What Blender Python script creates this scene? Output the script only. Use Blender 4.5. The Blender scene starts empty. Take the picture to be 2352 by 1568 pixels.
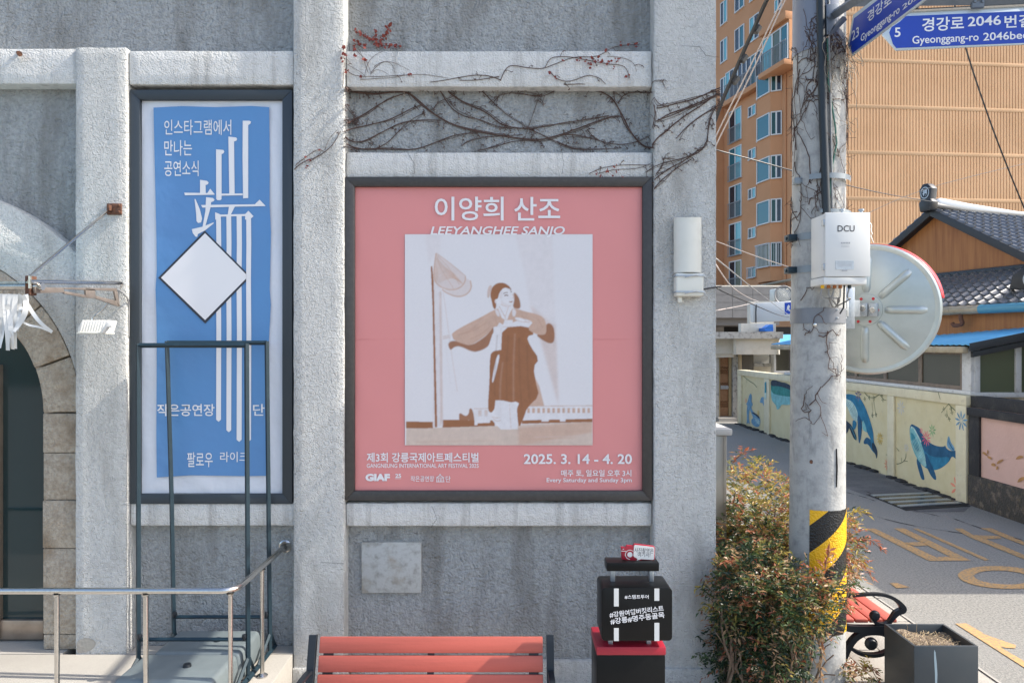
import bpy, bmesh, math, random
import numpy as np
from mathutils import noise as mnoise
from mathutils import Vector, Matrix
R = math.radians
random.seed(7)
scene = bpy.context.scene
COL = scene.collection

# ------------------------------------------------------------------ camera, light
K = 1640.0                       # focal length in units of the 2352-pixel-wide photograph
CX, CY = 1176.0, 790.0           # where the level view axis meets the picture
EYE = 2.45
cam = bpy.data.cameras.new('camera'); camo = bpy.data.objects.new('camera', cam); COL.objects.link(camo)
camo.location = (0, 0, EYE); camo.rotation_euler = (R(90), 0, 0)
cam.sensor_width = 36.0; cam.lens = 36.0 * K / 2352.0
cam.shift_y = 6.0 / 2352.0
cam.clip_start = 0.1; cam.clip_end = 2000
scene.camera = camo

SUN_AZ, SUN_EL = 86.5, 42.0      # degrees to the right of the facade's normal, and up
w = bpy.data.worlds.new("World"); scene.world = w; w.use_nodes = True
wn = w.node_tree
bg = wn.nodes['Background']
sky = wn.nodes.new('ShaderNodeTexSky'); sky.sky_type = 'NISHITA'; sky.sun_disc = False
sky.sun_elevation = R(SUN_EL); sky.sun_rotation = R(180 - SUN_AZ); sky.dust_density = 2.2; sky.ozone_density = .85
wn.links.new(sky.outputs[0], bg.inputs[0]); bg.inputs[1].default_value = 0.15
sl = bpy.data.lights.new('sun', 'SUN'); sl.energy = 3.1; sl.angle = R(0.5); sl.color = (1.0, 0.93, 0.82)
so = bpy.data.objects.new('sun', sl); COL.objects.link(so)
sdir = Vector((math.cos(R(SUN_EL)) * math.sin(R(SUN_AZ)), -math.cos(R(SUN_EL)) * math.cos(R(SUN_AZ)), math.sin(R(SUN_EL))))
so.rotation_euler = sdir.to_track_quat('Z', 'Y').to_euler(); so.location = (6, -4, 9)
vs = scene.view_settings
vs.view_transform = 'Standard'; vs.look = 'None'; vs.gamma = 1.0; vs.use_curve_mapping = False
vs.exposure = 1.22

# ------------------------------------------------------------------ helpers
def pw(px, py, d):
    return Vector(((px - CX) * d / K, d, EYE - (py - CY) * d / K))
def px2x(px, d): return (px - CX) * d / K
def py2z(py, d): return EYE - (py - CY) * d / K
def gnd(px, py, z=0.0):
    d = (EYE - z) * K / (py - CY)
    return Vector(((px - CX) * d / K, d, z))

class Plane:
    """a real flat surface: origin, unit right vector, unit up vector"""
    def __init__(s, o, u, v=(0, 0, 1)):
        s.o = Vector(o); s.u = Vector(u).normalized(); s.v = Vector(v).normalized()
        s.n = s.u.cross(s.v).normalized()          # towards the reader
    def at(s, a, b, off=0.0): return s.o + s.u * a + s.v * b + s.n * off
    def hit(s, px, py):
        r = Vector(((px - CX) / K, 1.0, -(py - CY) / K)); e = Vector((0, 0, EYE))
        t = (s.o - e).dot(s.n) / r.dot(s.n)
        p = e + r * t - s.o
        return p.dot(s.u), p.dot(s.v)
def front(d): return Plane((0, d, 0), (1, 0, 0))

OFF = {}
class MB:
    def __init__(s): s.bm = bmesh.new()
    def _add(s, b, mi=0):
        me = bpy.data.meshes.new('t'); b.to_mesh(me); b.free()
        if mi:
            for p in me.polygons: p.material_index = mi
        s.bm.from_mesh(me); bpy.data.meshes.remove(me); return s
    def box(s, x0, x1, y0, y1, z0, z1, bev=0.0, M=None, mi=0, seg=2):
        b = bmesh.new(); bmesh.ops.create_cube(b, size=1)
        for v in b.verts:
            v.co = Vector((x0 + (v.co.x + .5) * (x1 - x0), y0 + (v.co.y + .5) * (y1 - y0), z0 + (v.co.z + .5) * (z1 - z0)))
        if bev > 0: bmesh.ops.bevel(b, geom=b.edges[:], offset=bev, segments=seg, profile=.5, affect='EDGES')
        if M: b.transform(M)
        bmesh.ops.recalc_face_normals(b, faces=b.faces[:])
        return s._add(b, mi)
    def pbox(s, pl, a0, a1, b0, b1, n0, n1, bev=0.0, mi=0):
        M = Matrix((( pl.u.x, pl.v.x, pl.n.x, pl.o.x), (pl.u.y, pl.v.y, pl.n.y, pl.o.y), (pl.u.z, pl.v.z, pl.n.z, pl.o.z), (0, 0, 0, 1)))
        return s.box(a0, a1, b0, b1, n0, n1, bev, M, mi)
    def tube(s, pts, r, n=8, cap=True, mi=0):
        pts = [Vector(p) for p in pts]
        rs = r if isinstance(r, (list, tuple)) else [r] * len(pts)
        bm = s.bm; rings = []
        t0 = (pts[1] - pts[0]).normalized()
        up = Vector((0, 0, 1)) if abs(t0.z) < .9 else Vector((0, 1, 0))
        a = t0.cross(up).normalized()
        for i, p in enumerate(pts):
            t = (pts[min(i + 1, len(pts) - 1)] - pts[max(i - 1, 0)])
            if t.length < 1e-9: t = t0
            t.normalize()
            a = (a - t * a.dot(t))
            if a.length < 1e-6: a = t.orthogonal()
            a.normalize(); b = t.cross(a)
            rings.append([bm.verts.new(p + (a * math.cos(2 * math.pi * k / n) + b * math.sin(2 * math.pi * k / n)) * rs[i]) for k in range(n)])
        for i in range(len(rings) - 1):
            for k in range(n):
                f = bm.faces.new((rings[i][k], rings[i][(k + 1) % n], rings[i + 1][(k + 1) % n], rings[i + 1][k])); f.material_index = mi
        if cap:
            f = bm.faces.new(rings[0][::-1]); f.material_index = mi
            f = bm.faces.new(rings[-1]); f.material_index = mi
        return s
    def lathe(s, prof, M=None, n=32, mi=0):
        """profile (radius, height) turned about local z"""
        b = bmesh.new(); rings = []
        for (r, h) in prof:
            if r < 1e-6: rings.append([b.verts.new((0, 0, h))])
            else: rings.append([b.verts.new((r * math.cos(2 * math.pi * k / n), r * math.sin(2 * math.pi * k / n), h)) for k in range(n)])
        for i in range(len(rings) - 1):
            A, B = rings[i], rings[i + 1]
            for k in range(n):
                q = (k + 1) % n
                if len(A) == 1 and len(B) == 1: continue
                if len(A) == 1: b.faces.new((A[0], B[q], B[k]))
                elif len(B) == 1: b.faces.new((A[k], A[q], B[0]))
                else: b.faces.new((A[k], A[q], B[q], B[k]))
        bmesh.ops.recalc_face_normals(b, faces=b.faces[:])
        if M: b.transform(M)
        return s._add(b, mi)
    def prism(s, pl, pts, n0, n1, bev=0.0, mi=0):
        """polygon in plane coordinates, extruded along the plane's normal"""
        b = bmesh.new()
        lo = [b.verts.new(pl.at(p[0], p[1], n0)) for p in pts]
        hi = [b.verts.new(pl.at(p[0], p[1], n1)) for p in pts]
        b.faces.new(lo); b.faces.new(hi); m = len(pts)
        for i in range(m): b.faces.new((lo[i], lo[(i + 1) % m], hi[(i + 1) % m], hi[i]))
        bmesh.ops.recalc_face_normals(b, faces=b.faces[:])
        if bev > 0:
            bmesh.ops.bevel(b, geom=[e for e in b.edges if e.calc_face_angle(0) > .6], offset=bev, segments=2, profile=.5, affect='EDGES')
        return s._add(b, mi)
    def flat(s, pl, pts, off, mi=0):
        b = s.bm
        f = b.faces.new([b.verts.new(pl.at(p[0], p[1], off)) for p in pts]); f.material_index = mi
        f.normal_update()
        if f.normal.dot(pl.n) < 0: f.normal_flip()
        return s
    def quad(s, a, b, c, d, mi=0):
        f = s.bm.faces.new([s.bm.verts.new(Vector(p)) for p in (a, b, c, d)]); f.material_index = mi
        return s
    def ribbon(s, pl, pts, hw, n0, n1):
        """bar of varying half-width following a curve inside a plane"""
        m = len(pts); L = []; Rr = []
        hws = hw if isinstance(hw, (list, tuple)) else [hw] * m
        for i in range(m):
            t = Vector(pts[min(i + 1, m - 1)]) - Vector(pts[max(i - 1, 0)]); t.normalize()
            q = Vector((-t.y, t.x))
            L.append(Vector(pts[i]) + q * hws[i]); Rr.append(Vector(pts[i]) - q * hws[i])
        b = bmesh.new()
        V = [[b.verts.new(pl.at(p.x, p.y, n)) for p in (L[i], Rr[i]) for n in (n0, n1)] for i in range(m)]
        for i in range(m - 1):
            A, B = V[i], V[i + 1]
            for (p, q) in ((0, 1), (1, 3), (3, 2), (2, 0)): b.faces.new((A[p], A[q], B[q], B[p]))
        b.faces.new((V[0][0], V[0][1], V[0][3], V[0][2])); b.faces.new((V[-1][0], V[-1][1], V[-1][3], V[-1][2]))
        bmesh.ops.recalc_face_normals(b, faces=b.faces[:])
        return s._add(b)
    def build(s, name, mat, parent=None, sharp=38, label=None):
        me = bpy.data.meshes.new(name)
        off = OFF.get(parent, Vector()) if parent else Vector()
        if off.length: bmesh.ops.translate(s.bm, verts=s.bm.verts[:], vec=-off)
        s.bm.to_mesh(me); s.bm.free()
        for m in (mat if isinstance(mat, (list, tuple)) else [mat]): me.materials.append(m)
        me.polygons.foreach_set('use_smooth', [True] * len(me.polygons))
        me.set_sharp_from_angle(angle=R(sharp))
        return link(name, me, parent, label)
def link(name, me, parent=None, label=None):
    o = bpy.data.objects.new(name, me); COL.objects.link(o)
    if parent: o.parent = parent; OFF[o] = OFF.get(parent, Vector())
    if label: o['label'] = label
    return o
def tag(o, label, cat, group=None):
    o['label'] = label; o['category'] = cat
    if group: o['group'] = group
    return o
def thing(name, label, cat, loc, group=None):
    o = bpy.data.objects.new(name, None); COL.objects.link(o); o.empty_display_size = .2
    o.location = Vector(loc); OFF[o] = Vector(loc)
    return tag(o, label, cat, group)
def struct(o, kind='structure'): o['kind'] = kind; return o
def copy_tree(o, parent=None):
    c = o.copy(); COL.objects.link(c)
    if parent: c.parent = parent
    for ch in list(o.children): copy_tree(ch, c)
    return c
def smooth(pts, it=2, closed=False):
    pts = [Vector(p) for p in pts]
    for _ in range(it):
        q = []; m = len(pts)
        for i in range(m if closed else m - 1):
            a, b = Vector(pts[i]), Vector(pts[(i + 1) % m])
            q += [a * .75 + b * .25, a * .25 + b * .75]
        if not closed: q = [Vector(pts[0])] + q + [Vector(pts[-1])]
        pts = q
    return pts
def crop(x0, y0, wsrc, wimg):
    """turns a point of an enlarged detail of the photograph into 2352-wide picture units"""
    f = .91875
    return lambda x, y: ((x0 + x * wsrc / wimg) * f, (y0 + y * wsrc / wimg) * f)

def lettering(body, pl, box, off, mat, parent, bold=0.0, shear=0.0, name='lettering', rot=0.0):
    """flat lettering fitted to the box (left px, bottom py, right px, top py) on a plane"""
    c = bpy.data.curves.new('t', 'FONT'); c.body = body; c.offset = bold; c.shear = shear; c.resolution_u = 3
    o = bpy.data.objects.new('t', c); COL.objects.link(o)
    bpy.context.view_layer.update()
    me = bpy.data.meshes.new_from_object(o)
    bpy.data.objects.remove(o); bpy.data.curves.remove(c)
    xs = [v.co.x for v in me.vertices]; ys = [v.co.y for v in me.vertices]
    a0, b0 = pl.hit(box[0], box[1]); a1, b1 = pl.hit(box[2], box[3])
    pv = OFF.get(parent, Vector())
    x0, x1, y0, y1 = min(xs), max(xs), min(ys), max(ys)
    cr, sr = math.cos(rot), math.sin(rot); am, bm_ = (a0 + a1) / 2, (b0 + b1) / 2
    for v in me.vertices:
        a = a0 + (v.co.x - x0) / (x1 - x0) * (a1 - a0) - am; b = b0 + (v.co.y - y0) / (y1 - y0) * (b1 - b0) - bm_
        v.co = pl.at(am + a * cr - b * sr, bm_ + a * sr + b * cr, off) - pv
    me.update()
    if len(me.polygons) and sum((p.normal * p.area for p in me.polygons), Vector()).dot(pl.n) < 0: me.flip_normals()
    me.materials.clear(); me.materials.append(mat)
    return link(name, me, parent)

# ------------------------------------------------------------------ materials
def mat(name, col, rough=.6, metal=0.0, var=None, stain=None, bump=None, spec=.5, stretch=None, coat=0):
    """var = (scale, second colour, low, high); stain the same with a larger pattern; bump = (scale, distance[, kind])"""
    m = bpy.data.materials.new(name); m.use_nodes = True
    nt = m.node_tree; b = nt.nodes['Principled BSDF']
    b.inputs['Roughness'].default_value = rough; b.inputs['Metallic'].default_value = metal
    b.inputs['Specular IOR Level'].default_value = spec
    if coat: b.inputs['Coat Weight'].default_value = coat
    tc = nt.nodes.new('ShaderNodeTexCoord'); src = tc.outputs['Object']
    out = None
    for k, L in enumerate((var, stain)):
        if not L: continue
        sc, c2, lo, hi = L[:4]
        mp = nt.nodes.new('ShaderNodeMapping'); nt.links.new(src, mp.inputs[0])
        st = stretch if (stretch and k == (0 if not stain else 1)) else (1, 1, 1)
        mp.inputs['Scale'].default_value = st
        n = nt.nodes.new('ShaderNodeTexNoise'); n.inputs['Scale'].default_value = sc; n.inputs['Detail'].default_value = 5
        n.inputs['Roughness'].default_value = .62
        nt.links.new(mp.outputs[0], n.inputs[0])
        r = nt.nodes.new('ShaderNodeMapRange'); r.inputs[1].default_value = lo; r.inputs[2].default_value = hi
        nt.links.new(n.outputs[0], r.inputs[0])
        mx = nt.nodes.new('ShaderNodeMix'); mx.data_type = 'RGBA'
        nt.links.new(r.outputs[0], mx.inputs[0])
        if out is None: mx.inputs[6].default_value = (*col, 1)
        else: nt.links.new(out, mx.inputs[6])
        mx.inputs[7].default_value = (*c2, 1)
        out = mx.outputs[2]
    if out is None: b.inputs['Base Color'].default_value = (*col, 1)
    else: nt.links.new(out, b.inputs['Base Color'])
    if bump:
        prev = None
        for bb in (bump if isinstance(bump, list) else [bump]):
            sc, dist = bb[:2]; kind = bb[2] if len(bb) > 2 else 'noise'
            if kind == 'voronoi':
                n = nt.nodes.new('ShaderNodeTexVoronoi'); n.feature = 'SMOOTH_F1'; h = n.outputs['Distance']
            elif kind == 'wave':
                n = nt.nodes.new('ShaderNodeTexWave'); n.bands_direction = bb[3]; h = n.outputs['Fac']
                n.inputs['Distortion'].default_value = 0
            else:
                n = nt.nodes.new('ShaderNodeTexNoise'); n.inputs['Detail'].default_value = 3; h = n.outputs[0]
            n.inputs['Scale'].default_value = sc; nt.links.new(src, n.inputs[0])
            bp = nt.nodes.new('ShaderNodeBump'); bp.inputs['Strength'].default_value = 1.0; bp.inputs['Distance'].default_value = dist
            nt.links.new(h, bp.inputs['Height'])
            if prev: nt.links.new(prev, bp.inputs['Normal'])
            prev = bp.outputs[0]
        nt.links.new(prev, b.inputs['Normal'])
    return m
def glass_mat(name, col, rough=.08):
    return mat(name, col, rough=rough, spec=.6)

M = {}
M['stucco'] = mat('stucco', (.66, .66, .635), .72, var=(26, (.55, .55, .53), .45, .75), stain=(1.7, (.38, .37, .345), .5, .76), bump=[(110, .020), (46, .014)], stretch=(2.2, 2.2, .55))
M['stucco_beam'] = mat('stucco_beam', (.67, .665, .64), .78, var=(20, (.56, .555, .535), .45, .75), stain=(2.6, (.33, .32, .30), .51, .80), bump=[(90, .014), (30, .010)], stretch=(4.5, 4.5, .3))
M['rough_stucco'] = mat('rough_stucco', (.385, .40, .40), .85, var=(34, (.28, .29, .29), .4, .7), stain=(2.2, (.20, .20, .19), .46, .74), bump=[(60, .026), (20, .024)], stretch=(2.6, 2.6, .5))
M['stone'] = mat('granite', (.43, .375, .30), .8, var=(38, (.28, .235, .185), .4, .7), stain=(5, (.24, .18, .12), .5, .75), bump=[(55, .018), (12, .012)])
M['plaque'] = mat('plaque_stone', (.42, .43, .42), .75, var=(18, (.27, .27, .25), .48, .7), stain=(7, (.30, .27, .22), .52, .75), bump=(60, .003))
M['frame_dark'] = mat('bronze_frame', (.055, .05, .048), .42, .35, var=(30, (.075, .07, .065), .4, .8))
M['frame_blue'] = mat('slate_frame', (.04, .05, .06), .45, .3)
M['steel'] = mat('stainless', (.62, .60, .57), .2, 1.0, var=(60, (.5, .48, .45), .4, .8))
M['galv'] = mat('galvanised', (.46, .49, .52), .42, .75, var=(50, (.36, .39, .42), .4, .7))
M['rust'] = mat('rusty_iron', (.10, .05, .035), .8, .2, var=(60, (.19, .08, .04), .4, .7), bump=(80, .002))
M['black'] = mat('black_paint', (.004, .0045, .005), .36, spec=.22, var=(8, (.006, .006, .007), .4, .8))
M['iron'] = mat('cast_iron', (.012, .016, .022), .38, .2, bump=(120, .0006))
M['bluegreen'] = mat('blue_green_paint', (.010, .028, .042), .45, .2, var=(14, (.018, .04, .055), .5, .8))
M['tank'] = mat('grey_green_plastic', (.15, .18, .19), .42, var=(6, (.125, .15, .16), .4, .7), bump=(120, .0008))
M['white'] = mat('white_paint', (.66, .66, .64), .5, var=(7, (.66, .66, .64), .45, .8))
M['cream'] = mat('cream_enamel', (.70, .69, .62), .45, var=(6, (.62, .61, .53), .5, .8))
M['concrete'] = mat('pole_concrete', (.40, .40, .385), .8, var=(14, (.27, .27, .265), .46, .72), stain=(5, (.17, .17, .165), .54, .78), bump=[(70, .003), (8, .004)], stretch=(3, 3, .8))
M['pinkprint'] = mat('pink_print', (.66, .245, .235), .5, bump=[(2.2, .007)])
M['printwhite'] = mat('print_white', (.66, .64, .65), .5, bump=[(2.2, .007)])
M['blueprint'] = mat('blue_print', (.10, .235, .48), .5, var=(.7, (.085, .25, .50), .3, .7), bump=[(3.0, .012), (10, .003)])
M['bannerwhite'] = mat('banner_white', (.63, .66, .72), .5, bump=[(4.0, .02), (14, .004)])
def tone(n, c): M[n] = mat(n, c, .55)
tone('t_brown', (.33, .135, .055)); tone('t_mid', (.50, .33, .25)); tone('t_light', (.56, .46, .43)); tone('t_pale', (.62, .58, .59)); tone('t_dark', (.22, .10, .05))
tone('ink', (.03, .035, .05)); tone('letter_white', (.74, .735, .745))
M['t_floor'] = mat('t_floor', (.56, .44, .36), .5, var=(24, (.44, .27, .16), .42, .7), stretch=(.35, 1, 4))
M['benchwood'] = mat('bench_slat', (.45, .10, .07), .5, var=(3.5, (.36, .08, .055), .4, .75), bump=(60, .0008))
M['benchwood'].node_tree.nodes['Mapping'].inputs['Scale'].default_value = (.6, 12, 12)
M['red'] = mat('red_enamel', (.33, .012, .03), .4); M['redbright'] = mat('red_plastic', (.62, .02, .03), .35)
M['asphalt'] = mat('asphalt', (.27, .26, .235), .9, var=(52, (.12, .118, .112), .42, .66), stain=(.5, (.235, .23, .215), .4, .75), bump=[(70, .008), (6, .004)])
M['paving'] = mat('paving', (.34, .32, .28), .85, var=(9, (.31, .28, .245), .42, .7), stain=(90, (.33, .31, .28), .45, .7), bump=(50, .004))
M['platform'] = mat('platform_granite', (.38, .36, .325), .8, var=(110, (.34, .32, .29), .42, .65), stain=(3, (.33, .31, .28), .5, .75), bump=(90, .002))
M['soil'] = mat('dry_soil', (.22, .165, .115), .95, var=(40, (.36, .29, .21), .45, .7), bump=[(40, .03), (120, .01)])
M['planter'] = mat('planter_steel', (.042, .052, .060), .4, .15, var=(5, (.05, .058, .064), .4, .7))
M['roadpaint'] = mat('worn_yellow_paint', (.50, .29, .11), .85, var=(38, (.25, .20, .14), .46, .62), bump=(140, .003))
M['creamwall'] = mat('cream_wall', (.62, .56, .36), .8, var=(3, (.56, .49, .29), .4, .75), stain=(5, (.50, .44, .30), .58, .8), bump=(50, .002))
M['blackwall'] = mat('grimy_wall', (.025, .025, .028), .85, var=(6, (.06, .058, .055), .5, .75), stain=(9, (.16, .12, .09), .66, .75), bump=(40, .006))
M['mosswall'] = mat('mossy_base', (.05, .045, .04), .9, var=(9, (.16, .13, .10), .52, .7), stain=(14, (.11, .085, .05), .55, .7), bump=(30, .02))
M['pinkwall'] = mat('pink_wall', (.60, .40, .35), .8, var=(3, (.55, .36, .31), .4, .8), bump=(30, .003))
M['wood'] = mat('cedar_boards', (.36, .15, .045), .6, var=(1.0, (.24, .085, .024), .42, .72), stain=(4.5, (.13, .04, .012), .66, .74), bump=(30, .001))
for _n in M['wood'].node_tree.nodes:
    if _n.type == 'MAPPING': _n.inputs['Scale'].default_value = (16, 16, .8)
M['tile'] = mat('roof_tile', (.15, .155, .165), .32, .25, var=(5, (.19, .195, .20), .4, .75))
M['tile_dark'] = mat('tile_ridge', (.018, .022, .028), .4, .1)
M['ridgemetal'] = mat('ridge_flashing', (.30, .32, .35), .35, .7)
M['blueroof'] = mat('blue_sheet', (.10, .38, .66), .45, var=(2, (.16, .45, .70), .4, .75))
M['fascia'] = mat('dark_fascia', (.02, .024, .03), .5)
M['gutter'] = mat('copper_gutter', (.42, .36, .26), .5, .3, var=(4, (.30, .24, .16), .4, .7))
M['gutterblue'] = mat('blue_gutter', (.08, .26, .36), .45, .1)
M['shedglass'] = glass_mat('frosted_pane', (.05, .052, .042), .25)
M['shedgreen'] = glass_mat('green_pane', (.085, .105, .06), .22)
M['alu'] = mat('weathered_white_frame', (.58, .59, .60), .55, var=(12, (.38, .38, .38), .52, .75))
M['brownframe'] = mat('brown_frame', (.20, .155, .12), .6, var=(10, (.12, .09, .07), .45, .75))
M['orange'] = mat('orange_render', (.58, .285, .14), .85, var=(.5, (.52, .25, .115), .4, .75), bump=(12, .004))
M['ochre'] = mat('ochre_render', (.70, .435, .24), .85, var=(.35, (.60, .36, .19), .4, .75))
M['teal'] = glass_mat('teal_glass', (.008, .13, .165), .08); M['dkglass'] = glass_mat('dark_glass', (.012, .022, .035), .06)
M['lightglass'] = glass_mat('curtained_glass', (.12, .40, .45), .15)
M['doorglass'] = glass_mat('door_glass', (.009, .028, .032), .06)
M['podium'] = mat('podium_cladding', (.26, .24, .22), .75, var=(3, (.21, .19, .175), .4, .75))
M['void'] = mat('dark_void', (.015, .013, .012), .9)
M['palewall'] = mat('pale_render', (.58, .55, .48), .8, var=(3, (.50, .46, .38), .45, .8), stain=(7, (.36, .33, .28), .6, .8))
M['capstone'] = mat('stained_cap', (.42, .41, .38), .85, var=(9, (.15, .14, .13), .5, .68))
M['doorwood'] = mat('varnished_door', (.32, .17, .085), .5, var=(14, (.24, .115, .05), .4, .7))
M['greywood'] = mat('grey_shutter', (.10, .095, .088), .7)
M['signblue'] = mat('sign_blue', (.003, .040, .36), .35); M['signsilver'] = mat('sign_silver', (.50, .56, .60), .4, .3)
M['yellow'] = mat('reflective_yellow', (.78, .44, .008), .35, bump=(42, .006, 'voronoi'))
M['bark'] = mat('vine_bark', (.075, .042, .035), .85, var=(40, (.11, .07, .055), .4, .7))
M['paletwig'] = mat('pale_twig', (.30, .26, .21), .8)
M['redleaf'] = mat('red_leaf', (.17, .022, .016), .6, var=(30, (.27, .05, .025), .4, .7))
M['cable'] = mat('cable_sheath', (.02, .022, .025), .5); M['cablewhite'] = mat('white_cable', (.45, .40, .38), .5); M['cablegrey'] = mat('grey_cable', (.25, .25, .25), .5)
def leafmat(n, c, c2):
    m = mat(n, c, .42, var=(25, c2, .35, .7)); m.node_tree.nodes['Principled BSDF'].inputs['Subsurface Weight'].default_value = 0
    nt = m.node_tree; b = nt.nodes['Principled BSDF']; tr = nt.nodes.new('ShaderNodeBsdfTranslucent')
    mx = nt.nodes.new('ShaderNodeMixShader'); mx.inputs[0].default_value = .3
    tr.inputs[0].default_value = (*[min(1, v * 1.6) for v in c], 1)
    nt.links.new(b.outputs[0], mx.inputs[1]); nt.links.new(tr.outputs[0], mx.inputs[2]); nt.links.new(mx.outputs[0], nt.nodes['Material Output'].inputs[0])
    M[n] = m
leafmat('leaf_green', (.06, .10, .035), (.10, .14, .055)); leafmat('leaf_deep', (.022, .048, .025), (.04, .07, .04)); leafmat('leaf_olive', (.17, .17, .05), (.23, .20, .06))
leafmat('leaf_rust', (.32, .10, .05), (.42, .18, .10)); leafmat('leaf_tan', (.40, .25, .13), (.50, .34, .20)); leafmat('leaf_yellow', (.36, .28, .06), (.42, .33, .10))
# ------------------------------------------------------------------ ground
b = MB(); b.quad((-60, -30, 0), (60, -30, 0), (60, 400, 0), (-60, 400, 0)); struct(b.build('road', M['asphalt']))
KX = 3.49
b = MB()
b.box(-9, 1.46, 2.2, 4.98, -.2, .02, .006)
for i in range(7):
    for j in range(11):
        x0, y0 = 1.47 + i * .29, 2.2 + j * .58 + (.29 if i % 2 else 0)
        b.box(x0 + .003, x0 + .287, y0 + .004, y0 + .576, -.2, .02 + random.uniform(-.002, .002), .005)
struct(b.build('pavement', M['paving']))
b = MB()
for j in range(8): b.box(1.47 + 7 * .29 - .005, KX, 2.2 + j * .92 + .004, 3.12 + j * .92 - .004, -.25, .03, .008)
b.build('kerb', M['platform']); struct(bpy.data.objects['kerb'])
def ground_poly(mb, pts, z=.006):
    mb.bm.faces.new([mb.bm.verts.new(gnd(px, py, z)) for px, py in pts])
# painted letters on the carriageway, seen from their far side
C = crop(2060, 1300, 500, 1926)
b = MB()
for poly in ([(400, 78), (490, 78), (770, 208), (925, 208), (672, 76), (770, 76), (1415, 386), (1010, 388)],):
    pass
for poly in ([(400, 78), (490, 78), (775, 212), (870, 256), (1075, 352), (1010, 388)],
             [(672, 76), (775, 76), (1415, 386), (1010, 388), (1075, 352), (1212, 347)],
             [(775, 212), (935, 207), (1012, 241), (868, 246)],
             [(858, 78), (905, 78), (1590, 376), (1550, 386)],
             [(1255, 78), (1330, 78), (1440, 140), (1690, 150), (1710, 172), (1560, 178), (1926, 330), (1926, 372), (1400, 160)],
             [(1510, 74), (1610, 74), (1926, 205), (1926, 240)],
             [(630, 600), (700, 600), (830, 644), (700, 650)],
             [(1265, 992), (1375, 990), (1560, 1100), (1850, 1200), (1840, 1230), (1700, 1220), (2060, 1430), (2000, 1460)]):
    ground_poly(b, [C(*p) for p in poly])
ring_o = [(1720 + 430 * math.cos(a), 548 + 108 * math.sin(a) + 20 * math.cos(a)) for a in [2 * math.pi * k / 40 for k in range(40)]]
ring_i = [(1720 + 275 * math.cos(a), 548 + 66 * math.sin(a) + 14 * math.cos(a)) for a in [2 * math.pi * k / 40 for k in range(40)]]
for k in range(40):
    q = (k + 1) % 40
    ground_poly(b, [C(*ring_o[k]), C(*ring_o[q]), C(*ring_i[q]), C(*ring_i[k])])
bmesh.ops.recalc_face_normals(b.bm, faces=b.bm.faces[:])
for f in b.bm.faces:
    f.normal_update()
    if f.normal.z < 0: f.normal_flip()
tag(b.build('road_marking', M['roadpaint']), 'worn yellow letters and ring painted on the asphalt lane', 'road marking')
b = MB()
for pts in ([(1990, 1128), (2040, 1150), (2100, 1172), (2160, 1185)], [(1945, 1130), (1990, 1142), (2010, 1150)], [(2190, 1190), (2260, 1215), (2352, 1240)], [(1960, 1170), (2080, 1205), (2240, 1228)], [(2290, 1568), (2180, 1490), (2080, 1420), (2000, 1372)]):
    P2 = smooth([gnd(*p, .004) for p in pts], 2)
    for i in range(len(P2) - 1):
        t_ = (P2[i + 1] - P2[i]).normalized(); s2 = Vector((-t_.y, t_.x, 0)) * (.008 + .006 * math.sin(i * 1.7)); b.quad(P2[i] - s2, P2[i + 1] - s2, P2[i + 1] + s2, P2[i] + s2)
for f in b.bm.faces:
    f.normal_update()
    if f.normal.z < 0: f.normal_flip()
struct(b.build('road_crack', M['void']))
b = MB(); ground_poly(b, [crop(1760, 900, 800, 2240)(*p) for p in ((960, 700), (1130, 760), (1380, 850), (1700, 960), (1880, 1010), (1820, 1060), (1480, 1062), (1130, 945), (960, 880))], .003)
for f in b.bm.faces:
    f.normal_update()
    if f.normal.z < 0: f.normal_flip()
struct(b.build('road_patch', mat('dark_asphalt', (.125, .12, .12), .9, var=(40, (.07, .07, .07), .42, .66), stain=(2, (.16, .155, .15), .45, .7), bump=(60, .01))))
# drain
C = crop(1760, 900, 800, 2240)
q = [gnd(*C(*p), .008) for p in ((1160, 942), (1560, 925), (1835, 1015), (1410, 1042))]
t = thing('drain_grate', 'long steel drain grating set in the lane below the mural wall', 'drain', q[3])
def lerp4(u, v): return (q[0] * (1 - u) + q[1] * u) * (1 - v) + (q[3] * (1 - u) + q[2] * u) * v
def slab(mb, u0, u1, v0, v1, z0, z1):
    P4 = [lerp4(u0, v0), lerp4(u1, v0), lerp4(u1, v1), lerp4(u0, v1)]
    lo = [mb.bm.verts.new(Vector((p.x, p.y, z0))) for p in P4]; hi = [mb.bm.verts.new(Vector((p.x, p.y, z1))) for p in P4]
    mb.bm.faces.new(lo[::-1]); mb.bm.faces.new(hi)
    for i in range(4): mb.bm.faces.new((lo[i], lo[(i + 1) % 4], hi[(i + 1) % 4], hi[i]))
b = MB(); slab(b, -.03, 1.03, -.06, 1.06, .002, .006); b.build('pit', M['void'], t)
b = MB()
for k in range(4): slab(b, .0, 1, .03 + k * .25, .14 + k * .25, .008, .022)
b.build('frame', M['galv'], t)
for k in range(3):
    b = MB()
    for i in range(34): slab(b, i / 34 + .006, i / 34 + .018, .14 + k * .25, .28 + k * .25, .008, .018)
    b.build('grate_bars', M['steel'], t)

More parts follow.
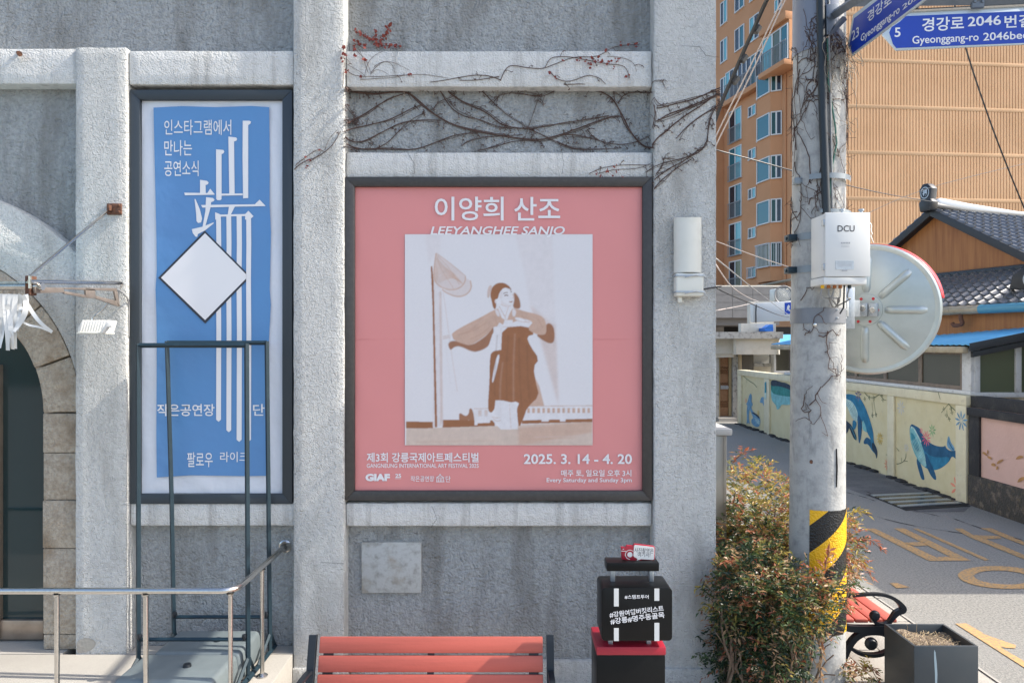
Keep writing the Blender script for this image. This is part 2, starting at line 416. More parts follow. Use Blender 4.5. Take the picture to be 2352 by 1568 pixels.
# ------------------------------------------------------------------ the stucco building
D0, DB, DR = 5.0, 5.045, 5.135      # pilaster face, beam face, recessed panel face
def X(px): return px2x(px, D0)
def Z(py): return py2z(py, D0)
hall = thing('stucco_building', 'grey rough stucco hall with flat pilasters and beams', 'building', (-2, 5.2, 0))
BX = X(1646)
PA, PB, PC = (X(172), X(290)), (X(673), X(790)), (X(1502), BX)
HC = Vector((X(-216), Z(950)))       # centre of the doorway arch
s_ = 5.0 / K
r_in, r_st, r_hood = 302 * s_, 388 * s_, 532 * s_
F5 = front(0)                         # plane facing the viewer; offset -d puts a thing at depth d
def arcpts(r, a0, a1, n): return [(HC.x + r * math.cos(a0 + (a1 - a0) * k / n), HC.y + r * math.sin(a0 + (a1 - a0) * k / n)) for k in range(n + 1)]
b = MB()
b.box(PA[0] + .01, BX - .01, DR, 5.5, -.3, 7.5)
LX = -8.0
pts = [(PA[0] + .008, HC.y), (PA[0] + .008, 7.5), (LX, 7.5), (LX, -.3), (HC.x - r_hood + .02, -.3), (HC.x - r_hood + .02, HC.y)] + arcpts(r_st + .03, math.pi, 0, 40)
b.prism(F5, pts, -5.5, -DR)
b.build('recessed_panel', M['rough_stucco'], hall)
b = MB(); b.box(LX + .02, BX - .02, 5.9, 13, -.3, 7.48); b.box(LX + .02, LX + .4, 5.51, 5.89, -.3, 7.4); b.box(BX - .4, BX - .02, 5.51, 5.89, -.3, 7.4)
b.build('rear_wall', M['stucco'], hall)
b = MB(); b.box(LX - .1, BX + .05, 5.0 + .2, 13.1, 7.52, 7.7); b.build('roof', M['capstone'], hall)
def rough_box(x0, x1, y0, y1, z0, z1, bev=.012):
    """a plastered bar whose arris wanders a little"""
    m = MB(); m.box(x0, x1, y0, y1, z0, z1, bev); bm = m.bm
    for ax, lo, hi in ((0, x0, x1), (2, z0, z1)):
        n_ = int((hi - lo) / .07)
        for k in range(1, n_):
            co = Vector((0, 0, 0)); co[ax] = lo + (hi - lo) * k / n_; no = Vector((0, 0, 0)); no[ax] = 1
            bmesh.ops.bisect_plane(bm, geom=bm.verts[:] + bm.edges[:] + bm.faces[:], plane_co=co, plane_no=no)
    for v in bm.verts:
        if v.co.y > y0 + .1: continue
        p = v.co; v.co = p + Vector((mnoise.noise(p * 9) * .0035 + mnoise.noise(p * 31) * .002, mnoise.noise(p * 5 + Vector((9, 1, 4))) * .003, mnoise.noise(p * 9 + Vector((3, 7, 1))) * .0035))
    return m
for (x0, x1, zb) in (PA + (.2,), PB + (.0,), PC + (.0,)):
    if x0 == PA[0]: z1 = Z(108)
    else: z1 = 7.5
    rough_box(x0, x1, D0, 5.3, zb, z1, .014).build('pilaster', M['stucco'], hall)
for (x0, x1) in (PB, PC):
    rough_box(x0 + .0, x1 + .016, D0 - .02, 5.2, -.05, Z(1532), .01).build('pilaster_base', M['stucco'], hall)
rough_box(PB[1] + .02, PC[0] - .004, DR - .035, 5.3, -.05, Z(1532), .01).build('plinth', M['stucco'], hall)
e = .004
for (x0, x1, y0, y1, d) in ((-8, 172, 108, 190, DB - .02), (290, 673, 113, 192, DB - .02), (790, 1502, 111, 195, DB), (790, 1502, 346, 404, DB),
                            (790, 1502, 1158, 1212, DB), (290, 673, 1158, 1211, DB)):
    xa = LX if x0 == -8 else X(x0) + e
    rough_box(xa, X(x1) - e, d, 5.3, Z(y1), Z(y0), .012).build('beam', M['stucco_beam'], hall)
# the hood and the stone arch round the doorway
n = 48
b = MB(); outer = arcpts(r_hood, 0, math.pi, n); inner = arcpts(r_st + .004, 0, math.pi, n)
xl = PA[0] + .02
pts = [(min(p[0], xl), p[1]) for p in outer] + [(min(p[0], xl), p[1]) for p in inner[::-1]]
cl = []
for p in pts:
    if not cl or (Vector(p) - Vector(cl[-1])).length > 1e-4: cl.append(p)
b.prism(F5, cl, -5.3, -(DR - .085), .014)
b.build('arch_hood', M['stucco'], hall)
NV = 9
for k in range(NV):
    a0, a1 = math.pi * k / NV + .006, math.pi * (k + 1) / NV - .006
    b = MB(); pts = arcpts(r_in, a0, a1, 6) + arcpts(r_st, a1, a0, 6)
    pts = [(min(p[0], xl - .002), p[1]) for p in pts]
    b.prism(F5, pts, -5.52, -(5.055 + random.uniform(-.004, .008)), .008); b.build('arch_stone', M['stone'], hall)
zj = HC.y
hs = [.28, .335, .34, .31, .30, .22]
for side in (1, -1):
    z1 = zj - .004
    for h in hs:
        x0, x1 = HC.x + side * r_in, HC.x + side * r_st
        if side > 0: x1 = min(x1, xl - .002)
        b = MB(); b.box(min(x0, x1) , max(x0, x1), 5.055 + random.uniform(-.004, .008), 5.52, max(z1 - h + .004, .288), z1, .008)
        b.build('jamb_stone', M['stone'], hall); z1 -= h
        if z1 < .32: break
# glazed door behind the arch
M['doorsteel'] = mat('brown_steel', (.36, .29, .23), .35, .6, var=(8, (.28, .22, .17), .4, .7))
fr = r_in - .002
def frame_arc(r0, r1, d0, d1, name, m, par):
    q = MB(); o = [(HC.x + r0, .29)] + arcpts(r0, 0, math.pi, n) + [(HC.x - r0, .29)]
    i = [(HC.x - r1, .29)] + arcpts(r1, math.pi, 0, n) + [(HC.x + r1, .29)]
    q.prism(F5, o + i, -d1, -d0, .004); return q.build(name, m, par)
frame_arc(fr, fr - .085, 5.20, 5.28, 'door_frame', M['doorsteel'], hall)
xd = X(8) * 1.055
b = MB()
b.box(xd - .02, xd + .025, 5.18, 5.27, .30, 2.3, .005)
b.box(xd + .026, HC.x + fr - .09, 5.20, 5.27, .30, .44, .005); b.build('door_stile', M['doorsteel'], hall)
b = MB(); pts = [(HC.x + fr - .08, .29)] + arcpts(fr - .08, 0, math.pi, n) + [(HC.x - fr + .08, .29)]
b.prism(F5, pts, -5.25, -5.235); b.build('door_pane', M['doorglass'], hall)
# hairline cracks and stains
def crack(pts, d):
    q = MB(); P3 = []
    for i in range(len(pts) - 1):
        for k in range(5):
            u = k / 5; P3.append(pw(pts[i][0] * (1 - u) + pts[i + 1][0] * u + random.uniform(-1.2, 1.2), pts[i][1] * (1 - u) + pts[i + 1][1] * u + random.uniform(-1, 1), d - .0005))
    P3.append(pw(*pts[-1], d - .0005)); q.tube(P3, .0009, 4); q.build('crack', M['void'], hall)
crack([(936, 350), (950, 372), (951, 400)], DB); crack([(1290, 350), (1296, 375), (1291, 400)], DB); crack([(992, 1162), (1004, 1190), (990, 1211)], DB)
crack([(1508, 107), (1560, 104), (1608, 108), (1620, 128), (1652, 132)], D0); crack([(735, 1290), (790, 1293)], D0); crack([(176, 640), (172, 700), (173, 860)], DR - .085)
b = MB()
P3 = smooth([pw(px, py, D0 - .001) for px, py in ((176, 1470), (200, 1462), (222, 1472), (215, 1490), (190, 1499), (176, 1498))], 1, True)
b.flat(F5, [(p.x, p.z) for p in P3], -(D0 - .0015)); b.build('plaster_patch', M['paving'], hall)
b = MB(); b.tube([pw(41, 121, DB - .02), pw(45, 124, DB - .08)], [.012, .018], 8); b.build('bolt', M['rust'], hall)

# entrance platform
b = MB(); b.box(-8.1, X(673), 3.9, 4.995, -.2, .285, .01); b.box(PA[1] + .004, PB[0] - .004, 4.996, DR - .002, -.2, .283); b.box(HC.x - r_in, PA[0] - .09, 4.996, 5.4, -.2, .284)
tag(b.build('entrance_platform', M['platform']), 'pale granite platform in front of the arched door', 'platform')
# inset stone
b = MB(); b.box(px2x(832, DR), px2x(968, DR), DR - .03, DR + .02, py2z(1358, DR), py2z(1242, DR), .006)
tag(b.build('stone_plaque', M['plaque']), 'weathered blank square stone tablet set in the wall above the bench', 'plaque')

# ------------------------------------------------------------------ framed signs
def frame_sign(name, label, x0, x1, y0, y1, wd, d, m):
    t = thing(name, label, 'sign', (px2x((x0 + x1) / 2, d), d, py2z(y1, d)))
    xa, xb, za, zb = px2x(x0, d), px2x(x1, d), py2z(y1, d), py2z(y0, d); w_ = wd * d / K
    g = MB(); pl = front(0)
    o = [(xa, za), (xb, za), (xb, zb), (xa, zb)]; i = [(xa + w_, za + w_), (xb - w_, za + w_), (xb - w_, zb - w_), (xa + w_, zb - w_)]
    for k in range(4):
        q = (k + 1) % 4
        g.prism(pl, [o[k], o[q], i[q], i[k]], -(d + .10), -d, .004)
    g.build('frame', m, t); return t, (xa + w_, xb - w_, za + w_, zb - w_)
def sheet(t, inner, d, m, name, nx=26, nz=26, amp=.003, seed=1, corner=1.0):
    """printed fabric stretched in the frame with faint waves and puckered edges"""
    xa, xb, za, zb = inner; rr = random.Random(seed); g = MB(); V = {}
    ph = [rr.uniform(0, 6) for _ in range(6)]
    for i in range(nx + 1):
        for j in range(nz + 1):
            u, v = i / nx, j / nz
            ed = min(u, 1 - u, v, 1 - v); pk = math.exp(-ed * 16) * corner
            y = d + amp * (math.sin(7 * u + 4 * v + ph[0]) * .4 + math.sin(4 * v - 9 * u + ph[1]) * .3) * min(1, ed * 8) + amp * 1.5 * pk * math.sin(26 * v + 22 * u + ph[2]) * min(1, ed * 40)
            V[i, j] = g.bm.verts.new((xa + u * (xb - xa), y, za + v * (zb - za)))
    for i in range(nx):
        for j in range(nz): g.bm.faces.new((V[i, j], V[i + 1, j], V[i + 1, j + 1], V[i, j + 1]))
    return g.build(name, m, t, 80)
# pink poster
DP = 5.02
pk, inn = frame_sign('framed_poster', 'square pink event poster with sepia dancer photo in dark bronze frame', 792, 1498, 406, 1149, 22, DP, M['frame_dark'])
sh = sheet(pk, inn, DP + .03, M['pinkprint'], 'poster_sheet', 60, 60, .0022, 3)
b = MB(); b.box(inn[0], inn[1], DP + .045, DP + .06, inn[2], inn[3]); b.build('backing', M['frame_dark'], pk)
PD = DP + .024
PL = front(0)
def pp(c): return px2x(c[0], PD), py2z(c[1], PD)
CP = crop(1000, 600, 480, 1420)
# the printed photograph: sepia tones laid down shape by shape, softened, and carried by the sheet as colour per vertex
PX0, PX1, PY0, PY1 = 930.0, 1361.0, 538.0, 1022.0
GW, GH = 330, 370
SEP = {'t_floor': (.565, .455, .385), 'printwhite': (.66, .64, .655), 't_pale': (.62, .575, .58), 't_light': (.55, .43, .385), 't_mid': (.52, .35, .27), 't_brown': (.285, .115, .048), 't_dark': (.15, .06, .028)}
IMG = np.empty((GH * 2, GW * 2, 3)); IMG[:] = SEP['printwhite']
GX, GY = np.meshgrid((np.arange(GW * 2) + .5) / (GW * 2) * (PX1 - PX0) + PX0, (np.arange(GH * 2) + .5) / (GH * 2) * (PY1 - PY0) + PY0)
NR = np.random.RandomState(4)
def blur(a, n):
    for _ in range(n):
        for ax in (0, 1): a = (np.roll(a, 1, ax) + a * 2 + np.roll(a, -1, ax)) / 4
    return a
GRAIN = blur(NR.rand(GH * 2, GW * 2), 2); GRAIN = (GRAIN - GRAIN.mean()) / GRAIN.std()
CLOUD = blur(NR.rand(GH * 2, GW * 2), 60); CLOUD = (CLOUD - CLOUD.mean()) / CLOUD.std()
def lay(poly, tone_, soft, alpha=1.0):
    x0, y0 = GX, GY; inside = np.zeros(GX.shape, bool); n = len(poly)
    for i in range(n):
        (ax, ay), (bx, by_) = poly[i], poly[(i + 1) % n]
        if ay == by_: continue
        c = ((ay > GY) != (by_ > GY)) & (GX < (bx - ax) * (GY - ay) / (by_ - ay) + ax); inside ^= c
    m_ = blur(inside.astype(float), soft) * alpha
    col = np.array(SEP[tone_]) * (1 + .02 * CLOUD[..., None] + .01 * GRAIN[..., None])
    IMG[:] = IMG * (1 - m_[..., None]) + col * m_[..., None]
SOFT = {'curtain_fold': (34, .55), 'cast_shadow': (4, .95), 'fishing_net': (3, .55), 'net_fold': (3, .45), 'net_shade': (7, .5), 'net_light': (8, .5), 'floor_streak': (8, .6), 'jacket_fold': (6, .28), 'plank': (8, .8), 'plank_edge': (6, .7), 'floor_shadow': (22, .8), 'net_cord': (4, .6), 'camera_box': (2, .95)}
def ink(pts, m, name, it=2, step=1, closed=True):
    q = [CP(*p) for p in pts]
    if it: q = [(v.x, v.y) for v in smooth(q, it, True)]
    lay(q, m, *SOFT.get(name, (2, 1.0)))
def inkline(pts, m, name, wd=4, it=2):
    q = smooth([CP(*p) for p in pts], it); h = max(.55, wd * .3106 / 2); L, Rr = [], []
    for i in range(len(q)):
        t_ = (q[min(i + 1, len(q) - 1)] - q[max(i - 1, 0)]).normalized(); s2 = Vector((-t_.y, t_.x)) * h; L.append(tuple(q[i] + s2)); Rr.append(tuple(q[i] - s2))
    lay(L + Rr[::-1], m, *SOFT.get(name, (1, .85)))
ink([(185, -40), (300, -40), (300, 190), (265, 95), (215, 185)], 't_pale', 'curtain_fold', 0)
ink([(850, -40), (1125, -40), (1168, 1225), (1085, 900), (960, 470), (920, 250)], 't_pale', 'curtain_fold', 0)
ink([(960, 480), (1125, 620), (1150, 620), (1172, 1225), (1060, 820)], 't_light', 'curtain_fold', 0)
ink([(48, 1392), (700, 1372), (1420, 1340), (1421, 1516), (46, 1516)], 't_floor', 'printed_floor', 0)
ink([(872, 1385), (1420, 1340), (1420, 1420), (878, 1516)], 't_mid', 'floor_shadow', 0)
for (yy, xa, xb) in ((1420, 900, 1400), (1445, 60, 800), (1470, 890, 1300), (1490, 120, 700), (1405, 300, 760), (1455, 1000, 1415), (1500, 900, 1200)):
    inkline([(xa, yy), ((xa + xb) / 2, yy - 6), (xb, yy - 10)], 't_light' if yy % 2 else 't_mid', 'floor_streak', 7)
ink([(46, 1338), (246, 1342), (246, 1388), (48, 1390)], 't_brown', 'skirting', 0)
ink([(316, 1326), (700, 1330), (700, 1372), (316, 1384)], 't_brown', 'skirting', 0)
ink([(900, 1330), (1421, 1318), (1421, 1342), (900, 1356)], 't_brown', 'skirting', 0)
ink([(920, 1228), (1421, 1220), (1421, 1316), (1225, 1320), (1222, 1338), (1182, 1338), (1180, 1318), (1100, 1322), (1098, 1338), (1046, 1340), (1044, 1322), (915, 1330)], 'printwhite', 'radiator', 0)
inkline([(930, 1226), (1421, 1222)], 't_mid', 'radiator_edge', 5, 0)
for k in range(13):
    x = 940 + k * 37
    ink([(x, 1240), (x + 20, 1240), (x + 20, 1276), (x, 1276)], 't_mid', 'radiator_slot', 0, 1 if k == 0 else 0)
ink([(548, 1245), (664, 1242), (668, 1348), (575, 1352), (572, 1366), (552, 1366)], 'printwhite', 'heater', 0)
inkline([(548, 1245), (664, 1242)], 't_mid', 'heater_edge', 4, 0)
for x in (578, 624):
    for k in range(5): ink([(x, 1256 + k * 9), (x + 25, 1256 + k * 9), (x + 25, 1260 + k * 9), (x, 1260 + k * 9)], 't_mid', 'heater_slot', 0, 0)
ink([(434, 1285), (450, 1276), (468, 1290), (490, 1300), (510, 1280), (512, 1245), (530, 1240), (548, 1290), (550, 1366), (520, 1366), (515, 1320), (490, 1345), (478, 1365), (445, 1368)], 't_brown', 'camera_box', 1)
ink([(244, 290), (306, 342), (318, 1372), (244, 1376)], 't_pale', 'plank', 0)
ink([(292, 380), (308, 380), (318, 1330), (300, 1372)], 't_light', 'plank_edge', 0)
ink([(229, 195), (240, 196), (250, 300), (277, 1382), (260, 1382), (242, 500)], 't_brown', 'printed_pole', 0)
inkline([(320, 380), (345, 560), (385, 860), (425, 1120)], 't_light', 'net_cord', 5)
inkline([(300, 420), (330, 720), (375, 1060)], 't_pale', 'net_cord', 5)
ink([(310, 360), (420, 425), (500, 402), (533, 350), (520, 300), (490, 280), (470, 330), (400, 372)], 't_light', 'net_fold', 2)
ink([(268, 98), (300, 118), (400, 190), (485, 265), (488, 300), (460, 340), (400, 372), (330, 362), (270, 325), (248, 270), (256, 180)], 't_light', 'fishing_net', 1)
ink([(262, 160), (285, 240), (278, 320), (262, 310), (250, 270), (254, 200)], 't_mid', 'net_shade', 1)
ink([(300, 160), (360, 220), (430, 290), (400, 300), (320, 240)], 't_pale', 'net_light', 1)
inkline([(268, 98), (256, 190), (250, 280), (275, 330), (330, 362), (400, 372), (460, 345), (486, 300), (484, 265)], 't_mid', 'net_rim', 9)
inkline([(268, 98), (340, 148), (484, 265)], 't_mid', 'net_rim', 4)
inkline([(270, 105), (300, 210), (380, 330), (400, 370)], 't_mid', 'net_rim', 3)
inkline([(280, 120), (360, 200), (440, 330)], 't_mid', 'net_rim', 3)
inkline([(312, 365), (350, 395), (430, 424), (500, 402), (531, 352), (520, 300)], 't_mid', 'net_rim', 10)
ink([(690, 622), (655, 690), (600, 735), (525, 780), (440, 750), (405, 742), (366, 752), (355, 775), (374, 818), (400, 790), (445, 782), (540, 830), (605, 815), (655, 785), (695, 720)], 't_brown', 'cast_shadow', 2)
ink([(1085, 612), (1120, 620), (1142, 660), (1142, 750), (1110, 768), (1060, 745), (1000, 700), (1045, 690)], 't_brown', 'cast_shadow', 2)
ink([(838, 384), (860, 398), (886, 440), (893, 500), (870, 512), (832, 500), (846, 440)], 't_brown', 'cast_shadow', 1)
ink([(990, 1000), (1030, 1080), (1066, 1225), (950, 1228)], 't_mid', 'cast_shadow', 0)
ink([(750, 648), (940, 632), (1000, 695), (935, 712), (962, 782), (1030, 880), (985, 935), (1005, 1060), (1030, 1150), (940, 1235), (915, 1310), (880, 1390), (868, 1320), (862, 1200), (820, 1198), (770, 1186), (712, 1182), (700, 1250), (672, 1280), (648, 1250), (662, 1050), (665, 850), (690, 820), (742, 812)], 't_brown', 'dress_skirt', 1)
ink([(705, 1183), (770, 1186), (790, 1208), (855, 1192), (880, 1205), (862, 1250), (872, 1396), (745, 1398), (690, 1340), (664, 1300), (700, 1245)], 'printwhite', 'leggings', 0)
inkline([(810, 1210), (815, 1300), (822, 1395)], 't_light', 'legging_fold', 3); inkline([(740, 1200), (748, 1290)], 't_pale', 'legging_fold', 4)
inkline([(690, 1320), (715, 1338), (745, 1330)], 't_mid', 'slipper', 4); inkline([(680, 1305), (705, 1312), (740, 1310)], 't_mid', 'slipper', 3)
ink([(692, 518), (600, 570), (480, 630), (395, 680), (380, 705), (402, 742), (470, 768), (520, 780), (600, 732), (665, 680), (690, 640), (740, 640), (790, 600), (770, 540), (735, 505)], 't_mid', 'jacket', 1)
ink([(835, 500), (930, 530), (1000, 545), (1060, 568), (1082, 625), (1082, 690), (1050, 705), (990, 690), (940, 655), (990, 600), (900, 590), (850, 600), (780, 640), (760, 640), (790, 590), (812, 540)], 't_mid', 'jacket', 1)
inkline([(440, 665), (560, 625), (680, 545)], 't_light', 'jacket_fold', 4); inkline([(960, 560), (1010, 600), (1000, 660)], 't_light', 'jacket_fold', 4)
ink([(312, 712), (330, 700), (380, 690), (395, 728), (350, 738), (318, 742)], 'printwhite', 'printed_hand', 1)
for yy in (712, 722, 732): inkline([(316, yy), (345, yy - 6), (375, yy - 8)], 't_mid', 'finger_line', 2, 0)
ink([(665, 400), (680, 348), (720, 318), (770, 316), (812, 345), (828, 378), (775, 352), (737, 388), (722, 440), (702, 440), (714, 480), (705, 516), (688, 500), (678, 450)], 't_brown', 'printed_hair', 1)
ink([(644, 425), (648, 362), (664, 334), (684, 340), (668, 400), (657, 430)], 't_light', 'hair_ribbon', 1)
ink([(742, 465), (780, 492), (815, 488), (800, 545), (772, 562), (736, 505)], 'printwhite', 'printed_neck', 1)
ink([(735, 388), (770, 350), (812, 362), (826, 378), (832, 398), (845, 424), (836, 440), (838, 462), (818, 486), (782, 492), (748, 476), (735, 470), (705, 470), (698, 448), (712, 436), (726, 438)], 'printwhite', 'printed_face', 1)
ink([(745, 440), (775, 470), (815, 480), (782, 492), (748, 476)], 't_light', 'jacket_fold', 1); ink([(735, 400), (760, 375), (752, 430), (740, 440)], 't_light', 'jacket_fold', 1); inkline([(764, 398), (782, 388), (798, 391)], 't_dark', 'brow', 6, 1); inkline([(772, 413), (786, 406), (800, 413)], 't_dark', 'eye', 9, 1)
inkline([(812, 374), (822, 370)], 't_dark', 'brow', 4, 0); inkline([(818, 384), (826, 382)], 't_dark', 'eye', 8, 0)
inkline([(832, 400), (843, 422), (834, 430)], 't_mid', 'nose', 6, 1); inkline([(808, 456), (822, 460), (832, 452)], 't_brown', 'mouth', 8, 1)
inkline([(746, 476), (784, 494), (820, 486)], 't_mid', 'jaw', 3, 2); inkline([(702, 444), (712, 455), (708, 466)], 't_mid', 'ear', 3, 1)
ink([(734, 490), (775, 565), (802, 495), (820, 492), (790, 600), (752, 575), (726, 512)], 'printwhite', 'collar', 0)
inkline([(734, 490), (775, 566), (790, 600)], 't_mid', 'collar_edge', 3, 0); inkline([(802, 495), (778, 568)], 't_mid', 'collar_edge', 3, 0)
ink([(830, 505), (860, 520), (852, 570), (828, 560)], 't_pale', 'brooch', 1); ink([(700, 510), (730, 520), (740, 570), (715, 560)], 't_pale', 'brooch', 1)
ink([(850, 565), (980, 600), (962, 632), (880, 636), (905, 612), (852, 590)], 'printwhite', 'cuff', 1)
inkline([(852, 588), (905, 608), (975, 602)], 't_mid', 'cuff_edge', 3)
ink([(760, 640), (772, 594), (832, 590), (836, 640)], 'printwhite', 'sash_bow', 0); inkline([(760, 642), (836, 640)], 't_light', 'bow_edge', 4, 0)
ink([(735, 610), (756, 622), (748, 812), (700, 816), (655, 782), (682, 700)], 'printwhite', 'sash', 0); inkline([(752, 640), (735, 700), (745, 800)], 't_pale', 'sash_fold', 5)
ink([(718, 850), (740, 844), (722, 930), (690, 1056), (679, 1046), (694, 950)], 'printwhite', 'sash_end', 1)
for k in range(26):      # loose mesh of the net, wrinkles of the cloth, grain of the boards
    u = k / 25; inkline([(262 + 18 * u, 120 + 200 * u), (330 + 60 * u, 200 + 130 * u - 60 * u * u), (400 + 70 * u, 330 - 80 * (1 - u))], 't_mid', 'net_cord', 1.5, 2)
for (p, q_, c_) in (((720, 700), (700, 1150), 't_dark'), ((800, 700), (790, 1180), 't_dark'), ((880, 720), (900, 1230), 't_dark'), ((850, 690), (840, 1190), 't_mid'), ((940, 780), (960, 1200), 't_dark'), ((760, 900), (740, 1180), 't_mid')):
    inkline([p, ((p[0] + q_[0]) / 2 - 8, (p[1] + q_[1]) / 2), q_], c_, 'jacket_fold', 12, 2)
for (p, q_) in (((480, 690), (640, 610)), ((520, 730), (660, 650)), ((430, 700), (560, 640)), ((900, 560), (960, 620)), ((1020, 580), (1060, 650)), ((700, 560), (720, 620))):
    inkline([p, ((p[0] + q_[0]) / 2, (p[1] + q_[1]) / 2 + 12), q_], 't_brown', 'jacket_fold', 5, 2)
IMG *= (1 + .009 * GRAIN[..., None]); IMG[:] = blur(IMG, 1)
SM = IMG.reshape(GH, 2, GW, 2, 3).mean((1, 3))
xs_ = np.linspace(px2x(PX0, PD), px2x(PX1, PD), GW); zs_ = np.linspace(py2z(PY0, PD), py2z(PY1, PD), GH)
XX, ZZ = np.meshgrid(xs_, zs_); YY = np.full(XX.shape, PD) + .0012 * np.sin(XX * 9 + ZZ * 5) * np.sin(ZZ * 4)
po = OFF[pk]; co_ = np.stack([XX - po.x, YY - po.y, ZZ - po.z], -1).reshape(-1, 3)
ii = np.arange(GW * GH).reshape(GH, GW); quads = np.stack([ii[1:, :-1], ii[1:, 1:], ii[:-1, 1:], ii[:-1, :-1]], -1).reshape(-1, 4)
me = bpy.data.meshes.new('printed_photograph'); me.from_pydata(co_.tolist(), [], quads.tolist())
at_ = me.color_attributes.new('print', 'FLOAT_COLOR', 'POINT'); at_.data.foreach_set('color', np.concatenate([SM.reshape(-1, 3), np.ones((GW * GH, 1))], 1).astype('f').ravel())
me.polygons.foreach_set('use_smooth', [True] * len(me.polygons)); me.update()
pm = mat('sepia_print', (.6, .6, .6), .5, bump=(2.2, .007)); an_ = pm.node_tree.nodes.new('ShaderNodeAttribute'); an_.attribute_name = 'print'
pm.node_tree.links.new(an_.outputs['Color'], pm.node_tree.nodes['Principled BSDF'].inputs['Base Color']); me.materials.append(pm); link('printed_photograph', me, pk)
# lettering of the poster
def plet(s, box, bold=0, shear=0, m='letter_white', d=None):
    lettering(s, PL, box, -(d or DP + .0235), M[m], pk, bold, shear)
PL_T = PL
def pbx(C, x0, y0, x1, y1): a = C(x0, y1); c = C(x1, y0); return (a[0], a[1], c[0], c[1])
def hitbox(C, x0, y0, x1, y1, d):
    pl = front(d); return pbx(C, x0, y0, x1, y1)
CQ = crop(840, 420, 820, 1495)
def plett(s, x0, y0, x1, y1, bold=0, shear=0):
    pl = front(DP + .0225); lettering(s, pl, pbx(CQ, x0, y0, x1, y1), 0, M['letter_white'], pk, bold, shear)
plett('이양희', 450, 131, 764, 240, .012); plett('산조', 812, 132, 1022, 240, .012)
plett('LEEYANGHEE SANJO', 430, 266, 1043, 316, .018, .22)
plett('제3회 강릉국제아트페스티벌', 140, 1296, 650, 1340, .018); plett('GANGNEUNG INTERNATIONAL ART FESTIVAL 2025', 140, 1346, 650, 1365, .012)
plett('GIAF', 134, 1392, 246, 1426, .06); plett('25', 270, 1392, 297, 1410, .03); plett('작은공연장', 340, 1402, 447, 1428, .01); plett('단', 500, 1402, 522, 1430, .01)
plett('2025. 3. 14 - 4. 20', 856, 1302, 1349, 1348, .02); plett('매주 토, 일요일 오후 3시', 1026, 1374, 1346, 1406, .014); plett('Every Saturday and Sunday 3pm', 960, 1411, 1348, 1436, .014)
b = MB(); pl = front(DP + .0225)
def qrect(x0, y0, x1, y1):
    a0, b0 = pl.hit(*CQ(x0, y1)); a1, b1 = pl.hit(*CQ(x1, y0)); b.flat(pl, [(a0, b0), (a1, b0), (a1, b1), (a0, b1)], 0)
for r_ in ((456, 1427, 494, 1430), (458, 1412, 461, 1427), (489, 1412, 492, 1427), (466, 1414, 469, 1427), (474, 1414, 477, 1427), (481, 1414, 484, 1427), (458, 1409, 492, 1412), (270, 1413, 297, 1415)): qrect(*r_)
for seg in (((455, 1410), (474, 1397), (475, 1400), (458, 1412)), ((474, 1397), (495, 1410), (492, 1412), (474, 1400)), ((470, 1397), (479, 1397), (474.5, 1392), (474, 1392))): b.flat(pl, [pl.hit(*CQ(*p)) for p in seg], 0)
b.build('hall_emblem', M['letter_white'], pk)
b = MB(); p0, p1 = pw(814, 779, DP + .0285), pw(1476, 779, DP + .0285); b.tube([p0, p1], .0012, 4); b.build('seam', M['pinkprint'], pk)

# blue banner
DS = 5.035
bl, inn = frame_sign('framed_banner', 'tall narrow blue and white banner in slate frame beside the arched door', 298, 671, 206, 1157, 23, DS, M['frame_blue'])
sheet(bl, inn, DS + .03, M['bannerwhite'], 'banner_sheet', 30, 70, .0035, 9, 1.3)
b = MB(); b.box(inn[0], inn[1], DS + .05, DS + .065, inn[2], inn[3]); b.build('backing', M['frame_blue'], bl)
C1 = crop(0, 0, 800, 1568); C2 = crop(0, 800, 800, 1383); C3 = crop(440, 280, 260, 1132)
pl = front(DS + .018)
field = [C1(752, 528), C1(890, 521), C1(1060, 526), C1(1230, 520), C1(1319, 526), C1(1322, 760), C1(1321, 1000), C1(1328, 1140), C1(1322, 1420), (622, 700), (617, 800), (613, 960), (615, 1075), (616, 1092), (560, 1093), (440, 1091), (360, 1096), (359, 1000), (360, 780), C1(766, 1540), C1(762, 1420), C1(768, 1320), C1(766, 1150), C1(757, 760)]
b = MB(); b.flat(pl, [pl.hit(*p) for p in field], 0); b.build('blue_field', M['blueprint'], bl)
def blett(s, C, x0, y0, x1, y1, bold=0.004):
    lettering(s, pl, pbx(C, x0, y0, x1, y1), .003, M['letter_white'], bl, bold)
blett('인스타그램에서', C1, 806, 588, 1134, 662); blett('만나는', C1, 806, 688, 942, 764); blett('공연소식', C1, 806, 788, 974, 864)
blett('작은공연장', C2, 680, 362, 928, 414, .012); blett('단', C2, 1094, 362, 1144, 412, .012)
blett('팔로우', C2, 810, 570, 920, 634, .006); blett('라이크', C2, 952, 568, 1074, 612, .006)
b = MB()
def stroke(pts, C=C3, it=0):
    q = [C(*p) for p in pts]
    if it: q = [(v.x, v.y) for v in smooth(q, it, True)]
    b.flat(pl, [pl.hit(*p) for p in q], .003 + .0003 * len(b.bm.faces) * .2)
stroke([(728, 98), (800, 98), (818, 108), (812, 130), (788, 146), (788, 938), (732, 942), (726, 500)])
stroke([(572, 270), (655, 280), (668, 296), (660, 314), (634, 324), (640, 892), (582, 892)])
stroke([(438, 408), (518, 416), (528, 436), (518, 452), (498, 462), (498, 950), (482, 962), (450, 960), (440, 945)])
stroke([(498, 890), (728, 888), (728, 908), (498, 912)])
stroke([(264, 740), (340, 752), (358, 770), (350, 788), (324, 798), (326, 884), (264, 886)])
stroke([(92, 880), (344, 884), (374, 836), (424, 898), (418, 902), (100, 908)])
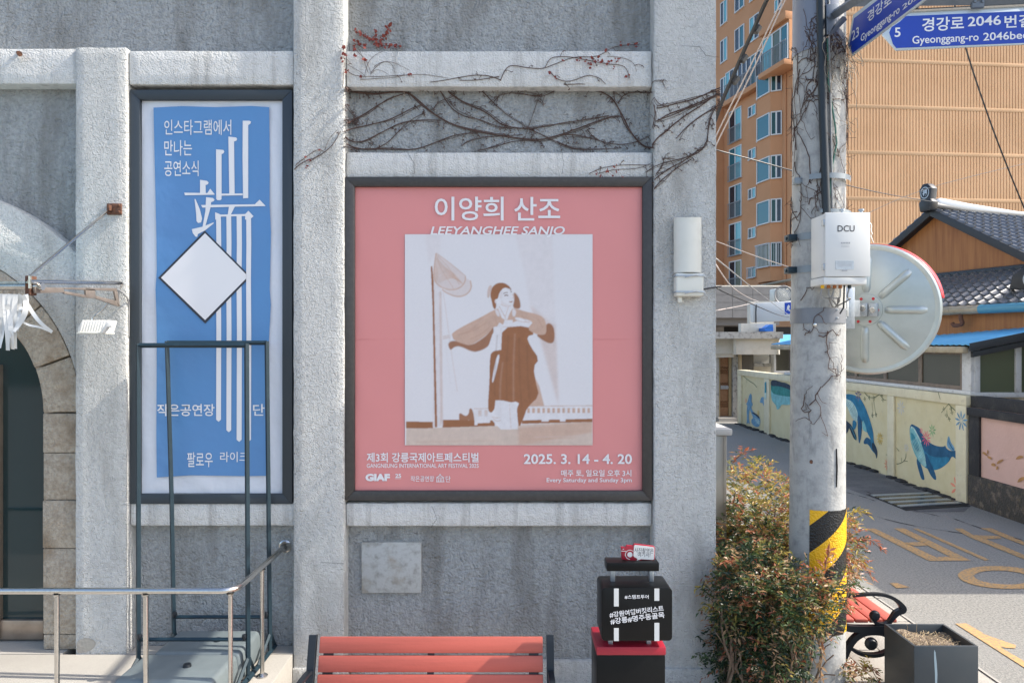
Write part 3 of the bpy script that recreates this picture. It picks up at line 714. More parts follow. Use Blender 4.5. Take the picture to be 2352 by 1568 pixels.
stroke([(204, 948), (214, 948), (262, 1060), (286, 1160), (276, 1202), (244, 1210), (226, 1190), (222, 1110)])
stroke([(330, 928), (405, 938), (422, 956), (410, 974), (386, 982), (376, 1050), (318, 1258), (290, 1258), (322, 1080)])
stroke([(174, 1276), (290, 1250), (412, 1202), (410, 1216), (318, 1290), (240, 1330), (234, 1360), (215, 1358), (186, 1320)])
stroke([(275, 1014), (400, 1012), (860, 1006), (912, 956), (976, 1022), (970, 1026), (640, 1032), (290, 1042)])
stroke([(578, 1034), (644, 1030), (600, 1116), (566, 1116)])
stroke([(428, 1092), (490, 1118), (756, 1112), (790, 1076), (846, 1136), (818, 1160), (818, 1172), (754, 1172), (754, 1134), (490, 1140), (490, 1172), (430, 1172)])
for (x0, x1, ytop, yend) in ((497, 508, 503, 968), (520.5, 531.5, 496, 992), (544, 555.5, 496, 1014), (566, 577, 496, 1014)):
    stroke([(x0, ytop), (x1, ytop), (x1 + .6, 560), (x1 - .2, 640), (x1 + .6, 760), (x1, yend - 5), ((x0 + x1) / 2, yend), (x0, yend - 5), (x0 + .6, 760), (x0 - .2, 640), (x0 + .6, 560)], lambda x, y: (x, y))
b.build('brush_lettering', M['letter_white'], bl)
b = MB(); stroke([(364, 638), (471, 530), (566, 625), (566, 646), (472, 743)], lambda x, y: (x, y)); o = b.build('card_border', M['ink'], bl)
for v in o.data.vertices: v.co.y -= .002
b = MB(); stroke([(371, 638), (472, 536), (566, 630), (566, 640), (472, 735)], lambda x, y: (x, y)); o = b.build('blank_card', M['letter_white'], bl)
for v in o.data.vertices: v.co.y -= .004
# ------------------------------------------------------------------ awning, lamp, ribbons, left side
aw = thing('door_awning', 'stainless bracketed awning over the arched door with a stay rod', 'awning', pw(285, 660, 5.0))
AX = X(284); CA = crop(0, 480, 340, 1212)
SP = Plane((AX, 0, 0), (0, -1, 0))                       # side plane of the bracket, reader at the right
def side(px, py):
    """point of the bracket's plane x = AX seen at this place"""
    d = AX * K / (px - CX); return Vector((AX, d, EYE - (py - CY) * d / K))
b = MB()
arm = [(300, 850), (1035, 855), (1060, 1020), (760, 940), (310, 900)]
holes = [[(560, 858), (760, 862), (755, 920), (570, 895)], [(840, 885), (1020, 890), (1010, 968), (850, 930)]]
def sidepoly(pts): return [(-side(*CA(*p)).y, side(*CA(*p)).z) for p in pts]
def quadbar(pts): b.prism(SP, sidepoly(pts), -.006, .006, .001)
quadbar([(300, 848), (560, 852), (565, 896), (310, 902)]); quadbar([(560, 852), (1035, 856), (1035, 884), (565, 866)]); quadbar([(565, 882), (755, 916), (760, 942), (565, 906)])
quadbar([(755, 862), (838, 866), (850, 948), (760, 942)]); quadbar([(850, 924), (1030, 968), (1055, 1022), (850, 950)]); quadbar([(1012, 880), (1040, 884), (1062, 1020), (1030, 970)])
b.build('bracket', mat('bracket_tan', (.26, .22, .19), .45, .5, var=(9, (.17, .14, .12), .45, .75)), aw)
b = MB(); p0, p1 = side(*CA(1075, 812)), side(*CA(262, 800))
b.tube([p0, p1], .014, 10); q0 = p0 + Vector((-3, 0, .0)); 
b.tube([side(*CA(1080, 808)), side(*CA(1092, 824)), side(*CA(1075, 850))], .008, 8)
b.build('edge_rail', M['steel'], aw)
f0 = side(*CA(330, 842)); b = MB(); b.tube([f0 + Vector((.03, 0, 0)), f0 + Vector((-3.2, 0, 0))], .018, 14); b.tube([f0 + Vector((.034, 0, 0)), f0 + Vector((.0, 0, 0))], .0215, 14)
b.build('front_tube', M['steel'], aw)
b = MB(); M4 = Matrix.Identity(4)
a, c = side(*CA(1070, 812)), side(*CA(270, 804)); up = Vector((-.03, 0, -.004))
for (u, v) in (((a + up), (c + up)),):
    for z in (0, .008):
        b.quad(u + Vector((0, 0, z)), v + Vector((0, 0, z)), v + Vector((-3.2, 0, z)), u + Vector((-3.2, 0, z)))
    b.quad(u, v, v + Vector((0, 0, .008)), u + Vector((0, 0, .008))); b.quad(v, v + Vector((-3.2, 0, 0)), v + Vector((-3.2, 0, .008)), v + Vector((0, 0, .008)))
cs_ = mat('clear_sheet', (.35, .60, .66), .08); cs_.node_tree.nodes['Principled BSDF'].inputs['Alpha'].default_value = .3
b.build('canopy_sheet', cs_, aw)
s0, s1 = pw(*CA(962, 168), 4.96), side(*CA(268, 748))
b = MB(); m0 = s0.lerp(s1, .93); b.tube([s0, s0.lerp(s1, .06), m0, s1], [.006, .009, .009, .005], 10)
b.tube([s1 + Vector((0, 0, -.07)), s1 + Vector((0, 0, .0))], .008, 8); b.build('stay_rod', M['steel'], aw)
b = MB(); pl5 = front(D0); A = pl5.hit(*CA(960, 205)); B = pl5.hit(*CA(1090, 105)); b.box(A[0], B[0], 4.985, 5.0, A[1], B[1], .003)
for (x, y) in ((1070, 122), (1070, 182), (985, 185)):
    p = pl5.hit(*CA(x, y)); b.lathe([(0, .012), (.009, .010), (.011, 0)], Matrix.Translation((p[0], 4.985, p[1])) @ Matrix.Rotation(R(90), 4, 'X'), 8)
p = pl5.hit(*CA(1000, 150)); b.box(p[0] - .008, p[0] + .008, 4.95, 4.985, p[1] - .02, p[1] + .02, .003)
b.build('wall_plate', M['rust'], aw)
b = MB(); b.box(f0.x - .05, f0.x - .02, f0.y - .03, f0.y + .03, f0.z - .05, f0.z + .06, .004); b.build('tube_clamp', M['rust'], aw)
cb = thing('loose_cable_loop', 'pale cable looping from the awning bracket into the pilaster', 'cable', pw(280, 690, 4.97))
b = MB(); b.tube(smooth([pw(*CA(*p), 4.96) for p in ((1048, 1022), (1028, 960), (1030, 890), (1050, 870), (1065, 900), (1060, 980))], 2), .006, 6)
b.tube(smooth([pw(*CA(*p), d) for p, d in (((1040, 870), 4.96), (1085, 885) and ((1085, 885), 4.96), ((1130, 930), 4.97), ((1150, 990), 5.02), ((1148, 1100), 5.03), ((1146, 1290), 5.03))], 2), .006, 6); b.build('cable', M['cablegrey'], cb)
# finned floodlight
fl = thing('flood_light', 'white finned floodlight hanging from the awning bracket', 'lamp', pw(215, 752, 4.65))
b = MB(); DL = 4.62
for k in range(10):
    x = 712 + k * 24
    pts = [CA(x - 20, 1215), CA(x + 22, 1140), CA(x + 34, 1150), CA(x + 4, 1255), CA(x - 18, 1258)]
    pl = front(DL + k * .004); b.prism(pl, [pl.hit(*p) for p in pts], -.11, .0, .002)
b.build('heat_sink', M['white'], fl)
b = MB(); pl = front(DL - .005); A = pl.hit(*CA(682, 1264)); B = pl.hit(*CA(930, 1248)); b.box(A[0], B[0], DL - .01, DL + .12, A[1], B[1], .004); b.build('lamp_face', M['cream'], fl)
b = MB(); pl = front(DL - .02)
b.prism(pl, [pl.hit(*CA(*p)) for p in ((905, 1255), (960, 1165), (985, 1160), (1012, 1172), (1010, 1205), (965, 1205), (930, 1258))], -.02, .02, .004); b.build('end_cap', M['white'], fl)
b = MB(); b.tube(smooth([pw(*CA(*p), 4.70) for p in ((958, 995), (905, 1055), (850, 1100), (820, 1135))], 2), .006, 6); b.tube([pw(*CA(820, 1125), 4.66), pw(*CA(826, 1165), 4.66)], .012, 8); b.build('hanger', M['steel'], fl)
# ribbons
rb = thing('ribbon_bundle', 'bundle of white ribbons tied to the awning tube', 'ribbons', pw(40, 690, 4.0))
def strip(pts, wd, d, name='ribbon', tw=.3):
    g = MB(); P3 = smooth([pw(*CA(*p), d + random.uniform(-.02, .02)) for p in pts], 2)
    h = wd * .2577 * d / K / 2; V = []
    for i, p in enumerate(P3):
        t_ = (P3[min(i + 1, len(P3) - 1)] - P3[max(i - 1, 0)]).normalized(); s2 = t_.cross(Vector((0, 1, 0))).normalized()
        s2 = (s2 + Vector((0, tw * math.sin(i * .35), 0))).normalized() * h
        V.append((g.bm.verts.new(p + s2), g.bm.verts.new(p - s2)))
    for i in range(len(V) - 1): g.bm.faces.new((V[i][0], V[i][1], V[i + 1][1], V[i + 1][0]))
    g.build(name, M['white'], rb, 80)
for pts, wd in (([(-60, 905), (-40, 1100), (-20, 1300), (-40, 1420)], 60), ([(0, 905), (10, 1100), (20, 1250), (-10, 1390)], 48), ([(45, 908), (52, 1080), (66, 1250), (70, 1410)], 46), ([(95, 908), (85, 1080), (100, 1260), (112, 1400)], 46), ([(140, 910), (122, 1080), (130, 1180), (135, 1395)], 44), ([(185, 912), (172, 1010), (160, 1150), (150, 1240)], 44), ([(228, 912), (235, 1060), (170, 1180), (120, 1240)], 46), ([(205, 920), (260, 1030), (350, 1160), (465, 1248)], 34), ([(205, 1160), (270, 1190), (350, 1200), (440, 1240)], 18), ([(165, 1040), (240, 1035)], 34), ([(60, 1000), (95, 1100), (60, 1220), (90, 1300)], 40)):
    strip(pts, wd, 3.98)
# hand rail
hr = thing('hand_rail', 'polished stainless handrail turning back to the wall along the platform edge', 'handrail', (-1.63, 4.2, .285))
RX, RD, RZ = -1.63, 4.2, 1.0
b = MB(); arc_ = [(RX - .09 + .09 * math.sin(a), RD + .09 - .09 * math.cos(a), RZ) for a in [R(10 * k) for k in range(10)]]
b.tube([(-4.5, RD, RZ)] + arc_ + [(RX, 5.10, RZ)], .019, 16); b.build('rail', M['steel'], hr)
b = MB(); b.lathe([(.045, 0), (.045, .006), (.03, .014), (.022, .03)], Matrix.Translation((RX, DR - .001, RZ)) @ Matrix.Rotation(R(90), 4, 'X'), 20); b.build('wall_flange', M['steel'], hr)
for (x, y, rr) in ((px2x(131, RD), RD, .014), (px2x(335, RD), RD, .015), (RX - .03, RD + .012, .0135), (RX, 4.66, .0135)):
    b = MB(); b.tube([(x, y, .29), (x, y, RZ - .018)], rr, 14); b.lathe([(.0, .004), (.036, .004), (.036, .008), (.02, .02), (rr, .024)], Matrix.Translation((x, y, .284)), 18)
    b.lathe([(rr, 0), (rr + .008, .006), (rr + .010, .012)], Matrix.Translation((x, y, RZ - .03)), 14); b.build('rail_post', M['steel'], hr)
# banner stands
def banner_stand(label, pl_, pr_, d, topz, lean, zb=.285):
    xl_, xr = px2x(pl_, d), px2x(pr_, d)
    t = thing('banner_stand', label, 'stand', ((xl_ + xr) / 2, d, zb), 'empty banner stands on the platform')
    zt = topz; b = MB(); rr = .013; c = .03
    L0, L1 = Vector((xl_, d, zb + .10)), Vector((xl_ + lean[0], d, zt)); R0, R1 = Vector((xr, d, zb + .10)), Vector((xr + lean[1], d, zt))
    mid = L0.lerp(L1, .5) + Vector((-lean[0] * .12, 0, 0))
    for (p, q, m_) in ((L0, L1, mid), (R0, R1, None)):
        pts = [p] + ([m_] if m_ else []) + [q]
        for i in range(len(pts) - 1):
            a, c_ = pts[i], pts[i + 1]; b.tube([a - Vector((0, 0, .004)), c_ + Vector((0, 0, .012 if i == len(pts) - 2 else 0))], rr * 1.25, 4)
    b.tube([L1, R1], rr * 1.2, 4); b.build('upright_frame', M['bluegreen'], t, 30)
    b = MB(); z = zb + .265; f = lambda A, B, zz: A.lerp(B, (zz - A.z) / (B.z - A.z))
    b.tube([f(L0, mid, z), f(R0, R1, z)], rr, 4); b.build('crossbar', M['bluegreen'], t, 30)
    b = MB()
    for P0 in (f(L0, mid, z + .01), f(R0, R1, z + .01)): b.lathe([(0, .02), (.012, .018), (.016, 0), (.006, -.02), (0, -.02)], Matrix.Translation(P0 + Vector((.018 if P0.x < (xl_ + xr) / 2 else -.018, -.02, .012))), 10)
    for x in (xl_, xr): b.lathe([(0, .006), (.010, .005), (.012, 0)], Matrix.Translation((x, d - .018, zb + .135)) @ Matrix.Rotation(R(90), 4, 'X'), 8)
    b.build('wing_bolt', M['iron'], t)
    for x in (xl_, xr):
        b = MB(); b.tube([(x, d, zb + .15), (x, d + .0, zb + .02)], .014, 4)
        b.tube([(x, d - .42, zb + .02), (x, d + .11, zb + .02)], .018, 4)
        b.tube([(x, d - .015, zb + .145), (x, d - .23, zb + .03)], .012, 4); b.tube([(x, d + .015, zb + .145), (x, d + .10, zb + .03)], .012, 4)
        b.build('foot', M['bluegreen'], t, 30)
    b = MB(); b.box(xl_ + .035, xr - .035, d - .42, d - .015, zb + .002, zb + .19, .032, None, 0, 4)
    for v in b.bm.verts:
        k = (v.co.z - zb) / .19; cx_ = (xl_ + xr) / 2
        v.co.x = cx_ + (v.co.x - cx_) * (1 - .07 * k); v.co.y = (d - .22) + (v.co.y - d + .22) * (1 - .10 * k)
    tk = b.build('water_tank', M['tank'], t, 60)
    b = MB(); b.lathe([(0, .018), (.022, .016), (.026, 0)], Matrix.Translation(((xl_ + xr) / 2 + .06, d - .22, zb + .19)), 14); b.build('filler_cap', M['iron'], tk)
    return t
banner_stand('dark blue green empty banner stand nearer the handrail', 318, 570, 4.60, py2z(793, 4.6), (0, -.01))
banner_stand('leaning empty banner stand close to the wall behind another stand', 400, 620, 4.98, py2z(787, 4.98), (-.05, -.022))

# ------------------------------------------------------------------ bench (one built, one copied)
def make_bench(L, label):
    t = thing('park_bench', label, 'bench', (0, 0, 0), 'red slatted benches with black iron ends')
    sp = Plane((0, 0, 0), (0, 1, 0))                     # a = y (back is positive), b = z
    for k in range(4):
        y0 = -.40 + k * .103
        b = MB(); b.box(-L / 2 + .045, L / 2 - .045, y0, y0 + .092, .415, .443, .005); b.build('seat_slat', M['benchwood'], t)
    for k in range(3):
        z0 = .50 + k * .102
        b = MB(); b.box(-L / 2 + .045, L / 2 - .045, -.014, .014, 0, .092, .005, Matrix.Translation((0, .045 + (z0 - .44) * .27, z0)) @ Matrix.Rotation(R(-15), 4, 'X')); b.build('back_slat', M['benchwood'], t)
    for x in (-L / 2, L / 2):
        b = MB(); s2 = Plane((x, 0, 0), (0, 1, 0)); w0, w1 = -.022, .022
        b.ribbon(s2, smooth([(-.43, .395), (-.30, .395), (-.08, .392), (.0, .40), (.045, .45), (.08, .56), (.125, .72), (.15, .80)], 2), .022, w0, w1)
        b.ribbon(s2, smooth([(.06, 0), (.02, .16), (-.04, .30), (-.12, .365), (-.20, .375), (-.29, .365), (-.36, .28), (-.40, .13), (-.42, 0)], 2), .020, w0, w1)
        b.ribbon(s2, smooth([(-.02, .27), (-.10, .215), (-.19, .20), (-.28, .215), (-.37, .27)], 2), .012, w0, w1)
        b.lathe([(0, .028), (.03, .024), (.045, .008), (.045, -.008), (.03, -.024), (0, -.028)], Matrix.Translation((x, -.19, .285)) @ Matrix.Rotation(R(90), 4, 'Y'), 16)
        b.build('iron_end', M['iron'], t)
        b = MB()
        pts = smooth([(.09, .60), (.02, .625), (-.08, .632), (-.19, .642), (-.29, .635), (-.37, .60), (-.415, .55), (-.42, .525), (-.37, .51), (-.34, .47), (-.31, .43), (-.27, .418), (-.22, .432), (-.20, .465)], 2)
        m_ = len(pts); b.ribbon(s2, pts, [.009 + .012 * math.exp(-((i / m_ - .52) / .13) ** 2) + .003 * (i > m_ * .6) for i in range(m_)], -.017, .017)
        b.lathe([(0, .025), (.028, .022), (.038, .006), (.038, -.006), (.028, -.022), (0, -.025)], Matrix.Translation((x, -.215, .485)) @ Matrix.Rotation(R(90), 4, 'Y'), 16)
        b.build('armrest', M['iron'], t)
    b = MB(); b.ribbon(Plane((0, 0, 0), (0, 1, 0)), [(-.38, .40), (.0, .402), (.05, .46), (.10, .62), (.135, .74)], .010, -.02, .02)
    for x in (-L / 2 + .10, L / 2 - .10): b.ribbon(Plane((x, 0, 0), (0, 1, 0)), [(.07, .50), (.10, .62), (.14, .78)], .008, -.03, .03)
    b.build('back_strap', M['iron'], t)
    return t
BL = 1.44
bench = make_bench(BL, 'red slatted bench with black iron ends in front of the grey wall')
BD = 4.18
bench2 = copy_tree(bench)
bench.location = (px2x(984, BD), BD + .02, .0)
bench.location.z = py2z(1463, 4.31) - .80
bench2['label'] = 'red slatted bench with curled black armrest behind the steel planter'
bench2.rotation_euler = (0, 0, R(90)); bench2.location = (2.385, 5.12 + BL / 2, .02)

# ------------------------------------------------------------------ stamp stand with suitcase
SD = 4.1; CS = crop(1460, 1340, 240, 1025)
def sx(x): return px2x(CS(x, 0)[0], SD)
def sz(y, d=SD): return py2z(CS(0, y)[1], d)
st = thing('stamp_tour_stand', 'black and red stamp stand topped by a suitcase model and camera sign', 'stand', (sx(500), SD + .13, 0))
b = MB(); b.box(sx(137), sx(872), SD + .01, SD + .28, .0, sz(1270) - .001, .006); b.build('pedestal', M['black'], st)
b = MB(); b.box(sx(135), sx(876), SD, SD + .30, sz(1270), sz(1180), .006); b.build('tray', M['red'], st)
b = MB()
for x in (295, 708): b.box(sx(x - 24), sx(x + 24), SD + .04, SD + .07, sz(1182), sz(1105), .002)
b.build('support_leg', M['galv'], st)
sc_ = MB(); z0, z1 = sz(1115), sz(552)
pl = front(0); rx = .022; xa, xb = sx(188), sx(943); yf, yb = SD - .03, SD + .19
xa = px2x(CS(188, 0)[0], yf); xb = px2x(CS(943, 0)[0], yf); z0 = sz(1115, yf); z1 = sz(552, yf)
cor = []
for (cx_, cz_, a0) in ((xb - rx, z1 - rx, 0), (xa + rx, z1 - rx, 90), (xa + rx, z0 + rx, 180), (xb - rx, z0 + rx, 270)):
    cor += [(cx_ + rx * math.cos(R(a0 + 15 * k)), cz_ + rx * math.sin(R(a0 + 15 * k))) for k in range(7)]
sc_.prism(pl, cor, -yb, -yf, .004); case = sc_.build('suitcase', M['black'], st)
PF = front(yf - .002)
b = MB()
for (x0, x1, y0, y1) in ((320, 371, 557, 746), (752, 804, 557, 686), (320, 371, 978, 1116), (752, 804, 923, 1116)):
    A = PF.hit(*CS(x0, y1)); B_ = PF.hit(*CS(x1, y0)); b = MB(); b.box(A[0], B_[0], yf - .0022, yf - .0002, max(A[1], z0 + .001), min(B_[1], z1 - .001)); b.build('strap', M['white'], case)
PF2 = front(yf - .003)
lettering('#스탬프투어', PF2, pbx(CS, 434, 622, 690, 666), 0, M['letter_white'], case, .015)
lettering('#강원여행버킷리스트', PF2, pbx(CS, 270, 770, 852, 832), 0, M['letter_white'], case, .02, rot=R(7.2))
lettering('#강릉#명주동골목', PF2, pbx(CS, 280, 838, 860, 904), 0, M['letter_white'], case, .02, rot=R(7.2))
b = MB()
for (x, da) in ((307, .09), (722, .09)): b.box(px2x(CS(x - 24, 0)[0], SD + .09), px2x(CS(x + 24, 0)[0], SD + .09), SD + .085, SD + .11, z1 - .004, sz(372, SD + .06) + .004, .002)
b.build('handle_post', M['galv'], st)
hd = SD + .04
b = MB(); b.box(px2x(CS(245, 0)[0], hd), px2x(CS(803, 0)[0], hd), hd, hd + .115, py2z(CS(0, 373)[1], hd), py2z(CS(0, 283)[1], hd), .004); hdl = b.build('handle', M['black'], st)
zc = py2z(CS(0, 283)[1], hd)
# camera-shaped sign
pc = front(hd + .06)
def cs(pts): return [pc.hit(*CS(*p)) for p in pts]
b = MB(); b.prism(pc, cs([(392, 108), (440, 112), (452, 90), (520, 96), (530, 80), (545, 76), (740, 100), (756, 116), (752, 240), (735, 252), (620, 246), (572, 272), (540, 262), (400, 242)]), -.008, .008, .002); cm = b.build('camera_sign', M['red'], st)
b = MB(); b.prism(pc, cs([(532, 92), (546, 86), (738, 108), (748, 120), (744, 234), (732, 244), (606, 236), (560, 250), (568, 232), (532, 212), (524, 200)]), .009, .0115, 0)
b.build('speech_bubble', M['white'], cm)
lettering('사진촬영은', pc, pbx(CS, 534, 118, 738, 170), .0122, M['ink'], cm, .002, rot=R(-3)); lettering('여기서!', pc, pbx(CS, 570, 164, 704, 212), .0122, M['ink'], cm, .002, rot=R(-3))
b = MB(); ctr = (488, 190)
for (r0, r1) in ((46, 52), (0, 28)):
    o = [(ctr[0] + r1 * math.cos(a), ctr[1] + r1 * math.sin(a)) for a in [R(90 + k * 11.25) for k in range(33)]] if r0 else [(ctr[0] + r1 * math.cos(a), ctr[1] + r1 * math.sin(a)) for a in [R(k * 15) for k in range(24)]]
    if r0:
        i_ = [(ctr[0] + r0 * math.cos(a), ctr[1] + r0 * math.sin(a)) for a in [R(90 + k * 11.25) for k in range(33)]]
        for k in range(0, 20):
            b.flat(pc, cs([o[k], o[k + 1], i_[k + 1], i_[k]]), .0085)
    else: b.flat(pc, cs(o), .0085)
b.flat(pc, cs([(394, 148), (446, 150), (446, 156), (394, 154)]), .0085); b.flat(pc, cs([(410, 128), (426, 129), (426, 134), (410, 133)]), .0085)
b.build('camera_lines', M['white'], cm)

# ------------------------------------------------------------------ wall device on the right pilaster
DWL = 4.94; CW = crop(1660, 520, 140, 844)
wl = thing('wall_siren', 'cream half round metal housing strapped to the right pilaster', 'siren', pw(1582, 690, 4.97))
xm, hw = px2x(1582.5, DWL), (1614 - 1550) / 2 * DWL / K
b = MB(); V0, V1 = [], []; N_ = 20
for k in range(N_ + 1):
    a = math.pi * k / N_; x = xm - hw * math.cos(a); y = 4.985 - hw * .85 * math.sin(a)
    V0.append(b.bm.verts.new((x, y, py2z(626, DWL)))); V1.append(b.bm.verts.new((x, y, py2z(497, DWL) - .012 * math.sin(a))))
for k in range(N_): b.bm.faces.new((V0[k], V0[k + 1], V1[k + 1], V1[k]))
b.bm.faces.new(V1); b.bm.faces.new(V0[::-1]); bmesh.ops.recalc_face_normals(b.bm, faces=b.bm.faces[:]); b.build('shade', M['cream'], wl)
b = MB(); b.box(xm - hw, xm + hw, 4.91, 4.999, py2z(681, DWL), py2z(627.5, DWL), .014, None, 0, 3); b.build('base', M['cream'], wl)
for (y, z0) in ((4.9, 634), (4.902, 671)):
    b = MB(); z = py2z(z0, DWL); b.box(xm - hw - .004, xm + hw + .004, 4.904, 4.99, z - .006, z + .006, .002)
    b.tube([(xm - hw * .4, 4.90, z - .012), (xm + hw * .4, 4.898, z + .004), (xm + hw + .012, 4.93, z - .008)], .004, 6); b.build('strap', M['galv'], wl)
b = MB(); b.box(xm - hw * .75, xm - hw * .45, 4.95, 4.98, py2z(694, DWL), py2z(681, DWL), .004); b.build('plug', M['cream'], wl)
b = MB(); b.tube(smooth([pw(*CW(*p), d) for p, d in (((600, 1222), 4.95), ((700, 1205), 4.97), ((830, 1185), 4.985), ((860, 1180), 5.05))], 2), .006, 6); b.build('lead', M['cable'], wl)

# ------------------------------------------------------------------ utility pole
PDp = 5.0; PXc = px2x(1875.5, PDp)
up_ = thing('utility_pole', 'concrete utility pole with dark conduit and yellow black wrap', 'pole', (PXc, PDp, 0))
def prad(z): return .1855 - (z - .4) * .0035
pcx = lambda z: PXc + (z - .3) * .0045
b = MB(); zs = [-.1, .5, 1.2, 2.0, 3.0, 4.0, 5.0, 7.5]; rings = []
b.tube([(pcx(z), PDp, z) for z in zs], [prad(z) for z in zs], 48); b.build('shaft', M['concrete'], up_, 60)
def polept(px, z, off=.0):
    """point on the pole's surface seen at this column, at height z"""
    r = prad(z); d = PDp - r * .8
    for _ in range(6):
        x = px2x(px, d); s2 = max(-.999, min(.999, (x - pcx(z)) / r)); d = PDp - r * math.sqrt(1 - s2 * s2)
    a = math.asin(s2); return Vector((pcx(z) + (r + off) * math.sin(a), PDp - (r + off) * math.cos(a), z))
def polpx(px, py, off=0.0):
    p = polept(px, py2z(py, PDp - .15), off)
    z = py2z(py, p.y); return polept(px, z, off)
b = MB(); b.tube([polpx(1884, -60, .022), polpx(1885, 60, .022), polpx(1889, 250, .022), polpx(1896, 490, .022)], .027, 12); b.build('conduit', mat('dark_conduit', (.012, .02, .027), .45), up_)
b = MB(); b.tube([polpx(1903, -60, .010), polpx(1902, 60, .010), polpx(1906, 250, .010), polpx(1910, 490, .010)], .008, 8); b.build('pale_conduit', M['cablegrey'], up_)
b = MB(); b.tube([polpx(1899, 90, .012), polpx(1901, 190, .012), polpx(1916, 290, .012), polpx(1919, 330, .012), polpx(1910, 380, .010), polpx(1905, 440, .01), polpx(1899, 490, .01)], .006, 6); b.build('green_lead', mat('green_sheath', (.06, .16, .12), .5), up_)
# sheet sleeve at the top, steel bands, strap brackets
def sleeve(z0, z1, a0, a1, off, m, name, n=28, thick=.003):
    g = MB(); lo, hi = [], []
    for k in range(n + 1):
        a = a0 + (a1 - a0) * k / n
        lo.append(Vector((pcx(z0) + (prad(z0) + off) * math.sin(a), PDp - (prad(z0) + off) * math.cos(a), z0))); hi.append(Vector((pcx(z1) + (prad(z1) + off) * math.sin(a), PDp - (prad(z1) + off) * math.cos(a), z1)))
    vl = [g.bm.verts.new(p) for p in lo]; vh = [g.bm.verts.new(p) for p in hi]
    for k in range(n): g.bm.faces.new((vl[k], vl[k + 1], vh[k + 1], vh[k]))
    return g.build(name, m, up_, 60)
zz = lambda py: py2z(py, 4.84)
sleeve(zz(108), 7.2, R(-175), R(20), .006, mat('sleeve_grey', (.20, .22, .27), .55, .2), 'sheet_sleeve')
bandm = mat('steel_band', (.24, .27, .29), .5, .4); sleeve(zz(408) - .012, zz(400), R(-40), R(75), .030, bandm, 'steel_band'); sleeve(zz(490), zz(482), R(-20), R(60), .032, bandm, 'steel_band')
sleeve(zz(742), zz(707), R(-175), R(52), .005, mat('band_grey', (.20, .21, .23), .5, .3), 'clamp_band')
for py in (541, 617):
    sleeve(zz(py + 7), zz(py - 9), R(-100), R(10), .006, bandm, 'strap_band')
    b = MB(); z = zz(py); xL = pcx(z) - prad(z); b.box(xL - .055, xL + .012, PDp - .06, PDp + .03, z - .018, z + .026, .006); b.lathe([(0, .01), (.012, .008), (.012, 0)], Matrix.Translation((xL - .055, PDp - .02, z)) @ Matrix.Rotation(R(-90), 4, 'Y'), 8); b.build('band_lug', M['bluegreen'], up_)
b = MB(); z = zz(409); xL = pcx(z) - prad(z); b.box(xL - .03, xL + .03, PDp - .09, PDp - .04, z - .025, z + .02, .006); b.build('band_lug', bandm, up_)
b = MB(); p = polpx(1870, 746, .004); b.lathe([(0, .02), (.012, .016), (.014, 0)], Matrix.Translation(p) @ Matrix.Rotation(R(90), 4, 'X'), 8); b.build('bolt', M['steel'], up_)
b = MB(); p = polpx(1864, 1060, .001); b.lathe([(0, .004), (.012, .003), (.014, 0)], Matrix.Translation(p) @ Matrix.Rotation(R(90), 4, 'X'), 12); b.build('rusty_hole', M['rust'], up_)
b = MB(); b.tube([polpx(1921, 1030, .002), polpx(1922, 1075, .002), polpx(1921, 1118, .002)], [.004, .006, .004], 6); b.build('seam_slot', M['void'], up_)
# striped wrap
hz = mat('hazard_wrap', (.80, .43, .006), .34, bump=(95, .006, 'voronoi'))
nt = hz.node_tree; B = nt.nodes['Principled BSDF']; tc = nt.nodes['Texture Coordinate']
sp = nt.nodes.new('ShaderNodeSeparateXYZ'); nt.links.new(tc.outputs['Object'], sp.inputs[0])
def mth(op, a, c=None):
    n_ = nt.nodes.new('ShaderNodeMath'); n_.operation = op
    for i, v in enumerate((a, c)):
        if v is None: continue
        if isinstance(v, (int, float)): n_.inputs[i].default_value = v
        else: nt.links.new(v, n_.inputs[i])
    return n_.outputs[0]
ang = mth('ARCTAN2', sp.outputs[0], mth('MULTIPLY', sp.outputs[1], -1.0))
s1_ = mth('SUBTRACT', sp.outputs[2], mth('MULTIPLY', ang, .165))
fr_ = mth('FRACT', mth('DIVIDE', mth('ADD', s1_, .215), .385)); stp = mth('GREATER_THAN', fr_, .52)
mx = nt.nodes.new('ShaderNodeMix'); mx.data_type = 'RGBA'; nt.links.new(stp, mx.inputs[0]); mx.inputs[6].default_value = (.80, .43, .006, 1); mx.inputs[7].default_value = (.010, .010, .011, 1)
nt.links.new(mx.outputs[2], B.inputs['Base Color'])
zb, zt = zz(1455), zz(1171)
hzw = sleeve(zb, zt, R(-38), R(160), .004, hz, 'hazard_wrap', 40)

# DCU box
DD = 4.62; CD = crop(2000, 520, 400, 1425)
dc = thing('meter_box', 'white steel control box on the utility pole', 'electrical box', pw(1940, 650, 4.75))
pA, pB = pw(*CD(212, 609), DD), pw(*CD(606, 52), DD)
b = MB(); b.box(pA.x, pB.x, DD, DD + .20, pA.z, pB.z, .006); bx = b.build('case', M['white'], dc)
b = MB(); b.box(pA.x - .004, pB.x - .012, DD - .008, DD + .20, pA.z - .052, pA.z - .004, .004); b.build('lower_case', M['white'], dc)
b = MB(); b.box(pA.x + .002, pB.x + .006, DD - .018, DD - .001, pA.z - .002, pB.z + .006, .004); dr_ = b.build('door', M['white'], dc)
for y in (130, 525):
    b = MB(); p = pw(*CD(202, y), DD - .01); b.box(pA.x - .008, pA.x + .004, DD - .012, DD + .02, p.z - .02, p.z + .02, .002); b.build('hinge', M['galv'], dc)
pd_ = front(DD - .019)
lettering('DCU', pd_, pbx(CD, 334, 155, 486, 211), .001, M['ink'], dr_, .012)
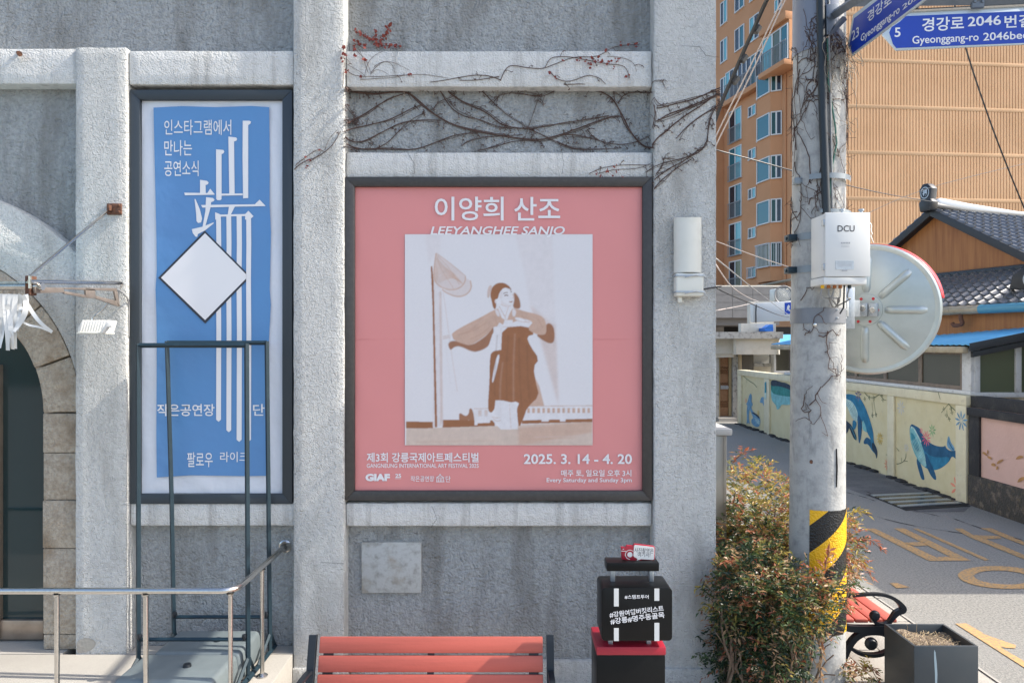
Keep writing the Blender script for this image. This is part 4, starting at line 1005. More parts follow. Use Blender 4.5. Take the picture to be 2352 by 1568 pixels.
b = MB(); A = pd_.hit(*CD(316, 548)); B_ = pd_.hit(*CD(478, 470)); b.box(A[0], B_[0], DD - .0205, DD - .0185, A[1], B_[1]); b.build('data_plate', M['galv'], dr_)
b = MB()
def rr_(x0, y0, x1, y1, o=.0024):
    a = pd_.hit(*CD(x0, y1)); c = pd_.hit(*CD(x1, y0)); b.flat(pd_, [a, (c[0], a[1]), c, (a[0], c[1])], o)
for y in (480, 494, 504, 514): rr_(335, y, 460, y + 3)
rr_(372, 548, 420, 562); rr_(365, 334, 440, 336, .001); rr_(365, 345, 440, 347, .001)
for k in range(6): rr_(365 + k * 14, 304, 374 + k * 14, 318, .001)
b.build('fine_print', mat('faded_ink', (.35, .36, .38), .6), dr_)
for k, (x, c_) in enumerate(((200, 'yellow'), (255, 'rust'), (308, 'rust'), (358, 'rust'), (440, 'bluegreen'))):
    b = MB(); p = pw(*CD(x, 668), DD + .05); b.tube([p + Vector((0, 0, .02)), p + Vector((0, 0, -.035))], .012, 8); b.build('cable_gland', M[c_] if c_ != 'rust' else mat('orange_gland', (.35, .12, .03), .5), dc)
    b = MB(); e_ = polpx(1921 - (k % 3) * 5, 705, .012); b.tube(smooth([p + Vector((0, 0, -.03)), p + Vector((-.02 + .02 * (k % 2), 0, -.10)), p.lerp(e_, .5) + Vector((.06 * math.sin(k * 2), -.02, -.02)), e_], 2), .005, 6); b.build('lead', M['cablegrey'], dc)
b = MB(); p = pw(*CD(395, 668), DD + .06); b.tube([p, p + Vector((-.005, 0, -.16)), p + Vector((-.02, .02, -.2))], .006, 6); b.build('lead', M['cable'], dc)
b = MB(); b.box(pA.x + .02, pA.x + .12, DD + .201, PDp - .15, pA.z + .06, pA.z + .10, .003); b.box(pA.x + .02, pA.x + .12, DD + .201, PDp - .15, pB.z - .10, pB.z - .06, .003); b.build('mount', M['galv'], dc)
b = MB()
for x in (375, 545):
    p = pw(*CD(x, 46), DD + .1); b.lathe([(.01, -.02), (.01, .012), (.018, .014), (.018, .026), (0, .028)], Matrix.Translation(p), 10)
b.build('lifting_bolt', M['galv'], dc)
b = MB(); P3 = [pw(*CD(*p), DD + .01) for p in ((618, 130), (640, 150), (632, 200), (648, 240), (628, 235), (646, 290), (655, 310))]; b.tube(smooth(P3, 1), .003, 5); b.build('chain', M['steel'], dc)

# convex mirror seen from behind
mi = thing('traffic_mirror', 'round convex road mirror seen from its ribbed grey back with a red visor', 'mirror', pw(1935, 715, 5.12))
MD = 5.36; mc = pw(1991, 711, MD); nrm = Vector((-.58, -.81, -.05)).normalized()     # towards us
xax = Vector((0, 0, 1)).cross(-nrm).normalized() * -1; xax = nrm.cross(Vector((0, 0, 1))).normalized() * -1
if xax.x < 0: xax = -xax
zax = nrm.cross(xax); zax = zax if zax.z > 0 else -zax
MT = Matrix(((xax.x, zax.x, nrm.x, mc.x), (xax.y, zax.y, nrm.y, mc.y), (xax.z, zax.z, nrm.z, mc.z), (0, 0, 0, 1)))
RM = .487
dish = mat('mirror_back', (.50, .54, .53), .38, .6, var=(4, (.42, .46, .45), .4, .7))
b = MB(); b.lathe([(0, .062), (.12, .058), (.26, .044), (.38, .022), (.445, .004), (.455, .008), (.475, .008), (.488, -.004), (RM - .008, -.008), (RM, -.022), (RM - .004, -.040), (RM - .03, -.05)], MT, 72); b.build('back_plate', dish, mi, 25)
b = MB(); b.lathe([(RM - .03, -.052), (.3, -.02), (0, .01)], MT, 48); b.build('mirror_face', mat('mirror_glass', (.8, .82, .84), .03, 1.0), mi)
for k in range(8):
    a = R(88 - 45 * k) ; g = bmesh.new()
    # a pressed rib: rounded bar lying on the dish
    pts = []; N2 = 10; w2 = .031
    prof = []
    for i in range(N2 + 1):
        r = .125 + (.40 - .125) * i / N2; base = .060 - .34 * max(0, r - .05) ** 2 - .001
        e_ = min(1, (i + .0) / 1.2, (N2 - i) / 1.2); prof.append((r, base, .027 * math.sqrt(max(0, e_)), w2 * (.7 + .3 * math.sqrt(max(0, e_)))))
    rows = []
    for (r, h, hh, ww) in prof:
        row = []
        for j in range(7):
            u = -1 + 2 * j / 6; top = 0 if abs(u) == 1 else (1 if abs(u) < .5 else .72)
            lx, ly = r, u * ww
            row.append(g.verts.new(MT @ Vector((lx * math.cos(a) - ly * math.sin(a), lx * math.sin(a) + ly * math.cos(a), h - .004 + (hh + .003) * top))))
        rows.append(row)
    for i in range(N2):
        for j in range(6): g.faces.new((rows[i][j], rows[i][j + 1], rows[i + 1][j + 1], rows[i + 1][j]))
    bmesh.ops.recalc_face_normals(g, faces=g.faces[:])
    q = MB(); q._add(g); q.build('rib', dish, mi, 50)
b = MB(); b.lathe([(.118, .058), (.115, .068), (.105, .070), (0, .070)], MT, 40); hub = b.build('hub', dish, mi, 30)
b = MB()
for (x, y) in ((545, 810), (652, 807), (692, 908), (624, 1010), (518, 1010)):
    r_ = CD(x, y); dv = Vector(((r_[0] - CX) / K, 1, -(r_[1] - CY) / K)); t_ = (mc + nrm * .07 - Vector((0, 0, EYE))).dot(nrm) / dv.dot(nrm)
    p = Vector((0, 0, EYE)) + dv * t_; b.lathe([(0, .006), (.009, .005), (.011, 0)], Matrix.Translation(p) @ MT.to_3x3().to_4x4(), 12)
b.build('red_bolt', M['redbright'], hub)
pv0 = [(r, h) for r, h in ()]
b = MB(); rows = []
for k in range(33):
    a = R(100 - 92 * k / 32); u = k / 32; dp = .17 * math.sin(math.pi * min(1, u * .86 + .05)) ** .7 + .01
    rows.append([b.bm.verts.new(MT @ Vector(((RM + .004 + s2 * .008) * math.cos(a), (RM + .004 + s2 * .008) * math.sin(a), -.01 - s2 * dp))) for s2 in (0, .33, .66, 1)])
for i in range(32):
    for j in range(3): b.bm.faces.new((rows[i][j], rows[i + 1][j], rows[i + 1][j + 1], rows[i][j + 1]))
vz = b.build('visor', M['redbright'], mi, 60)
sol = vz.modifiers.new('thickness', 'SOLIDIFY'); sol.thickness = .006
# bracket from the pole to the hub
b = MB(); p0 = pw(1928, 716, 4.95); p1 = mc + nrm * .075
pa, pb_ = pw(*CD(385, 888), 5.06), pw(*CD(500, 890), 5.19)
mid = (pa + pb_) / 2; dirv = (pb_ - pa).normalized(); pb2 = Plane(mid, dirv)
L_ = (pb_ - pa).length
b.pbox(pb2, -L_ / 2, L_ / 2, -.065, .055, -.03, .03, .004); b.build('arm_box', M['galv'], mi)
b = MB(); pe = Plane(mc + nrm * .071, xax, zax)
for (x0, x1) in ((525, 612), (618, 700)):
    A = pe.hit(*CD(x0, 965)); B_ = pe.hit(*CD(x1, 845)); b.pbox(pe, A[0], B_[0], A[1], B_[1], .0, .05, .006)
plate = b.build('hinge_plate', M['galv'], mi)
b = MB()
for (x, y) in ((568, 892), (655, 908)):
    A = pe.hit(*CD(x, y)); b.lathe([(0, .012), (.016, .012), (.016, .004), (.022, .003), (.022, 0)], Matrix.Translation(pe.at(A[0], A[1], .05)) @ MT.to_3x3().to_4x4(), 10)
b.build('bolt', M['steel'], plate)
b = MB()
for py in (711, 730): b.tube([polpx(1920, py, .01), pw(1944, py, 4.98)], .006, 8)
b.box(px2x(1940, 5.06), px2x(1962, 5.06), 5.05, 5.11, py2z(755, 5.06), py2z(660, 5.06), .003); b.build('clamp', M['galv'], mi)

# street-name signs
S2 = crop(2000, 0, 560, 2352)
arm_ = thing('sign_bracket', 'grey steel bracket arm carrying the blue street signs', 'bracket', pw(1905, 60, 4.86))
sb = mat('bracket_grey', (.13, .155, .19), .5, .3, var=(9, (.17, .19, .22), .4, .7))
b = MB(); pg = front(4.82); b.prism(pg, [pg.hit(*S2(*p)) for p in ((262, 60), (390, 50), (395, 175), (300, 370), (268, 380))], -.02, .02, .004)
for (x, y) in ((360, 128), (285, 195)):
    A = pg.hit(*S2(x, y)); b.lathe([(0, .014), (.012, .012), (.012, 0)], Matrix.Translation(pg.at(A[0], A[1], .02)) @ Matrix.Rotation(R(90), 4, 'X'), 8)
b.build('gusset', sb, arm_)
b = MB(); gz = Plane((px2x(1922, 4.9), 4.9, 0), (0, -1, 0))
p0, p1 = pw(*S2(350, 160), 4.85), pw(*S2(800, -140), 4.05); p2 = pw(*S2(420, 150), 4.9)
b.tube([p0, p1], .032, 4); b.build('near_arm', sb, arm_, 30)
b = MB(); b.tube([pw(*S2(330, 20), 4.92) , pw(*S2(2600, -6), 4.78)], .036, 4); b.build('side_arm', sb, arm_, 30)
b = MB(); b.tube([pw(*S2(300, 370), 4.83), pw(*S2(470, 190), 4.80)], .02, 4); b.build('stay', sb, arm_, 30)
# sign running towards the viewer
def solve_plane(px0, py0, d0, px1, d1):
    p0 = pw(px0, py0, d0); return Plane(p0, Vector((px2x(px1, d1), d1, 0)) - Vector((p0.x, p0.y, 0)))
pl1 = solve_plane(*S2(545, 582), 4.85, S2(1320, 0)[0], 4.07)
def plate(t, pl_, border, inner, thick=.012):
    g = MB(); g.prism(pl_, [pl_.hit(*S2(*p)) for p in border], -thick, 0, .002); g.build('plate', M['signsilver'], t)
    g = MB(); g.flat(pl_, [pl_.hit(*S2(*p)) for p in inner], .0012); return g.build('blue_face', M['signblue'], t)
s1t = thing('street_sign', 'blue arrow street sign reading 23 that angles up towards the viewer', 'street sign', pw(1957, 100, 4.85), 'blue street-name signs')
plate(s1t, pl1, [(545, 585), (495, 480), (556, 160), (960, -150), (1700, -700), (1760, -330), (1322, -4)], [(552, 562), (520, 478), (568, 196), (960, -108), (1690, -650), (1735, -330), (1290, -2)])
def l1(s, x0, yb, x1, yt, bold): lettering(s, pl1, (*S2(x0, yb), *S2(x1, yt)), .0025, M['letter_white'], s1t, bold)
l1('23', 548, 436, 622, 276, .012); l1('경강로', 712, 245, 965, -82, .016); l1('2024번길', 1060, -10, 1500, -440, .016); l1('Gyeonggang-ro', 642, 468, 1050, 51, .014); l1('2024beon-gil', 1080, 128, 1740, -455, .014)
s2t = thing('street_sign', 'blue arrow street sign reading 5 that hangs square to the viewer', 'street sign', pw(2040, 100, 4.9), 'blue street-name signs')
pl2 = solve_plane(*S2(1010, 530), 4.9, S2(2352, 0)[0], 4.80)
plate(s2t, pl2, [(862, 368), (1010, 532), (2700, 452), (2700, 45), (1120, 128), (930, 250)], [(935, 345), (960, 290), (1050, 230), (1110, 172), (2690, 105), (2690, 440), (1010, 508), (975, 465)])
b = MB(); b.tube([pl2.at(*pl2.hit(*S2(1150, 118)), .004), pl2.at(*pl2.hit(*S2(2700, 40)), .004)], .012, 6); b.build('top_rail', M['steel'], s2t)
def l2(s, x0, yb, x1, yt, bold): lettering(s, pl2, (*S2(x0, yb), *S2(x1, yt)), .0025, M['letter_white'], s2t, bold)
l2('5', 992, 394, 1054, 292, .014); l2('경강로', 1280, 338, 1720, 170, .016); l2('2046', 1760, 283, 2108, 162, .016); l2('번길', 2145, 300, 2430, 153, .016)
l2('Gyeonggang-ro', 1178, 490, 1874, 349, .012); l2('2046beon-gil', 1922, 458, 2640, 313, .012)
for x in (1170, 1850):
    b = MB(); A = pl2.hit(*S2(x - 65, 105)); B_ = pl2.hit(*S2(x + 65, 8)); b.pbox(pl2, A[0], B_[0], A[1], B_[1] + .02, .004, .03, .004)
    for dx in (-40, 40):
        Q = pl2.hit(*S2(x + dx, 40)); b.lathe([(0, .010), (.009, .008), (.009, 0)], Matrix.Translation(pl2.at(Q[0], Q[1], .03)) @ Matrix.Rotation(R(90), 4, 'X'), 8)
    b.build('hanger_clamp', sb, s2t)

# planter, cabinet
pt = thing('steel_planter', 'dark square steel planter of dry soil beside the pavement bench', 'planter', (2.8, 4.8, .02))
x0, x1, y0, y1, zt = px2x(2100, 4.6), px2x(2247, 4.6), 4.6, 4.97, py2z(1483, 4.6)
b = MB(); o = front(0); w3 = .016
b.box(x0, x1, y0, y0 + w3, .02, zt, .002); b.box(x0, x1, y1 - w3, y1, .02, zt, .002); b.box(x0, x0 + w3, y0 + w3, y1 - w3, .02, zt - .0005); b.box(x1 - w3, x1, y0 + w3, y1 - w3, .02, zt - .0005)
b.build('box', M['planter'], pt)
b = MB(); V = {}
for i in range(25):
    for j in range(25):
        u, v = i / 24, j / 24; V[i, j] = b.bm.verts.new((x0 + w3 + u * (x1 - x0 - 2 * w3), y0 + w3 + v * (y1 - y0 - 2 * w3), zt - .055 + .02 * math.sin(7 * u + 3) * math.sin(5 * v) + random.uniform(-.006, .006)))
for i in range(24):
    for j in range(24): b.bm.faces.new((V[i, j], V[i + 1, j], V[i + 1, j + 1], V[i, j + 1]))
b.build('soil', M['soil'], pt)
b = MB()
for k in range(170):
    x, y = random.uniform(x0 + .04, x1 - .04), random.uniform(y0 + .04, y1 - .04); a = random.uniform(0, 6.3); l = random.uniform(.015, .05); z = zt - .045
    b.tube([(x, y, z + .004), (x + l * math.cos(a), y + l * math.sin(a), z + random.uniform(0, .025))], .0015, 3)
for (x, y) in ((.12, .3), (.2, .33)):
    b.tube([(x0 + x, y0 + y, zt - .05), (x0 + x + .004, y0 + y, zt + .01), (x0 + x - .004, y0 + y, zt + .02)], .0015, 3)
b.build('dry_stalks', mat('straw', (.46, .36, .22), .9), pt)
b = MB(); pf = front(4.599); lo = [(1063, 1242), (1074, 1270), (1086, 1380), (1092, 1480), (1088, 1600), (1070, 1600), (1068, 1480), (1060, 1330), (1059, 1270)]
C6 = crop(2060, 1300, 500, 1926); b.flat(pf, [pf.hit(*C6(*p)) for p in lo], .0005); b.build('scratch_mark', mat('scratch', (.28, .36, .40), .5), pt)
cbn = thing('steel_cabinet', 'narrow stainless cabinet with a pale cap behind the right pilaster', 'cabinet', (1.6, 5.7, 0))
b = MB(); b.box(1.475, px2x(1669, 5.6), 5.6, 5.95, 0, py2z(999, 5.6), .004); b.box(px2x(1662, 5.6), px2x(1663, 5.6), 5.597, 5.599, .1, py2z(1004, 5.6)); b.build('cabinet_body', mat('brushed', (.34, .32, .29), .35, .8), cbn)
b = MB(); b.box(1.46, px2x(1681, 5.58), 5.56, 6.0, py2z(999, 5.6) + .001, py2z(983, 5.6), .012); b.build('cap', mat('cap_grey', (.50, .50, .49), .5), cbn)
# ------------------------------------------------------------------ mural wall and the house behind it
WX = 7.0
WP = Plane((WX, 22.0, 0), (0, -1, 0))        # reader stands in the lane, a = 22 - depth
def wd(px): return WX * K / (px - CX)
def wa(px): return 22.0 - wd(px)
CMm = crop(2080, 920, 360, 1711); CMl = crop(1790, 640, 220, 750); CMr = crop(2300, 740, 260, 728)
ww = thing('mural_wall', 'cream panelled garden wall painted with swimming blue whales and flowers', 'wall', (WX, 16, 0))
near, far = wa(2225), wa(1697); WT = 1.66
b = MB(); b.pbox(WP, far, near, -.2, WT - .02, -.2, 0); b.build('panel', M['creamwall'], ww)
b = MB()
for (p0, p1) in ((2201, 2225), (2043, 2058), (1925, 1938), (1758, 1770), (1697, 1705)):
    b.pbox(WP, wa(p0), wa(p1), -.1, WT - .16, .0, .045, .006)
aa = 22 - 17.25; b.pbox(WP, aa - .07, aa + .07, -.1, WT - .16, 0, .045, .006)
b.pbox(WP, far - .01, near + .01, WT - .158, WT, -.21, .05, .008); b.build('frame_rail', mat('rail_cream', (.66, .61, .44), .8, var=(5, (.58, .52, .36), .4, .75), stain=(9, (.42, .38, .30), .6, .8)), ww)
for n_, c_ in (('w_deep', (.008, .075, .16)), ('w_blue', (.012, .14, .25)), ('w_teal', (.03, .21, .27)), ('w_aqua', (.15, .36, .38)), ('w_pale', (.36, .48, .45)), ('w_dark', (.012, .03, .055)), ('w_sea', (.02, .17, .16)),
               ('f_pink', (.62, .10, .17)), ('f_green', (.16, .34, .16)), ('f_gold', (.55, .38, .08)), ('f_coral', (.62, .22, .15)), ('f_blue', (.11, .24, .36)), ('f_grey', (.42, .42, .40)), ('f_violet', (.15, .13, .22)), ('f_twig', (.10, .13, .08)), ('f_leaf', (.36, .19, .07))):
    M[n_] = mat(n_, c_, .8, var=(7, tuple(min(1, v * 1.5 + .012) for v in c_), .38, .72))
ML = [0]
def mural(pts, m, name, C=CMm, it=2, off=0.0, par=None, pl_=None):
    ML[0] += 1; g = MB(); q = [C(*p) for p in pts]
    if it: q = [(v.x, v.y) for v in smooth(q, it, True)]
    pl_ = pl_ or WP
    g.flat(pl_, [pl_.hit(*p) for p in q], off + .0004 + .00012 * ML[0]); return g.build(name, M[m], par or ww)
def mline(pts, m, name, C=CMm, wd_=.012, off=0.0, it=2):
    ML[0] += 1; g = MB(); q = smooth([WP.hit(*C(*p)) for p in pts], it); h = wd_ / 2
    for i in range(len(q) - 1):
        t_ = (q[i + 1] - q[i]); 
        if t_.length < 1e-6: continue
        t_.normalize(); s2 = Vector((-t_.y, t_.x)) * h; g.flat(WP, [q[i] + s2, q[i] - s2, q[i + 1] - s2, q[i + 1] + s2], off + .0004 + .00012 * ML[0])
    return g.build(name, M[m], ww)
def flower(x, y, r, m, C=CMm, off=0.0, n=8):
    ML[0] += 1; g = MB(); c = WP.hit(*C(x, y)); rr = r
    for k in range(n):
        a = 2 * math.pi * k / n + .2; w_ = math.pi / n * .62
        g.flat(WP, [(c[0] + rr * f * math.cos(a + da), c[1] + rr * f * math.sin(a + da)) for f, da in ((.12, 0), (.6, -w_ * .9), (1.0, -w_ * .25), (1.0, w_ * .25), (.6, w_ * .9))], off + .0004 + .00012 * ML[0])
    g.build('painted_flower', M[m], ww)
# large whale near the end post
mural([(1010, 1062), (1035, 1075), (1070, 1180), (1100, 1300), (1098, 1330), (1060, 1318), (1025, 1200), (1004, 1110)], 'w_deep', 'painted_fin')
mural([(945, 660), (985, 680), (1045, 712), (1075, 790), (1150, 880), (1240, 925), (1330, 935), (1345, 910), (1356, 950), (1410, 985), (1462, 975), (1490, 990), (1515, 1030), (1517, 1125), (1470, 1075), (1425, 1040), (1400, 1100), (1340, 1160), (1260, 1205), (1190, 1212), (1120, 1190), (1050, 1130), (985, 1030), (940, 900), (922, 780), (925, 690)], 'w_deep', 'painted_whale')
mural([(930, 700), (960, 695), (1000, 770), (1050, 860), (1090, 980), (1180, 1050), (1280, 1060), (1400, 1050), (1390, 1105), (1330, 1162), (1250, 1205), (1190, 1210), (1120, 1190), (1050, 1130), (985, 1030), (940, 900), (924, 790)], 'w_blue', 'painted_belly')
mural([(930, 700), (958, 700), (1000, 775), (1055, 870), (1090, 980), (1120, 1100), (1122, 1186), (1050, 1130), (985, 1030), (940, 900), (924, 790)], 'w_aqua', 'painted_throat')
mural([(935, 760), (965, 775), (1000, 840), (1040, 930), (1030, 1000), (985, 960), (948, 880)], 'w_teal', 'throat_shade')
for k in range(5): mline([(948 + k * 14, 860 - k * 10), (985 + k * 14, 970 - k * 10), (1045 + k * 14, 1090 - k * 8), (1105 + k * 4, 1165 - k * 14)], 'w_pale', 'throat_line', wd_=.01)
mline([(938, 700), (968, 705), (1010, 780), (1060, 880)], 'w_pale', 'jaw_line', wd_=.03)
mural([(1108, 1000), (1135, 1030), (1165, 1110), (1215, 1210), (1240, 1290), (1238, 1335), (1190, 1300), (1140, 1210), (1112, 1110)], 'w_deep', 'painted_fin')
mural([(1383, 800), (1398, 815), (1412, 880), (1450, 930), (1464, 975), (1430, 985), (1395, 960), (1368, 930), (1366, 880)], 'f_blue', 'painted_fluke')
for k in range(4): mline([(1380 + k * 6, 850 + k * 14), (1400 + k * 8, 910 + k * 8), (1440 + k * 4, 970)], 'w_deep', 'fluke_line', wd_=.008)
flower(1122, 832, .13, 'f_pink', n=11); flower(1062, 740, .05, 'f_pink'); flower(1194, 738, .10, 'f_green'); flower(820, 468, .13, 'f_grey'); flower(885, 945, .08, 'f_grey'); flower(1488, 1420, .17, 'f_coral', n=7)
flower(1572, 625, .15, 'f_blue', off=.045, n=9)
mline([(1300, 285), (1325, 370)], 'f_twig', 'painted_twig', wd_=.014, off=.05)
mline([(1366, 372), (1388, 425), (1440, 480), (1490, 520), (1500, 548)], 'f_twig', 'painted_twig', wd_=.016); mline([(1388, 425), (1340, 480), (1300, 530)], 'f_twig', 'painted_twig', wd_=.010); mline([(1365, 500), (1372, 565), (1398, 605)], 'f_twig', 'painted_twig', wd_=.010); mline([(1415, 460), (1428, 525)], 'f_twig', 'painted_twig', wd_=.010)
for (x, y) in ((1332, 482), (1415, 480), (1428, 528), (1360, 560), (1482, 518), (1396, 605)): flower(x, y, .035, 'f_twig', n=4)
mline([(768, 1142), (840, 1120), (880, 1072), (882, 1010)], 'f_twig', 'painted_twig', wd_=.012); mline([(830, 1122), (826, 1060)], 'f_twig', 'painted_twig', wd_=.01); mline([(860, 1100), (905, 1106)], 'f_twig', 'painted_twig', wd_=.01); mline([(768, 945), (800, 985)], 'f_twig', 'painted_twig', wd_=.012)
# diving whale of the next panel
mural([(150, 310), (100, 290), (94, 340), (105, 395), (150, 440), (185, 455), (215, 540), (250, 605), (300, 640), (330, 560), (360, 640), (420, 760), (450, 820), (465, 850), (430, 820), (400, 825), (374, 880), (390, 905), (425, 895), (462, 950), (478, 980), (520, 1020), (530, 1082), (542, 1050), (540, 960), (498, 880), (495, 760), (450, 600), (380, 420), (330, 350), (240, 305)], 'w_blue', 'painted_whale')
mural([(150, 350), (190, 370), (250, 400), (310, 520), (305, 600), (300, 640), (250, 605), (215, 540), (185, 455), (150, 435)], 'w_pale', 'painted_throat')
for k in range(4): mline([(165 + k * 22, 400 - k * 2), (215 + k * 20, 480), (262 + k * 14, 570 + k * 6)], 'w_teal', 'throat_line', wd_=.009)
mural([(365, 600), (395, 660), (425, 770), (385, 745), (362, 715)], 'w_aqua', 'painted_belly')
mural([(478, 880), (500, 885), (540, 970), (542, 1040), (530, 1082), (520, 1015), (476, 965)], 'w_dark', 'painted_tail'); mural([(374, 880), (402, 825), (432, 822), (462, 860), (476, 945), (425, 895), (390, 905)], 'w_deep', 'painted_fluke')
mural([(250, 605), (298, 640), (290, 700), (262, 740), (244, 690)], 'w_blue', 'painted_fin')
mural([(310, 545), (348, 590), (362, 680), (350, 820), (326, 912), (315, 830), (306, 660)], 'w_deep', 'painted_fin')
mural([(146, 610), (180, 625), (232, 670), (262, 730), (292, 800), (296, 862), (262, 838), (228, 760), (206, 700), (195, 755), (150, 795), (130, 740), (146, 668), (165, 645)], 'w_dark', 'painted_tail')
mline([(225, 690), (265, 780), (290, 845)], 'w_teal', 'tail_line', wd_=.02)
flower(316, 318, .13, 'f_violet', n=7); flower(572, 836, .12, 'f_gold', n=10); flower(662, 1148, .11, 'f_coral', n=9)
mline([(375, 255), (395, 300), (450, 352), (520, 345), (560, 312), (600, 300)], 'f_twig', 'painted_twig', wd_=.014); mline([(590, 312), (610, 370), (650, 382)], 'f_twig', 'painted_twig', wd_=.010); mline([(490, 360), (510, 450), (525, 550)], 'f_twig', 'painted_twig', wd_=.010); mline([(480, 400), (485, 560)], 'f_twig', 'painted_twig', wd_=.008)
for (x, y) in ((448, 350), (503, 352), (592, 325), (608, 375), (525, 550), (484, 560), (392, 365)): flower(x, y, .045, 'f_twig', n=4)
mline([(648, 1020), (690, 1080)], 'f_twig', 'painted_twig', wd_=.01); mline([(684, 940), (682, 1020)], 'f_twig', 'painted_twig', wd_=.01)
# humpback of the far panel and the small whale beside it
xs = lambda p: (max(p[0], 470), p[1])
mural([xs(p) for p in ((470, 1062), (500, 1052), (560, 1075), (600, 1078), (680, 1130), (740, 1230), (760, 1300), (690, 1310), (640, 1262), (600, 1270), (560, 1262), (545, 1300), (520, 1310), (515, 1270), (470, 1225))], 'w_aqua', 'painted_whale', CMl)
mural([xs(p) for p in ((470, 1062), (500, 1052), (560, 1075), (600, 1078), (680, 1130), (740, 1230), (660, 1200), (560, 1190), (470, 1168))], 'w_sea', 'painted_back', CMl)
mural([xs(p) for p in ((470, 1062), (500, 1052), (560, 1075), (600, 1078), (680, 1130), (720, 1200), (640, 1140), (540, 1105), (470, 1110))], 'w_dark', 'painted_back', CMl)
mural([(432, 1075), (445, 1070), (446, 1165), (430, 1168)], 'w_teal', 'painted_back', CMl, 0, .045); mural([(430, 1165), (446, 1165), (446, 1218), (428, 1218)], 'w_pale', 'painted_belly', CMl, 0, .045)
mural([(375, 1240), (392, 1195), (412, 1205), (426, 1160), (427, 1220), (424, 1288), (408, 1280), (400, 1248), (382, 1252)], 'f_blue', 'painted_fluke', CMl)
mural([(298, 1166), (308, 1190), (304, 1240), (318, 1262), (300, 1290), (322, 1330), (368, 1358), (382, 1400), (375, 1450), (340, 1458), (305, 1425), (302, 1390), (322, 1380), (300, 1330), (290, 1300), (280, 1370), (292, 1438), (275, 1415), (262, 1440), (268, 1380), (264, 1310), (270, 1270), (258, 1262), (272, 1240), (284, 1190)], 'f_blue', 'painted_whale', CMl, 1)
mural([(300, 1330), (322, 1330), (368, 1358), (378, 1392), (345, 1360)], 'w_dark', 'painted_back', CMl, 1)
for k in range(4): mline([(330 + k * 6, 1380 + k * 12), (355 + k * 4, 1385 + k * 14), (374, 1410 + k * 10)], 'w_pale', 'throat_line', CMl, .02)
mline([(235, 1020), (280, 1060), (330, 1090), (350, 1118)], 'f_twig', 'painted_twig', CMl, .02); mline([(260, 1048), (262, 1080)], 'f_twig', 'painted_twig', CMl, .015)
flower(362, 1335, .09, 'f_gold', CMl); flower(258, 1230, .08, 'f_coral', CMl)
b = MB()
for k in range(70):      # ragged mortar and weeds along the foot
    a = random.uniform(far, near); b.box(WX - .10 - random.uniform(0, .08), WX - .01, 22 - a - .09, 22 - a + .09, -.02, random.uniform(.012, .05), .008)
b.build('mortar_skirt', M['blackwall'], ww)

# pink panel wall nearer the viewer
pw_ = thing('pink_wall', 'grimy black wall with a pink panel of painted brown leaves', 'wall', (WX, 9.5, 0))
a0, a1 = wa(2226), 22 - 7.2
PB0, PT0 = py2z(1095, wd(2252)), py2z(956.6, wd(2252))
b = MB(); b.pbox(WP, a0 + .012, a1, -.2, PB0 - .002, -.2, .03, .008); b.build('base', M['mosswall'], pw_)
b = MB(); b.pbox(WP, a0 + .012, a1, PB0, WT - .06, -.2, -.02); pinkp = b.build('panel', M['pinkwall'], pw_)
b = MB(); b.pbox(WP, a0 + .012, wa(2251), PB0, PT0 - .002, -.018, .02, .006); b.pbox(WP, a0 + .012, a1, PT0, PT0 + .12, -.19, .05, .01); b.pbox(WP, a0 + .012, a1, PT0 + .122, WT + .0, -.21, -.015, .004); b.build('coping', M['blackwall'], pw_)
PPL = Plane((WX + .02, 22, 0), (0, -1, 0))
for leaf in ([(436, 1096), (455, 1085), (478, 1115), (470, 1118)], [(476, 1070), (484, 1085), (482, 1110), (474, 1095)], [(470, 1115), (500, 1122), (512, 1142), (485, 1138)], [(498, 1176), (520, 1163), (540, 1185), (515, 1192)], [(540, 1178), (550, 1150), (592, 1138), (585, 1152), (555, 1170)], [(535, 1215), (540, 1188), (556, 1190), (548, 1212)], [(668, 1144), (700, 1110), (740, 1125), (700, 1138)], [(684, 1305), (700, 1270), (745, 1260), (740, 1282), (700, 1300)], [(760, 1180), (790, 1165), (800, 1190)]):
    mural(leaf, 'f_leaf', 'painted_leaf', CMr, 2, 0, pinkp, PPL)

# lean-to along the lane with the blue roof
lt = thing('lean_to', 'low lean-to with blue sheet roof and dark sliding windows above the mural wall', 'building', (7.6, 15, 0))
d0, d1 = 10.98, 18.5; EZ = 2.44
b = MB(); b.box(WX + .16, WX + .34, d0 + .15, d1, 0, 1.72); b.box(WX + .36, 9.2, d0 + .12, d0 + .3, 0, 1.70); b.build('wall', M['palewall'], lt)
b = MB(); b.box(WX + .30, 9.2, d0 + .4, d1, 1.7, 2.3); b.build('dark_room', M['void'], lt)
LP = Plane((WX + .08, 22.0, 0), (0, -1, 0))
def la(d): return 22 - d
b = MB(); b.pbox(LP, la(d1), la(d0), 1.665, 1.725, -.06, .03, .004); b.pbox(LP, la(d1), la(d0), 2.33, 2.38, -.06, .02, .004); b.build('window_sill', M['alu'], lt)
b = MB(); b.pbox(LP, la(11.20), la(10.98), 1.727, 2.328, -.08, .025, .006); b.build('corner_post', M['alu'], lt)
divs = [11.22]; 
while divs[-1] < 18.0: divs.append(min(18.45, divs[-1] + 1.16))
